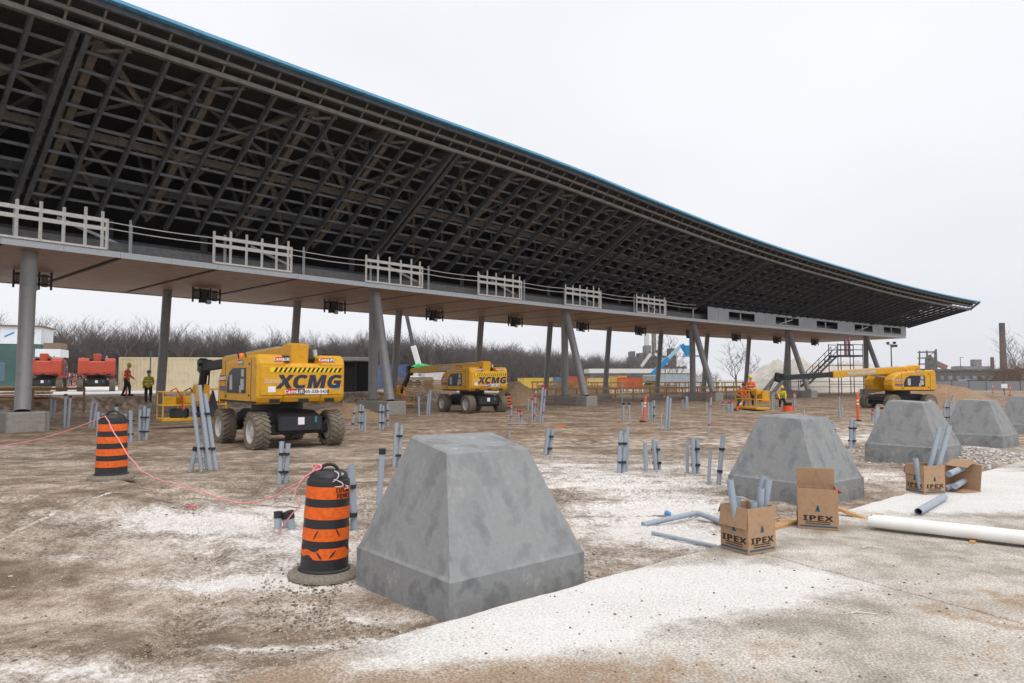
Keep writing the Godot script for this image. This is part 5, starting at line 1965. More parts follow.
	mb.box(tip, Vector3(0.34, 0.55, 0.6), Basis(Vector3.RIGHT, 0.3), 0.06)
	mb.tube([tip + Vector3(-0.25, 0.15, 0.1), tip + Vector3(0.25, 0.15, 0.1)], 0.12, -1.0, 12)
	put(t, "jib_head", mb.mesh(), blk)
	for o in [Vector3(0.1, 0.12, -0.12), Vector3(-0.1, -0.16, 0.18)]:
		mb = MB.new()
		mb.bar(tip + o, low + o, 0.16, 0.18, Vector3.UP, 0.02)
		put(t, "jib_arm", mb.mesh(), look.get("jib", blk))
	mb = MB.new()
	var hose := []
	for k in 9:
		hose.append(tip.lerp(low, k / 8.0) + Vector3(0.2, 0.1 + 0.1 * sin(k * 0.9), 0.1))
	mb.tube(hose, 0.03, -1.0, 6)
	put(t, "hose", mb.mesh(), blk)
	mb = MB.new()
	mb.box(low, Vector3(0.5, 0.7, 0.5), Basis(), 0.06)
	put(t, "platform_mount", mb.mesh(), paint)
	basket(t, low + look.get("pan", Vector3(0, -1.0, -0.75)), Basis(Vector3.UP, look.get("pan_turn", 0.0)), paint, look.get("sheet", false))
	return t

func make_machines() -> void:
	var yel := ramp_mat("lift_yellow", 49, 0.012, 5, [c8(206, 148, 22), c8(222, 166, 30), c8(214, 157, 26), c8(196, 144, 36)], 0.5, 0.4)
	var red := ramp_mat("lift_red", 50, 0.012, 5, [c8(178, 70, 52), c8(196, 84, 62), c8(166, 66, 52)], 0.5, 0.45)
	var f1 := Vector2(-0.64, 0.768)
	var c1 := Vector2(-6.88, 20.1)
	boom_lift("large yellow boom lift with lettered counterweight parked before the light concrete pedestal", G(c1.x, c1.y), f1, yel, {"tip": Vector3(0, 2.35, -7.4), "low": Vector3(0, 1.35, -7.7), "pan": Vector3(-0.1, -1.05, -0.8), "sheet": true})
	var f2 := Vector2(-0.57, 0.82)
	var c2 := Vector2(-2.3, 39.4)
	boom_lift("yellow boom lift with black jib parked near the red capped conduit stubs", G(c2.x, c2.y), f2, yel, {"tip": Vector3(0, 2.45, -8.0), "low": Vector3(0, 1.1, -9.3), "inner": yel, "split": 0.8})
	var f3 := Vector2(-0.975, -0.22)
	var c3 := Vector2(25.0, 44.4)
	boom_lift("yellow boom lift with long level boom reaching to the workers' platform", G(c3.x, c3.y, -0.1), f3, yel, {"tip": Vector3(0, 2.05, -8.6), "low": Vector3(0, 0.9, -9.7), "split": 0.62, "pan": Vector3(0, -0.75, -0.8), "jib": mat("jib_grey", c8(96, 98, 106), 0.5)})
	# red lifts on the pale pad
	var r1 := Vector2(at_px(46, 53.0), 50.0)
	boom_lift("red boom lift parked on the pale pad beside the green walled building", V(r1.x, 0.95, r1.y + 3.0), Vector2(-0.45, 0.9), red, {"tip": Vector3(0, 2.2, -6.0), "low": Vector3(0, 1.3, -6.8), "text": false, "group": "red boom lifts"})
	var r2 := Vector2(at_px(97, 54.0), 51.0)
	boom_lift("red boom lift parked on the pale pad beside the cream container", V(r2.x, 0.95, r2.y + 3.0), Vector2(-0.5, 0.86), red, {"tip": Vector3(0, 2.2, -6.0), "low": Vector3(0, 1.3, -6.8), "text": false, "group": "red boom lifts"})

# ---------------------------------------------------------------- people
func sdf(mb: MB, bones: Array, cell: float, k: float) -> void:
	# surface nets over capsules [a, b, ra, rb] joined with a smooth minimum
	var lo := Vector3.ONE * 1e6
	var hi := -lo
	for b in bones:
		var r: float = maxf(b[2], b[3]) + k + cell * 2.0
		for e in 2:
			lo = lo.min(b[e] - Vector3.ONE * r)
			hi = hi.max(b[e] + Vector3.ONE * r)
	var n := Vector3i(((hi - lo) / cell).ceil()) + Vector3i.ONE
	var f := PackedFloat32Array()
	f.resize(n.x * n.y * n.z)
	f.fill(1.0)
	for b in bones:
		var a: Vector3 = b[0]
		var e: Vector3 = b[1]
		var ab := e - a
		var l2 := maxf(ab.length_squared(), 1e-9)
		var ra: float = b[2]
		var rb: float = b[3]
		var pad := maxf(ra, rb) + k + cell * 2.0
		var i0 := Vector3i(((a.min(e) - Vector3.ONE * pad - lo) / cell).floor()).clamp(Vector3i.ZERO, n - Vector3i.ONE)
		var i1 := Vector3i(((a.max(e) + Vector3.ONE * pad - lo) / cell).ceil()).clamp(Vector3i.ZERO, n - Vector3i.ONE)
		for z in range(i0.z, i1.z + 1):
			for y in range(i0.y, i1.y + 1):
				for x in range(i0.x, i1.x + 1):
					var p := lo + Vector3(x, y, z) * cell
					var t := clampf((p - a).dot(ab) / l2, 0.0, 1.0)
					var d := p.distance_to(a + ab * t) - lerpf(ra, rb, t)
					var ix := (z * n.y + y) * n.x + x
					var o := f[ix]
					var h := maxf(k - absf(o - d), 0.0) / k
					f[ix] = minf(o, d) - h * h * k * 0.25
	var vert := {}
	var pos := PackedVector3Array()
	var nor := PackedVector3Array()
	for z in n.z - 1:
		for y in n.y - 1:
			for x in n.x - 1:
				var b := (z * n.y + y) * n.x + x
				var c := [f[b], f[b + 1], f[b + n.x], f[b + n.x + 1], f[b + n.x * n.y], f[b + n.x * n.y + 1], f[b + n.x * n.y + n.x], f[b + n.x * n.y + n.x + 1]]
				var inside := 0
				for q in 8:
					if c[q] < 0.0:
						inside += 1
				if inside == 0 or inside == 8:
					continue
				var sum := Vector3.ZERO
				var cnt := 0
				for ed in [[0, 1], [2, 3], [4, 5], [6, 7], [0, 2], [1, 3], [4, 6], [5, 7], [0, 4], [1, 5], [2, 6], [3, 7]]:
					var u: float = c[ed[0]]
					var w: float = c[ed[1]]
					if (u < 0.0) != (w < 0.0):
						var t := u / (u - w)
						var pa := Vector3(ed[0] & 1, (ed[0] >> 1) & 1, ed[0] >> 2)
						var pb := Vector3(ed[1] & 1, (ed[1] >> 1) & 1, ed[1] >> 2)
						sum += pa.lerp(pb, t)
						cnt += 1
				vert[b] = pos.size()
				pos.append(lo + (Vector3(x, y, z) + sum / cnt) * cell)
				nor.append(Vector3(c[1] + c[3] + c[5] + c[7] - c[0] - c[2] - c[4] - c[6], c[2] + c[3] + c[6] + c[7] - c[0] - c[1] - c[4] - c[5], c[4] + c[5] + c[6] + c[7] - c[0] - c[1] - c[2] - c[3]).normalized())
	var st := [1, n.x, n.x * n.y]
	for b in vert:
		for ax in 3:
			if (f[b] < 0.0) == (f[b + st[ax]] < 0.0):
				continue
			var s1: int = st[(ax + 1) % 3]
			var s2: int = st[(ax + 2) % 3]
			if not (vert.has(b - s1) and vert.has(b - s2) and vert.has(b - s1 - s2)):
				continue
			var i: int = vert[b]
			var j: int = vert[b - s1]
			var m: int = vert[b - s1 - s2]
			var l: int = vert[b - s2]
			mb.tri(pos[i], pos[j], pos[m], nor[i], nor[j], nor[m])
			mb.tri(pos[i], pos[m], pos[l], nor[i], nor[m], nor[l])

func grow(bones: Array, by: float) -> Array:
	var o := []
	for b in bones:
		o.append([b[0], b[1], b[2] + by, b[3] + by])
	return o

func person(label: String, at: Vector3, turn: float, pose: Dictionary, top: Material, legs: Material, hat: Material) -> Node3D:
	# faces -z; joints in metres for a 1.77 m figure
	var t := thing("person", label, "person", at, turn, "workers")
	var skin := mat("skin", c8(196, 148, 120), 0.6)
	var dark := mat("boot_leather", c8(52, 44, 38), 0.8)
	var lean: float = pose.get("lean", 0.0)
	var drop: float = pose.get("drop", 0.0)
	var hip := Vector3(0, 0.95 - drop, drop * 0.55)
	var up := Vector3(0, cos(lean), -sin(lean))
	var chest := hip + up * 0.34
	var neck := hip + up * 0.55
	var head := neck + (up + Vector3(0, 0.25, -0.1)).normalized() * 0.2
	var stride: float = pose.get("stride", 0.1)
	var legb := []
	var feet := []
	for s in [-1.0, 1.0]:
		var h: Vector3 = hip + Vector3(0.1 * s, -0.02, 0)
		var ankle := Vector3(0.12 * s, 0.09, stride * s)
		var knee := (h + ankle) * 0.5 + Vector3(0.02 * s, 0.02, -0.06 - drop * 0.7)
		legb.append([h, knee, 0.088, 0.062])
		legb.append([knee, ankle, 0.058, 0.042])
		feet.append([ankle + Vector3(0, -0.035, 0.03), ankle + Vector3(0.01 * s, -0.05, -0.16), 0.05, 0.042])
	var torso := [[hip + Vector3(-0.06, 0, 0), hip + Vector3(0.06, 0, 0), 0.115, 0.115], [hip, chest, 0.125, 0.135], [chest + Vector3(-0.08, 0.05, 0), chest + Vector3(0.08, 0.05, 0), 0.12, 0.12]]
	var arm := []
	var wrists := []
	for s in [-1.0, 1.0]:
		var sh := chest + up * 0.13 + Vector3(0.185 * s, 0, 0)
		var reach: Vector3 = pose.get("hand_r" if s > 0 else "hand_l", Vector3(0.27 * s, 0.88, -0.12))
		var wr := Vector3(reach.x, reach.y - drop * 0.5, reach.z)
		var dv := wr - sh
		if dv.length() > 0.52:
			wr = sh + dv.normalized() * 0.52
		var mid := (sh + wr) * 0.5
		var slack := sqrt(maxf(0.27 * 0.27 - (wr - sh).length_squared() * 0.25, 0.0))
		var el := mid + Vector3(0.5 * s, -0.4, 0.7).normalized() * slack
		arm.append([sh, el, 0.056, 0.044])
		arm.append([el, wr, 0.043, 0.03])
		wrists.append([wr, (wr - el).normalized(), s])
	# the continuous body
	var mb := MB.new()
	sdf(mb, torso + arm + legb + [[neck - up * 0.08, head - up * 0.06, 0.058, 0.055]] + feet, 0.032, 0.05)
	var fwd := Vector3(0, -0.12, -1).normalized()
	var face := [[head + Vector3(0, 0.02, 0.015), head + Vector3(0, 0.0, -0.015), 0.088, 0.082], [head + Vector3(0, -0.06, -0.03), head + Vector3(0, -0.075, -0.05), 0.058, 0.045],
		[head + fwd * 0.095 + Vector3(0, 0.01, 0), head + fwd * 0.118 + Vector3(0, -0.022, 0), 0.011, 0.016], [head + Vector3(-0.085, -0.02, 0.01), head + Vector3(-0.09, 0.015, 0.015), 0.014, 0.018], [head + Vector3(0.085, -0.02, 0.01), head + Vector3(0.09, 0.015, 0.015), 0.014, 0.018],
		[head + Vector3(-0.03, -0.058, -0.09), head + Vector3(0.03, -0.058, -0.09), 0.012, 0.012], [neck - up * 0.04, head - up * 0.05, 0.056, 0.056]]
	sdf(mb, face, 0.014, 0.02)
	for w in wrists:
		var d: Vector3 = w[1]
		var sd: Vector3 = d.cross(Vector3(0, 0, 1)).normalized()
		if sd.length() < 0.5:
			sd = Vector3.RIGHT
		var pn := d.cross(sd).normalized()
		var p: Vector3 = w[0]
		var hand := [[p, p + d * 0.075, 0.026, 0.03], [p + d * 0.05 - sd * 0.022, p + d * 0.085 - sd * 0.024, 0.02, 0.016], [p + d * 0.05 + sd * 0.022, p + d * 0.085 + sd * 0.024, 0.02, 0.016]]
		for k in 4:
			var o := sd * (k - 1.5) * 0.021
			var l: float = [0.07, 0.082, 0.077, 0.06][k]
			var q := p + d * 0.09 + o
			hand.append([q, q + d * l * 0.55 + pn * 0.012, 0.0092, 0.0088])
			hand.append([q + d * l * 0.55 + pn * 0.012, q + d * l * 0.85 + pn * 0.04, 0.0088, 0.008])
		var th: Vector3 = p + d * 0.035 - sd * 0.03 * w[2]
		hand.append([th, th - sd * 0.03 * w[2] + d * 0.03 + pn * 0.01, 0.012, 0.0105])
		hand.append([th - sd * 0.03 * w[2] + d * 0.03 + pn * 0.01, th - sd * 0.034 * w[2] + d * 0.06 + pn * 0.025, 0.0105, 0.009])
		sdf(mb, hand, 0.006, 0.008)
	put(t, "body", mb.mesh(), skin)
	for s in [-1.0, 1.0]:
		mb = MB.new()
		mb.lathe([Vector2(0, -0.01), Vector2(0.01, 0), Vector2(0, 0.01)], 8)
		put(t, "eye", mb.mesh(), dark, head + Vector3(0.032 * s, 0.012, -0.09))
	mb = MB.new()
	sdf(mb, grow(torso, 0.03) + grow(arm, 0.02), 0.034, 0.05)
	put(t, "jacket", mb.mesh(), top)
	mb = MB.new()
	sdf(mb, grow(legb, 0.02) + [[hip + Vector3(-0.07, -0.04, 0), hip + Vector3(0.07, -0.04, 0), 0.13, 0.13]], 0.034, 0.05)
	put(t, "trousers", mb.mesh(), legs)
	mb = MB.new()
	sdf(mb, grow(feet, 0.014), 0.024, 0.02)
	put(t, "boots", mb.mesh(), dark)
	mb = MB.new()
	mb.lathe([Vector2(0.15, -0.005), Vector2(0.152, 0.005), Vector2(0.125, 0.015), Vector2(0.12, 0.06), Vector2(0.095, 0.11), Vector2(0.05, 0.14), Vector2(0.0, 0.148)], 20)
	put(t, "hard_hat", mb.mesh(), hat, head + Vector3(0, 0.035, 0.0), Basis(Vector3.RIGHT, -lean * 0.6))
	var refl := mat("reflective", c8(222, 226, 180), 0.4)
	for q in [0.12, 0.3]:
		mb = MB.new()
		var ring := []
		var r2 := []
		for k in 18:
			var a := TAU * k / 18.0
			ring.append(Vector3(cos(a) * 0.215, -0.025, sin(a) * 0.178))
			r2.append(Vector3(cos(a) * 0.218, 0.025, sin(a) * 0.18))
		mb.loft([ring, r2], false, false)
		put(t, "reflective_band", mb.mesh(), refl, hip + up * q, Basis(Vector3.RIGHT, -lean))
	return t

func make_people() -> void:
	var hv := mat("hivis_orange", c8(238, 96, 34), 0.8, 0.0, 0.15)
	var hy := mat("hivis_yellow", c8(222, 206, 40), 0.8, 0.0, 0.15)
	var dk := mat("dark_cloth", c8(44, 46, 52), 0.9, 0.0, 0.2)
	var lime := mat("lime_hat", c8(206, 226, 50), 0.4)
	var yl := mat("yellow_hat", c8(226, 196, 44), 0.4)
	var p := on_plane(126, 396, 0.95)
	person("worker in orange jacket and lime helmet walking on the pale pad", V(p.x, 0.95, p.y), -1.2, {"stride": 0.16, "lean": 0.12, "hand_l": Vector3(-0.25, 1.0, -0.3)}, hv, dk, lime)
	p = on_plane(148, 402, 0.55)
	person("worker in yellow vest and dark trousers standing behind the yellow work basket", V(p.x, 0.55, p.y), 0.4, {"stride": 0.06, "hand_r": Vector3(0.2, 1.05, -0.35)}, hy, dk, mat("grey_hat", c8(96, 100, 108), 0.5))
	p = on_ground(751, 409)
	person("worker in orange jacket standing on the long boom's platform", V(p.x, gh(p.x, p.y) + 0.24, p.y), 2.7, {"stride": 0.05, "hand_l": Vector3(-0.2, 1.1, -0.36), "hand_r": Vector3(0.2, 1.1, -0.36)}, hv, dk, yl)
	p = on_ground(740, 409)
	person("worker in orange jacket stooping beside the long boom's platform", G(p.x, p.y), -2.4, {"stride": 0.16, "lean": 0.5, "drop": 0.14, "hand_l": Vector3(-0.2, 0.85, -0.5), "hand_r": Vector3(0.2, 0.85, -0.5)}, hv, mat("green_cloth", c8(64, 84, 70), 0.9), mat("dark_hat", c8(40, 44, 44), 0.5))
	p = on_ground(782, 407)
	person("worker in bright yellow jacket crouching beside the orange drum", G(p.x, p.y), 2.9, {"stride": 0.14, "lean": 0.45, "drop": 0.34, "hand_l": Vector3(-0.2, 0.7, -0.4), "hand_r": Vector3(0.2, 0.7, -0.4)}, hy, dk, yl)

# ---------------------------------------------------------------- the building site behind
func arc_sheet(s0: float, s1: float, w0: float, w1: float, y: float, thick: float) -> MB:
	var mb := MB.new()
	var n := int((s1 - s0) / 4.0) + 1
	for i in n:
		var a := lerpf(s0, s1, float(i) / n)
		var b := lerpf(s0, s1, float(i + 1) / n)
		mb.quad(AP(a, w0, y), AP(b, w0, y), AP(b, w1, y), AP(a, w1, y), Vector3.UP)
		mb.quad(AP(a, w0, y - thick), AP(b, w0, y - thick), AP(b, w0, y), AP(a, w0, y), arc_out(a))
	mb.quad(AP(s1, w0, y - thick), AP(s1, w1, y - thick), AP(s1, w1, y), AP(s1, w0, y), arc_along(s1))
	return mb

func guard_rail(label: String, s0: float, s1: float, w: float, tall: float) -> void:
	var wood := ramp_mat("grey_timber", 33, 0.02, 4, [c8(134, 104, 76), c8(168, 136, 104), c8(120, 96, 74)], 0.8, 0.85)
	var p0 := AP(s0, w, 0)
	var t := thing("guard_rail", label, "guard rail", Vector3.ZERO, 0.0, "timber guard rails")
	var n := int((s1 - s0) / 2.3)
	for i in n + 1:
		var s := lerpf(s0, s1, float(i) / n)
		var p := AP(s, w, 0)
		p.y = gh(p.x, -p.z)
		var mb := MB.new()
		mb.box(p + Vector3(0, tall * 0.5, 0), Vector3(0.1, tall, 0.1), Basis(Vector3.UP, 0.8))
		put(t, "post", mb.mesh(), wood)
		if i < n:
			var e := AP(lerpf(s0, s1, float(i + 1) / n), w, 0)
			e.y = gh(e.x, -e.z)
			for f in [0.97, 0.52]:
				mb = MB.new()
				var off := arc_out(s) * 0.07
				mb.bar(p + off + Vector3(0, tall * f + 0.01 * sin(s * 5.0), 0), e + off + Vector3(0, tall * f, 0), 0.04, 0.14)
				put(t, "rail", mb.mesh(), wood)

func container(label: String, at: Vector3, turn: float, l: float, h: float, d: float, col: Color, key: String) -> Node3D:
	var m := ramp_mat("container_" + key, 34 + key.length(), 0.01, 4, [col.darkened(0.12), col, col.lightened(0.06)], 0.2, 0.6)
	var t := thing("shipping_container", label, "container", at, turn, "containers and site boxes")
	for s in [-1.0, 1.0]:
		var mb := MB.new()
		var n := maxi(int(l / 0.28), 4)
		for i in n:
			var x0 := lerpf(-l * 0.5 + 0.06, l * 0.5 - 0.06, float(i) / n)
			var x1 := lerpf(-l * 0.5 + 0.06, l * 0.5 - 0.06, float(i + 1) / n)
			var q := [x0, lerpf(x0, x1, 0.35), lerpf(x0, x1, 0.5), lerpf(x0, x1, 0.85), x1]
			var z := [d * 0.5 - 0.01, d * 0.5 - 0.01, d * 0.5 - 0.05, d * 0.5 - 0.05, d * 0.5 - 0.01]
			for k in 4:
				mb.quad(Vector3(q[k], 0.15, z[k] * s), Vector3(q[k + 1], 0.15, z[k + 1] * s), Vector3(q[k + 1], h - 0.12, z[k + 1] * s), Vector3(q[k], h - 0.12, z[k] * s), Vector3(0, 0, s))
		put(t, "side", mb.mesh(), m)
		mb = MB.new()
		mb.box(Vector3((l * 0.5 - 0.03) * s, h * 0.5, 0), Vector3(0.05, h - 0.2, d - 0.14))
		put(t, "end", mb.mesh(), m)
		for y in [0.08, h - 0.07]:
			mb = MB.new()
			mb.box(Vector3(0, y, (d * 0.5 - 0.06) * s), Vector3(l - 0.22, 0.14, 0.12))
			put(t, "rail", mb.mesh(), m)
		for x in [-1.0, 1.0]:
			mb = MB.new()
			mb.box(Vector3((l * 0.5 - 0.055) * x, h * 0.5, (d * 0.5 - 0.055) * s), Vector3(0.11, h, 0.11))
			put(t, "corner_post", mb.mesh(), m)
	var mb2 := MB.new()
	mb2.box(Vector3(0, h - 0.03, 0), Vector3(l - 0.2, 0.05, d - 0.2))
	put(t, "roof", mb2.mesh(), m)
	return t

func mound(called: String, label: String, at: Vector3, rx: float, rz: float, h: float, m: Material, sd: int) -> void:
	var t := thing(called, label, "mound", at)
	var nz := FastNoiseLite.new()
	nz.seed = sd
	nz.frequency = 0.35
	var mb := MB.new()
	var R := 16
	var A := 40
	var P := []
	for i in R + 1:
		var ring := []
		for k in A:
			var a := TAU * k / A
			var r := float(i) / R
			var x := cos(a) * rx * r
			var z := sin(a) * rz * r
			var y := h * pow(1.0 - r * r, 0.85) * (1.0 + 0.25 * nz.get_noise_2d(x * 1.2, z * 1.2)) + 0.12 * nz.get_noise_2d(x * 5.0, z * 5.0) * (1.0 - r) - 0.25 * r
			ring.append(Vector3(x * (1.0 + 0.1 * nz.get_noise_1d(a * 4.0)), y, z))
		P.append(ring)
	for i in R:
		for k in A:
			var k2 := (k + 1) % A
			mb.quad(P[i][k], P[i][k2], P[i + 1][k2], P[i + 1][k], Vector3.UP)
	put(t, "heap", mb.mesh(), m)

func make_site() -> void:
	var conc := ramp_mat("pad_concrete", 36, 0.01, 5, [c8(186, 182, 176), c8(222, 220, 217), c8(204, 200, 195)], 0.1, 0.9)
	struct("pavement", arc_sheet(-45.0, 24.0, -16.2, -60.0, 0.95, 0.6).mesh(), conc)
	guard_rail("timber guard rail in front of the red boom lifts", -22.0, 6.5, -13.0, 1.4)
	guard_rail("long timber guard rail running between the canopy's middle column pedestals", 31.0, 62.0, -3.4, 1.15)
	# cream container behind the first lift, boxes and trailers further off
	var p := Vector2(at_px(176, 58.0), 58.0)
	container("long cream container with ribbed sides behind the first yellow lift", V(p.x, 0.95, p.y), 0.12, 8.2, 2.75, 2.4, c8(214, 200, 170), "cream")
	for q in [[556, 102, 2.4, 1.5, 96, 132, 170, "blue", "small blue site box among the stacked stores"], [576, 98, 3.0, 1.6, 178, 88, 70, "red", "small red container beside the long yellow store"], [599, 104, 5.0, 1.4, 212, 186, 124, "straw", "long straw yellow store box behind the guard rail"],
		[630, 92, 2.6, 1.4, 222, 104, 66, "orange", "bright orange steel box behind the guard rail"], [618, 94, 1.4, 1.7, 206, 174, 96, "mustard", "mustard steel box beside the bright orange box"], [392, 84, 3.6, 3.0, 80, 100, 140, "navy", "navy blue container beside the white crane boom"],
		[448, 118, 9.0, 2.4, 206, 206, 208, "white", "white container far behind the second yellow lift"], [535, 96, 4.4, 1.4, 216, 184, 84, "yellow", "yellow steel box behind the red capped stubs"], [362, 96, 6.0, 2.4, 214, 216, 220, "offwhite", "off white cabin behind the light pedestal columns"],
		[672, 108, 5.0, 2.0, 170, 182, 192, "steel", "pale steel tank box behind the guard rail"], [700, 112, 4.0, 1.6, 188, 196, 204, "palegrey", "pale grey box below the blue boom lift"]]:
		var x := at_px(q[0], q[1])
		container(q[8], V(x, 0.45 + 0.2, q[1]), 0.2 + 0.3 * sin(q[0]), q[2], q[3], 2.2, c8(q[4], q[5], q[6]), q[7])
	# lumber stacks
	var tan := ramp_mat("sawn_lumber", 37, 0.02, 4, [c8(186, 150, 108), c8(214, 182, 140), c8(172, 136, 96)], 0.6, 0.85)
	for q in [[415, 60, 3.2, 1.3, "stack of sawn lumber behind the second lift's jib"], [440, 64, 3.0, 1.2, "stack of sawn lumber behind the second lift's front wheel"], [556, 72, 4.0, 1.0, "stack of sawn lumber behind the tall taped stubs"], [590, 76, 4.4, 1.1, "stack of sawn lumber between the third pair of columns"], [660, 82, 4.0, 1.0, "stack of sawn lumber behind the fourth column pedestal"], [24, 39, 2.6, 0.7, "low stack of sawn lumber by the left pedestal"]]:
		var x := at_px(q[0], q[1])
		var t := thing("lumber_stack", q[4], "lumber stack", G(x, q[1]), 0.3 * sin(q[0] * 1.7), "stacks of sawn lumber")
		var rows := int(q[3] / 0.16)
		for r in rows:
			for k in 4:
				var mb := MB.new()
				mb.box(Vector3(0.06 * sin(r * 3.0 + k), 0.1 + r * 0.16, (k - 1.5) * 0.3), Vector3(q[2] * (0.94 + 0.06 * sin(r * 2.0 + k * 1.3)), 0.11 if r % 4 < 3 else 0.14, 0.26), Basis())
				put(t, "board", mb.mesh(), tan)
	# heaps
	var soil := ramp_mat("heap_soil", 38, 0.02, 6, [c8(112, 90, 70), c8(160, 132, 104), c8(134, 108, 84)], 0.25, 0.95, 1.0)
	var grav := ramp_mat("heap_gravel", 39, 0.02, 6, [c8(168, 158, 146), c8(206, 200, 192), c8(180, 172, 162)], 0.15, 0.95, 1.0)
	mound("earth_mound", "brown earth mound behind the third yellow lift", V(at_px(936, 52.0), -0.2, 52.0), 4.6, 4.0, 1.7, soil, 1)
	mound("earth_mound", "long low brown earth bank running off past the brown mound", V(at_px(905, 60.0), -0.2, 60.0), 5.5, 3.0, 1.3, soil, 4)
	mound("gravel_heap", "large pale gravel heap behind the long boom", V(at_px(793, 105.0), 0.2, 105.0), 9.0, 7.0, 4.6, grav, 2)
	mound("gravel_heap", "second pale gravel heap behind the scaffold stair", V(at_px(850, 112.0), 0.2, 112.0), 11.0, 7.0, 4.4, grav, 3)
	mound("earth_mound", "tan earth mound with steep face behind the half hidden barrel", V(at_px(516, 50.0), 0.2, 50.0), 1.9, 2.2, 1.5, ramp_mat("tan_soil", 40, 0.02, 6, [c8(150, 124, 96), c8(184, 158, 128)], 0.3, 0.95), 5)
	mound("earth_mound", "low brown earth bank under the light concrete pedestal", V(at_px(342, 34.0), -0.15, 34.0), 2.6, 1.8, 0.8, soil, 6)
	var tb := mat("trestle_tan", c8(206, 168, 104), 0.8, 0.0, 0.15)
	var k9 := 0
	for q in [[560, 78], [583, 80], [606, 82], [640, 84], [672, 88], [705, 92], [735, 94], [548, 74], [622, 86], [690, 90]]:
		var x := at_px(q[0], q[1])
		var t := thing("trestle", "tan timber formwork trestle standing among the stores behind the guard rail", "trestle", G(x, q[1]), 0.5 * sin(k9 * 2.1), "timber formwork trestles behind the guard rail")
		for z in [-0.6, 0.6]:
			for xx in [-1.6, 0.0, 1.6]:
				var mb := MB.new()
				mb.box(Vector3(xx, 0.65, z), Vector3(0.12, 1.3, 0.12))
				put(t, "post", mb.mesh(), tb)
			for y in [0.5, 1.25]:
				var mb := MB.new()
				mb.box(Vector3(0, y, z + 0.08), Vector3(3.6, 0.14, 0.06))
				put(t, "rail", mb.mesh(), tb)
		k9 += 1
	make_scaffold()
	make_building()
	make_mast()
	make_pickup()
	make_crane()
	make_blue_lift()
	make_cabin()
	# tall thin poles by the basket
	for q in [[149, 402, 351, 0.0], [157, 402, 347, 1.1]]:
		var g := on_ground(q[0], q[1] + 8)
		var foot := G(g.x, g.y)
		var top := height_at(q[2], g.y)
		lone_pipe(["upright slender grey pole behind the yellow work basket", "slanting slender grey pole behind the yellow work basket"][0 if q[3] == 0.0 else 1], foot, Vector3(foot.x + q[3] * 0.35, top, foot.z), 0.035, pvc(), "slender poles behind the basket", "grey_pole")

func make_scaffold() -> void:
	var st := mat("scaffold_steel", c8(112, 108, 112), 0.5, 0.3, 0.2)
	var d := 80.0
	var t := thing("scaffold_stair", "grey scaffold stair tower with upper landing behind the long boom", "scaffold", V(at_px(846, d), 0.1, d), 0.2)
	var xs := [-1.6, 0.0, 1.7]
	for x in xs:
		for z in [-0.8, 0.8]:
			var mb := MB.new()
			mb.tube([Vector3(x, 0, z), Vector3(x, 5.9, z)], 0.05, -1.0, 6)
			put(t, "standard", mb.mesh(), st)
	for y in [1.2, 2.4, 3.4, 4.55, 5.2, 5.8]:
		for z in [-0.8, 0.8]:
			var mb := MB.new()
			mb.tube([Vector3(-1.6, y, z), Vector3(1.7, y, z)], 0.045, -1.0, 6)
			put(t, "ledger", mb.mesh(), st)
	var mb2 := MB.new()
	mb2.box(Vector3(0.05, 4.45, 0), Vector3(3.3, 0.14, 1.6))
	put(t, "landing", mb2.mesh(), st)
	# the flight
	for z in [-0.5, 0.5]:
		mb2 = MB.new()
		mb2.bar(Vector3(-1.5, 4.45, z), Vector3(-5.6, 0.9, z), 0.07, 0.2)
		put(t, "stringer", mb2.mesh(), st)
		for o in [0.55, 1.1]:
			mb2 = MB.new()
			mb2.tube([Vector3(-1.5, 4.45 + o, z), Vector3(-5.6, 0.9 + o, z)], 0.04, -1.0, 6)
			put(t, "handrail", mb2.mesh(), st)
		for k in 6:
			mb2 = MB.new()
			var f := k / 5.0
			mb2.tube([Vector3(lerpf(-1.5, -5.6, f), lerpf(4.45, 0.9, f), z), Vector3(lerpf(-1.5, -5.6, f), lerpf(5.55, 2.0, f), z)], 0.035, -1.0, 6)
			put(t, "baluster", mb2.mesh(), st)
	for k in 14:
		mb2 = MB.new()
		var f := (k + 0.5) / 14.0
		mb2.box(Vector3(lerpf(-1.5, -5.6, f), lerpf(4.45, 0.9, f), 0), Vector3(0.28, 0.05, 0.95))
		put(t, "tread", mb2.mesh(), st)
	for k in 4:
		mb2 = MB.new()
		mb2.tube([Vector3(-5.6 - k * 1.0, 0, 0.6), Vector3(-5.6 - k * 1.0, 2.1 + 0.3 * sin(k * 2.0), 0.6)], 0.04, -1.0, 6)
		put(t, "standard", mb2.mesh(), st)
	for y in [0.9, 1.5, 2.1]:
		mb2 = MB.new()
		mb2.tube([Vector3(-8.8, y, 0.6), Vector3(1.7, y, 0.85)], 0.035, -1.0, 6)
		put(t, "ledger", mb2.mesh(), st)
	var pk := mat("pink_wrap", c8(206, 172, 186), 0.7)
	for x in [-0.1, 0.35]:
		mb2 = MB.new()
		mb2.box(Vector3(x, 5.6, 0.2), Vector3(0.22, 2.2, 0.22))
		put(t, "wrapped_post", mb2.mesh(), pk)

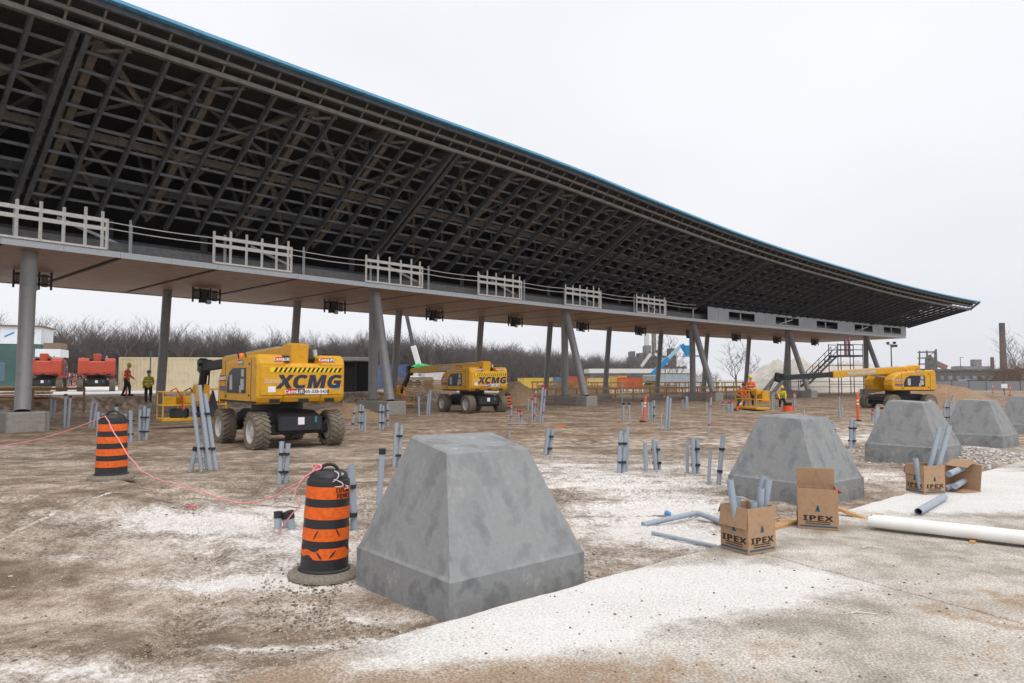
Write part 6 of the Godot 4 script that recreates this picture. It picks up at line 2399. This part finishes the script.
func make_building() -> void:
	var d := 66.0
	var t := thing("office_building", "half finished building with green sheathing below a white parapet", "building", V(at_px(4, d), 0.9, d), 0.35)
	var green := ramp_mat("green_sheathing", 22, 0.01, 4, [c8(52, 84, 80), c8(70, 104, 98)], 0.1, 0.6)
	var wrap := ramp_mat("white_wrap", 23, 0.01, 4, [c8(214, 222, 230), c8(234, 238, 242)], 0.1, 0.5)
	var br := mat("roof_edge", c8(128, 108, 92), 0.8)
	var teal := mat("teal_glass", c8(70, 110, 128), 0.2)
	var bl := mat("blue_tape", c8(70, 140, 205), 0.5)
	for k in 6:
		var mb := MB.new()
		mb.box(Vector3(-5.6 + k * 1.7 - 0.8, 2.2, -2.0), Vector3(1.68, 4.4, 4.0))
		put(t, "wall_panel", mb.mesh(), green)
		mb = MB.new()
		mb.box(Vector3(-5.6 + k * 1.7 - 0.8, 5.25, -2.0), Vector3(1.68, 1.68, 4.1))
		put(t, "parapet_panel", mb.mesh(), wrap)
		mb = MB.new()
		mb.box(Vector3(-5.7 + k * 1.7 - 0.8, 5.3, 0.06), Vector3(0.9, 0.16, 0.01), Basis(Vector3(0, 0, 1), 0.5))
		put(t, "tape", mb.mesh(), bl)
	for k in 4:
		var f := Node3D.new()
		f.name = "window"
		t.add_child(f, true)
		f.position = Vector3(-5.0 + k * 2.2, 1.7, 0.02)
		var mb := MB.new()
		mb.box(Vector3.ZERO, Vector3(1.3, 1.8, 0.06))
		put(f, "frame", mb.mesh(), br)
		mb = MB.new()
		mb.box(Vector3(0, 0, 0.03), Vector3(1.15, 1.65, 0.03))
		put(f, "pane", mb.mesh(), teal)
	var mb2 := MB.new()
	mb2.box(Vector3(-2.2, 6.16, -2.0), Vector3(10.6, 0.16, 4.6), Basis(), 0.02)
	put(t, "roof", mb2.mesh(), br)
	# porch canopy on a post
	mb2 = MB.new()
	mb2.box(Vector3(4.0, 3.5, 0.4), Vector3(2.1, 0.75, 3.0), Basis(), 0.02)
	put(t, "porch_roof", mb2.mesh(), wrap)
	mb2 = MB.new()
	mb2.box(Vector3(4.2, 4.2, 0.2), Vector3(1.5, 0.6, 2.2), Basis(), 0.02)
	put(t, "roof_box", mb2.mesh(), br)
	mb2 = MB.new()
	mb2.box(Vector3(4.0, 1.55, 1.4), Vector3(0.28, 3.15, 0.28))
	put(t, "porch_post", mb2.mesh(), mat("post_grey", c8(170, 172, 174), 0.6))
	mb2 = MB.new()
	mb2.box(Vector3(3.2, 1.55, -0.6), Vector3(0.4, 3.1, 0.3))
	put(t, "pier", mb2.mesh(), mat("pier_dark", c8(110, 100, 96), 0.7))

func make_mast() -> void:
	var st := mat("mast_grey", c8(92, 90, 98), 0.5)
	var d := 100.0
	var t := thing("light_mast", "tall slender light mast with clustered floodlights behind the third lift", "light mast", V(at_px(892, d), 0.0, d))
	var mb := MB.new()
	mb.tube([Vector3.ZERO, Vector3(0, 7.0, 0)], 0.12, 0.08, 8)
	put(t, "pole", mb.mesh(), st)
	mb = MB.new()
	mb.box(Vector3(0, 6.9, 0), Vector3(1.1, 0.1, 0.1))
	put(t, "crossbar", mb.mesh(), st)
	for q in [[-0.5, 7.15, 0.0], [0.45, 7.2, 0.3], [0.15, 6.7, -0.2], [0.65, 6.75, 0.5]]:
		mb = MB.new()
		mb.box(Vector3(q[0], q[1], 0.1), Vector3(0.42, 0.34, 0.22), Basis(Vector3.RIGHT, q[2]), 0.04)
		put(t, "floodlight", mb.mesh(), mat("lamp_dark", c8(60, 60, 68), 0.5))
	# two lower masts far off
	for q in [[961, 210.0, 8.5, "thin distant lighting pole beyond the brown mound"], [866, 260.0, 10.0, "thin distant lighting pole beyond the gravel heaps"]]:
		var u := thing("street_lamp", q[3], "lamp post", V(at_px(q[0], q[1]), 0.0, q[1]), 0.0, "distant lighting poles")
		mb = MB.new()
		mb.tube([Vector3.ZERO, Vector3(0, q[2], 0)], 0.14, 0.09, 6)
		put(u, "pole", mb.mesh(), st)
		mb = MB.new()
		mb.box(Vector3(0.4, q[2], 0), Vector3(1.0, 0.15, 0.3))
		put(u, "lamp_head", mb.mesh(), st)

func make_pickup() -> void:
	var body := mat("dark_paint", c8(46, 48, 54), 0.3)
	var glass := mat("car_glass", c8(60, 68, 76), 0.1)
	var d := 82.0
	for q in [[986, 118.0, 0.5, "dark pickup parked near the white sign", body], [966, 126.0, 0.3, "grey pickup parked behind the dark pickup", mat("grey_paint", c8(120, 124, 130), 0.3)]]:
		var t := thing("pickup_truck", q[3], "pickup", V(at_px(q[0], q[1]), 0.05, q[1]), q[2], "parked pickups")
		var mb := MB.new()
		mb.prism([Vector2(-2.7, 0.45), Vector2(-2.75, 0.95), Vector2(-1.6, 1.12), Vector2(2.6, 1.12), Vector2(2.65, 0.45)], -0.95, 0.95, 0.08)
		put(t, "body", mb.mesh(), q[4], Vector3.ZERO, Basis(Vector3.UP, PI / 2))
		mb = MB.new()
		mb.prism([Vector2(-1.5, 1.1), Vector2(-0.8, 1.78), Vector2(0.75, 1.8), Vector2(0.95, 1.1)], -0.82, 0.82, 0.08)
		put(t, "cab", mb.mesh(), q[4], Vector3.ZERO, Basis(Vector3.UP, PI / 2))
		for s in [-1.0, 1.0]:
			mb = MB.new()
			mb.prism([Vector2(-1.25, 1.18), Vector2(-0.75, 1.68), Vector2(0.65, 1.7), Vector2(0.78, 1.18)], minf(0.825 * s, 0.835 * s), maxf(0.825 * s, 0.835 * s), 0.003)
			put(t, "window", mb.mesh(), glass, Vector3.ZERO, Basis(Vector3.UP, PI / 2))
			for z in [-1.75, 1.6]:
				var wh := Node3D.new()
				wh.name = "wheel"
				t.add_child(wh, true)
				wh.position = Basis(Vector3.UP, PI / 2) * Vector3(0.85 * s, 0.38, z)
				mb = MB.new()
				mb.lathe([Vector2(0.0, -0.12), Vector2(0.38, -0.12), Vector2(0.4, 0.0), Vector2(0.38, 0.12), Vector2(0.0, 0.12)], 18, Vector3.ZERO, Basis(Vector3.RIGHT, PI / 2))
				put(wh, "tyre", mb.mesh(), mat("lift_black"))
				mb = MB.new()
				mb.lathe([Vector2(0.0, 0.0), Vector2(0.22, 0.0), Vector2(0.22, 0.26), Vector2(0.0, 0.26)], 14, Vector3(0, 0, -0.13), Basis(Vector3.RIGHT, PI / 2))
				put(wh, "rim", mb.mesh(), mat("hub_grey", c8(160, 160, 164), 0.4))
	var sg := thing("site_sign", "small blank white sign on a post beside the dark pickup", "sign", V(at_px(1004, 78.0), 0.1, 78.0))
	var m2 := MB.new()
	m2.box(Vector3(0, 1.0, 0), Vector3(0.7, 0.5, 0.04))
	put(sg, "board", m2.mesh(), mat("plate_white"))
	m2 = MB.new()
	m2.box(Vector3(0, 0.4, -0.04), Vector3(0.08, 0.9, 0.05))
	put(sg, "post", m2.mesh(), mat("mast_grey"))
	# mesh fence along the right
	var fm := mat("fence_grey", c8(128, 132, 138), 0.5)
	var fe := thing("site_fence", "grey panel fence standing before the brown shrubs", "fence", V(at_px(1000, 96.0), 0.2, 96.0))
	for k in 12:
		m2 = MB.new()
		m2.box(Vector3(-8.0 + k * 2.4, 0.75, 0), Vector3(2.3, 1.3, 0.05))
		put(fe, "panel", m2.mesh(), fm)
		m2 = MB.new()
		m2.box(Vector3(-9.2 + k * 2.4, 0.8, 0.03), Vector3(0.07, 1.6, 0.07))
		put(fe, "post", m2.mesh(), mat("mast_grey"))

func make_crane() -> void:
	var d := 120.0
	var t := thing("mobile_crane", "white mobile crane with dark raised boom under a green cover", "crane", V(at_px(424, d), 0.6, d), 0.0)
	var w := mat("crane_white", c8(224, 224, 226), 0.4)
	var dk := mat("crane_dark", c8(74, 78, 84), 0.5)
	var gr := mat("green_cover", c8(46, 170, 92), 0.7)
	var a := Vector3(-0.4, 2.0, 0)
	var b := V(at_px(413, d), height_at(346, d), d) - t.position
	var c := V(at_px(404, d), height_at(306, d), d) - t.position
	var mb := MB.new()
	mb.bar(a, b, 0.9, 0.9, Vector3.RIGHT, 0.05)
	put(t, "boom_section", mb.mesh(), w)
	mb = MB.new()
	mb.bar(b, c + (c - b) * 0.3, 0.6, 0.6, Vector3.RIGHT, 0.04)
	put(t, "boom_section", mb.mesh(), dk)
	mb = MB.new()
	mb.box(Vector3(0.8, 1.3, 0), Vector3(7.5, 0.9, 2.4), Basis(), 0.1)
	put(t, "carrier", mb.mesh(), w)
	mb = MB.new()
	mb.box(Vector3(-1.6, 2.4, 0.3), Vector3(1.6, 1.5, 1.6), Basis(), 0.15)
	put(t, "cab", mb.mesh(), w)
	for x in [-2.2, -0.9, 1.8, 3.2]:
		mb = MB.new()
		mb.lathe([Vector2(0.0, -0.2), Vector2(0.55, -0.2), Vector2(0.58, 0.0), Vector2(0.55, 0.2), Vector2(0.0, 0.2)], 16, Vector3(x, 0.55, 1.1), Basis(Vector3.RIGHT, PI / 2))
		put(t, "wheel", mb.mesh(), mat("lift_black"))
	mb = MB.new()
	var r0 := []
	var r1 := []
	var r2 := []
	for q in [[-2.6, 1.0], [-1.0, 1.9], [0.6, 1.5], [2.4, 1.3], [4.0, 0.5]]:
		r0.append(Vector3(q[0] * 0.9, 2.3 + q[1] * 0.75, 1.3))
		r1.append(Vector3(q[0], 2.3 + q[1], 0.0))
		r2.append(Vector3(q[0] * 0.9, 2.3 + q[1] * 0.7, -1.3))
	for i in 4:
		mb.quad(r0[i], r0[i + 1], r1[i + 1], r1[i], Vector3.UP + Vector3(0, 0, 1))
		mb.quad(r1[i], r1[i + 1], r2[i + 1], r2[i], Vector3.UP - Vector3(0, 0, 1))
		mb.quad(r0[i], r0[i + 1], r0[i + 1] - Vector3(0, 0.9, 0), r0[i] - Vector3(0, 0.9, 0), Vector3(0, 0, 1))
	put(t, "cover", mb.mesh(), gr)

func make_blue_lift() -> void:
	var d := 108.0
	var t := thing("boom_lift", "blue boom lift with its jib raised above the guard rail", "boom lift", V(at_px(656, d), 0.3, d), 0.0)
	var bl := mat("lift_blue", c8(44, 142, 200), 0.4)
	var dk := mat("lift_dark")
	var wh := mat("plate_white")
	for x in [-1.3, 1.3]:
		for z in [-1.0, 1.0]:
			var mw := MB.new()
			mw.lathe([Vector2(0.0, -0.2), Vector2(0.48, -0.2), Vector2(0.5, 0.0), Vector2(0.48, 0.2), Vector2(0.0, 0.2)], 16, Vector3(x, 0.5, z), Basis(Vector3.RIGHT, PI / 2))
			put(t, "wheel", mw.mesh(), dk)
	var mb := MB.new()
	mb.box(Vector3(0, 0.8, 0), Vector3(3.2, 0.5, 1.4), Basis(), 0.06)
	put(t, "chassis", mb.mesh(), dk)
	mb = MB.new()
	mb.box(Vector3(-0.4, 1.7, 0), Vector3(3.0, 1.1, 2.3), Basis(), 0.15)
	put(t, "body", mb.mesh(), mat("lift_body_grey", c8(140, 144, 148), 0.5))
	var a := Vector3(-0.6, 2.3, 0)
	var b := V(at_px(682, d), height_at(345, d), d) - t.position
	var m := a.lerp(b, 0.55)
	mb = MB.new()
	mb.bar(a, m, 0.5, 0.75, Vector3.UP, 0.04)
	put(t, "boom_section", mb.mesh(), bl)
	mb = MB.new()
	mb.bar(m, b, 0.32, 0.5, Vector3.UP, 0.03)
	put(t, "boom_section", mb.mesh(), mat("pale_blue", c8(160, 200, 224), 0.4))
	mb = MB.new()
	mb.bar(b + Vector3(0.0, 0.1, 0), b + Vector3(1.0, -1.5, 0), 0.5, 0.7, Vector3.UP, 0.06)
	put(t, "jib_head", mb.mesh(), bl)
	mb = MB.new()
	mb.box(b + Vector3(0.9, -0.8, 0), Vector3(0.9, 1.5, 0.9), Basis(), 0.08)
	put(t, "jib_block", mb.mesh(), bl)
	mb = MB.new()
	mb.box(b + Vector3(1.6, -1.75, 0), Vector3(2.8, 0.22, 1.0), Basis(), 0.03)
	put(t, "platform", mb.mesh(), bl)
	for x in [1.2, 2.1, 2.95]:
		for z in [-0.45, 0.45]:
			mb = MB.new()
			mb.tube([b + Vector3(x, -1.7, z), b + Vector3(x, -0.6, z)], 0.04, -1.0, 6)
			put(t, "post", mb.mesh(), wh)
	for z in [-0.45, 0.45]:
		mb = MB.new()
		mb.tube([b + Vector3(1.2, -0.6, z), b + Vector3(2.95, -0.6, z)], 0.04, -1.0, 6)
		put(t, "rail", mb.mesh(), wh)

func make_cabin() -> void:
	var d := 56.0
	var t := thing("site_cabin", "open fronted site cabin with white roof behind the first yellow lift", "cabin", V(at_px(345, d), 0.75, d), 0.1)
	var w := mat("cabin_white", c8(216, 218, 220), 0.5, 0.0, 0.1)
	var dk := mat("cabin_dark", c8(66, 64, 64), 0.8, 0.0, 0.2)
	var mb := MB.new()
	mb.box(Vector3(0, 2.75, 0), Vector3(5.0, 0.3, 3.4), Basis(), 0.03)
	put(t, "roof", mb.mesh(), w)
	mb = MB.new()
	mb.box(Vector3(0, 1.3, -1.5), Vector3(4.6, 2.6, 0.1))
	put(t, "back_wall", mb.mesh(), dk)
	for x in [-2.2, -0.6, 1.0, 2.3]:
		mb = MB.new()
		mb.box(Vector3(x, 1.3, 1.3), Vector3(0.14, 2.6, 0.14))
		put(t, "post", mb.mesh(), dk)
	for x in [-1.4, 0.2]:
		mb = MB.new()
		mb.box(Vector3(x, 1.1, 0.4), Vector3(1.3, 2.0, 1.2), Basis(), 0.05)
		put(t, "cabinet", mb.mesh(), dk)
	mb = MB.new()
	mb.box(Vector3(0, 0.06, 0), Vector3(4.8, 0.12, 3.0))
	put(t, "floor", mb.mesh(), w)

# ---------------------------------------------------------------- far away
func bare_tree(sd: int, h: float, spread: float, depth: int) -> ArrayMesh:
	var r := RandomNumberGenerator.new()
	r.seed = sd
	var mb := MB.new()
	var stack := [[Vector3(0, -0.3, 0), Vector3(0, 1, 0), h * 0.42, h * 0.016, 0]]
	while stack.size() > 0:
		var q: Array = stack.pop_back()
		var a: Vector3 = q[0]
		var d: Vector3 = q[1]
		var l: float = q[2]
		var rad: float = q[3]
		var lev: int = q[4]
		var m := a + d * l * 0.55 + Vector3(r.randfn(0, 0.05), r.randfn(0, 0.02), r.randfn(0, 0.05)) * l
		var e := m + (d + Vector3(r.randfn(0, 0.15), 0.1, r.randfn(0, 0.15))).normalized() * l * 0.5
		mb.tube([a, m, e], rad, rad * 0.55, 3 if lev > 1 else 5, false)
		if lev >= depth:
			continue
		var n := 4 if lev < 2 else 3
		for i in n:
			var ang := TAU * (i + r.randf()) / n
			var out := Vector3(cos(ang), 0, sin(ang))
			var nd := (d * r.randf_range(0.5, 1.0) + out * spread * r.randf_range(0.5, 1.1) + Vector3(0, 0.25, 0)).normalized()
			var st := a.lerp(m, r.randf_range(0.55, 1.0)) if i % 2 == 0 else e
			stack.append([st, nd, l * r.randf_range(0.55, 0.78), maxf(rad * 0.55, h * 0.0016), lev + 1])
	return mb.mesh()

func make_far() -> void:
	var bark := StandardMaterial3D.new()
	bark.resource_name = "bare_bark"
	bark.vertex_color_use_as_albedo = true
	bark.roughness = 0.95
	# the bare wood behind the site, a mass nobody could count
	var line := [[-210.0, 150.0], [-115.0, 175.0], [-60.0, 225.0], [-27.0, 262.0], [4.0, 330.0], [45.0, 430.0], [120.0, 560.0]]
	for v in 4:
		var spots := []
		for i in 620:
			var f := rng.randf() * (line.size() - 1)
			var k := int(f)
			var a := Vector2(line[k][0], line[k][1])
			var b := Vector2(line[k + 1][0], line[k + 1][1])
			var p := a.lerp(b, f - k) + Vector2(rng.randfn(0, 3.0), absf(rng.randfn(0, 16.0)))
			var s := rng.randf_range(0.8, 1.15)
			var tone := rng.randf_range(0.75, 1.15)
			spots.append([Transform3D(Basis(Vector3.UP, rng.randf() * TAU).scaled(Vector3(s, s * rng.randf_range(0.85, 1.15), s)), V(p.x, 0.0, p.y)), Color(0.135 * tone, 0.112 * tone, 0.102 * tone)])
		scatter("woodland", ["bare grey woodland of tall trees behind the site", "bare grey woodland of forked trees behind the site", "bare brown woodland of spreading trees behind the site", "bare low undergrowth along the foot of the woodland"][v], "woodland", spots, bare_tree(100 + v, [14.5, 13.5, 12.5, 8.0][v], [0.7, 0.8, 0.95, 1.1][v], 5 if v < 3 else 4), bark)
	# single trees and shrubs
	var bm := mat("brown_bark", c8(104, 92, 86), 0.95)
	for q in [[736, 190.0, 12.5, 301, "bare grey tree standing beyond the fourth and fifth columns"], [752, 200.0, 9.0, 302, "smaller bare tree beside the bare grey tree"], [664, 170.0, 13.0, 303, "bare tree standing behind the blue boom lift"], [676, 176.0, 9.5, 304, "low bare tree beside the tree behind the blue lift"],
		[1019, 130.0, 10.5, 305, "bare brown tree rising over the shrubs by the chimney"], [1040, 120.0, 12.0, 306, "tall bare brown tree at the end of the shrubs"]]:
		var t := thing("bare_tree", q[4], "tree", V(at_px(q[0], q[1]), 0.0, q[1]), 0.0, "single bare trees")
		put(t, "crown", bare_tree(q[3], q[2], 0.8, 5), bm)
		var mb := MB.new()
		mb.tube([Vector3(0, -0.4, 0), Vector3(0.1, q[2] * 0.25, 0)], q[2] * 0.02, q[2] * 0.013, 8)
		put(t, "trunk", mb.mesh(), bm)
	var sh := mat("shrub_bark", c8(118, 96, 82), 0.95)
	var si := 0
	for q in [[986, 118.0, 3.2], [997, 122.0, 4.6], [1008, 116.0, 5.4], [1018, 112.0, 5.6], [1028, 116.0, 6.0], [700, 150.0, 4.2], [712, 152.0, 4.0], [690, 148.0, 3.6]]:
		var t := thing("shrub", ["leafless brown shrub in the thicket below the chimney", "leafless brown shrub in the thicket below the blue lift's platform"][0 if si < 5 else 1], "shrub", V(at_px(q[0], q[1]), 0.0, q[1]), si * 1.1, "leafless shrubs by the chimney" if si < 5 else "leafless shrubs behind the blue lift")
		for k in 5:
			put(t, "branches", bare_tree(400 + si * 7 + k, q[2], 1.1, 4), sh, Vector3(1.1 * cos(k * 1.26), 0, 1.1 * sin(k * 1.26)))
		si += 1
	make_industry()

func make_industry() -> void:
	var grey := mat("far_grey", c8(112, 110, 108), 0.8, 0.0, 0.2, 0.05)
	var grey2 := mat("far_grey_two", c8(136, 133, 130), 0.8, 0.0, 0.2, 0.05)
	var pale := mat("far_pale", c8(206, 206, 204), 0.7)
	var brick := mat("far_brick", c8(108, 92, 84), 0.9, 0.0, 0.2, 0.05)
	var darkm := mat("far_dark", c8(84, 80, 78), 0.8)
	var d := 520.0
	# power station with two stacks
	var t := thing("power_station", "far grey power station with stepped roofs and two tall pale stacks", "power station", V(at_px(645, d), 0.0, d))
	var px := d / FOCAL
	for q in [[-18, 22, 9.0], [-8, 16, 16.0], [2, 14, 19.0], [10, 14, 15.0], [22, 18, 17.0], [34, 16, 10.0], [-12, 4, 20.0], [4, 5, 24.0], [16, 4, 21.0], [28, 4, 22.0]]:
		var mb := MB.new()
		mb.box(Vector3(q[0] * px, q[2] * 0.5 * 1.15, -rng.randf() * 12.0), Vector3(q[1] * px, q[2] * 1.15, 14.0))
		var blk := put(t, "block", mb.mesh(), grey if int(q[1]) % 2 == 0 else grey2)
		for k in 3:
			var m2 := MB.new()
			m2.box(Vector3(q[0] * px + (k - 1) * q[1] * px * 0.28, q[2] * 0.8, 7.1), Vector3(q[1] * px * 0.16, q[2] * 0.3, 0.2))
			put(blk, "window", m2.mesh(), darkm)
	for q in [[4.5, 333], [12, 331]]:
		var mb := MB.new()
		mb.tube([Vector3(q[0] * px, 0, -10), Vector3(q[0] * px, height_at(300, d), -10)], 2.0, 1.6, 14)
		put(t, "stack", mb.mesh(), pale if q[0] < 10 else grey2)
	for q in [[-6, 10, 4, 19], [8, 19, 20, 12]]:
		var mb := MB.new()
		mb.bar(Vector3(q[0] * px, q[1] * 1.1, 8), Vector3(q[2] * px, q[3] * 1.1, 8), 2.0, 2.0)
		put(t, "conveyor", mb.mesh(), pale)
	# long warehouse
	d = 300.0
	px = d / FOCAL
	var w := thing("warehouse", "long low far warehouse with pale roof band", "warehouse", V(at_px(638, d), 0.0, d))
	var mw := MB.new()
	mw.box(Vector3(0, 2.2, 0), Vector3(100 * px, 4.4, 20))
	put(w, "wall", mw.mesh(), grey)
	mw = MB.new()
	mw.box(Vector3(0, 5.3, 0), Vector3(103 * px, 1.9, 21))
	put(w, "roof_band", mw.mesh(), pale)
	for k in 12:
		mw = MB.new()
		mw.box(Vector3((k - 5.5) * 8.0 * px, 1.9, 10.1), Vector3(5.0 * px, 2.6, 0.2))
		put(w, "door", mw.mesh(), darkm)
	# dark long building and low sheds on the right
	d = 340.0
	px = d / FOCAL
	var l := thing("rail_shed", "long dark low shed along the horizon before the chimney", "shed", V(at_px(945, d), 0.0, d))
	mw = MB.new()
	mw.box(Vector3(0, 3.0, 0), Vector3(130 * px, 6.0, 14))
	put(l, "wall", mw.mesh(), darkm)
	mw = MB.new()
	mw.box(Vector3(0, 6.4, 0), Vector3(132 * px, 0.8, 15))
	put(l, "roof", mw.mesh(), grey)
	for k in 16:
		mw = MB.new()
		mw.box(Vector3((k - 7.5) * 8.0 * px, 2.4, 7.1), Vector3(4.0 * px, 2.2, 0.2))
		put(l, "door", mw.mesh(), grey2)
	# brick chimney
	d = 430.0
	var c := thing("chimney", "tall tapering brown chimney with dark top beyond the shrubs", "chimney", V(at_px(1004, d), 0.0, d))
	var ch := height_at(323, d)
	mw = MB.new()
	mw.tube([Vector3.ZERO, Vector3(0, ch * 0.85, 0)], 2.1, 1.6, 18)
	put(c, "shaft", mw.mesh(), brick)
	mw = MB.new()
	mw.tube([Vector3(0, ch * 0.85, 0), Vector3(0, ch, 0)], 1.65, 1.6, 18)
	put(c, "cap", mw.mesh(), mat("soot", c8(70, 66, 72), 0.9))
	mw = MB.new()
	mw.tube([Vector3(-7.0, 0, 0), Vector3(-7.0, ch * 0.42, 0)], 1.2, 1.0, 12)
	put(c, "short_stack", mw.mesh(), brick)
	# steel mill tower
	d = 460.0
	px = d / FOCAL
	var f := thing("steel_mill", "far hazy steelworks tower with gantry and side hopper", "steelworks", V(at_px(930, d), 0.0, d))
	for x in [-5.0, 1.5]:
		for z in [-4.0, 4.0]:
			mw = MB.new()
			mw.tube([Vector3(x, 0, z), Vector3(x * 0.8, 21.0, z)], 0.45, -1.0, 6)
			put(f, "leg", mw.mesh(), grey)
	for y in [8.0, 12.0, 16.0, 20.0]:
		mw = MB.new()
		mw.box(Vector3(-1.8, y, 0), Vector3(7.5, 0.7, 8.0))
		put(f, "deck", mw.mesh(), grey)
		mw = MB.new()
		mw.bar(Vector3(-5.0, y - 4.0, 4.1), Vector3(1.3, y, 4.1), 0.4, 0.4)
		put(f, "brace", mw.mesh(), grey)
	mw = MB.new()
	mw.lathe([Vector2(0, 4.0), Vector2(3.0, 5.0), Vector2(2.6, 15.0), Vector2(1.2, 18.0), Vector2(0, 18.0)], 16)
	put(f, "furnace", mw.mesh(), grey2)
	mw = MB.new()
	mw.bar(Vector3(1.0, 14.0, 0), Vector3(11.0, 9.5, 0), 3.0, 3.0)
	put(f, "hopper", mw.mesh(), mat("far_rust", c8(134, 100, 88), 0.9))
	mw = MB.new()
	mw.bar(Vector3(10.0, 10.0, 0), Vector3(13.0, 0.0, 0), 1.0, 1.0)
	put(f, "strut", mw.mesh(), grey)
	mw = MB.new()
	mw.tube([Vector3(3.5, 0, 2), Vector3(3.5, 22.0, 2)], 0.6, 0.5, 10)
	put(f, "stack", mw.mesh(), grey)
	for q in [[972, 600.0, 13.0, "faint far block of works beyond the shed"], [955, 640.0, 8.0, "faint far low works roof beyond the shed"]]:
		var b := thing("far_works", q[3], "factory", V(at_px(q[0], q[1]), 0.0, q[1]))
		mw = MB.new()
		mw.box(Vector3(0, q[2] * 0.5, 0), Vector3(26, q[2], 16))
		put(b, "wall", mw.mesh(), grey2)
		mw = MB.new()
		mw.box(Vector3(4, q[2] + 3.0, 0), Vector3(6, 6.0, 6))
		put(b, "tower", mw.mesh(), grey2)
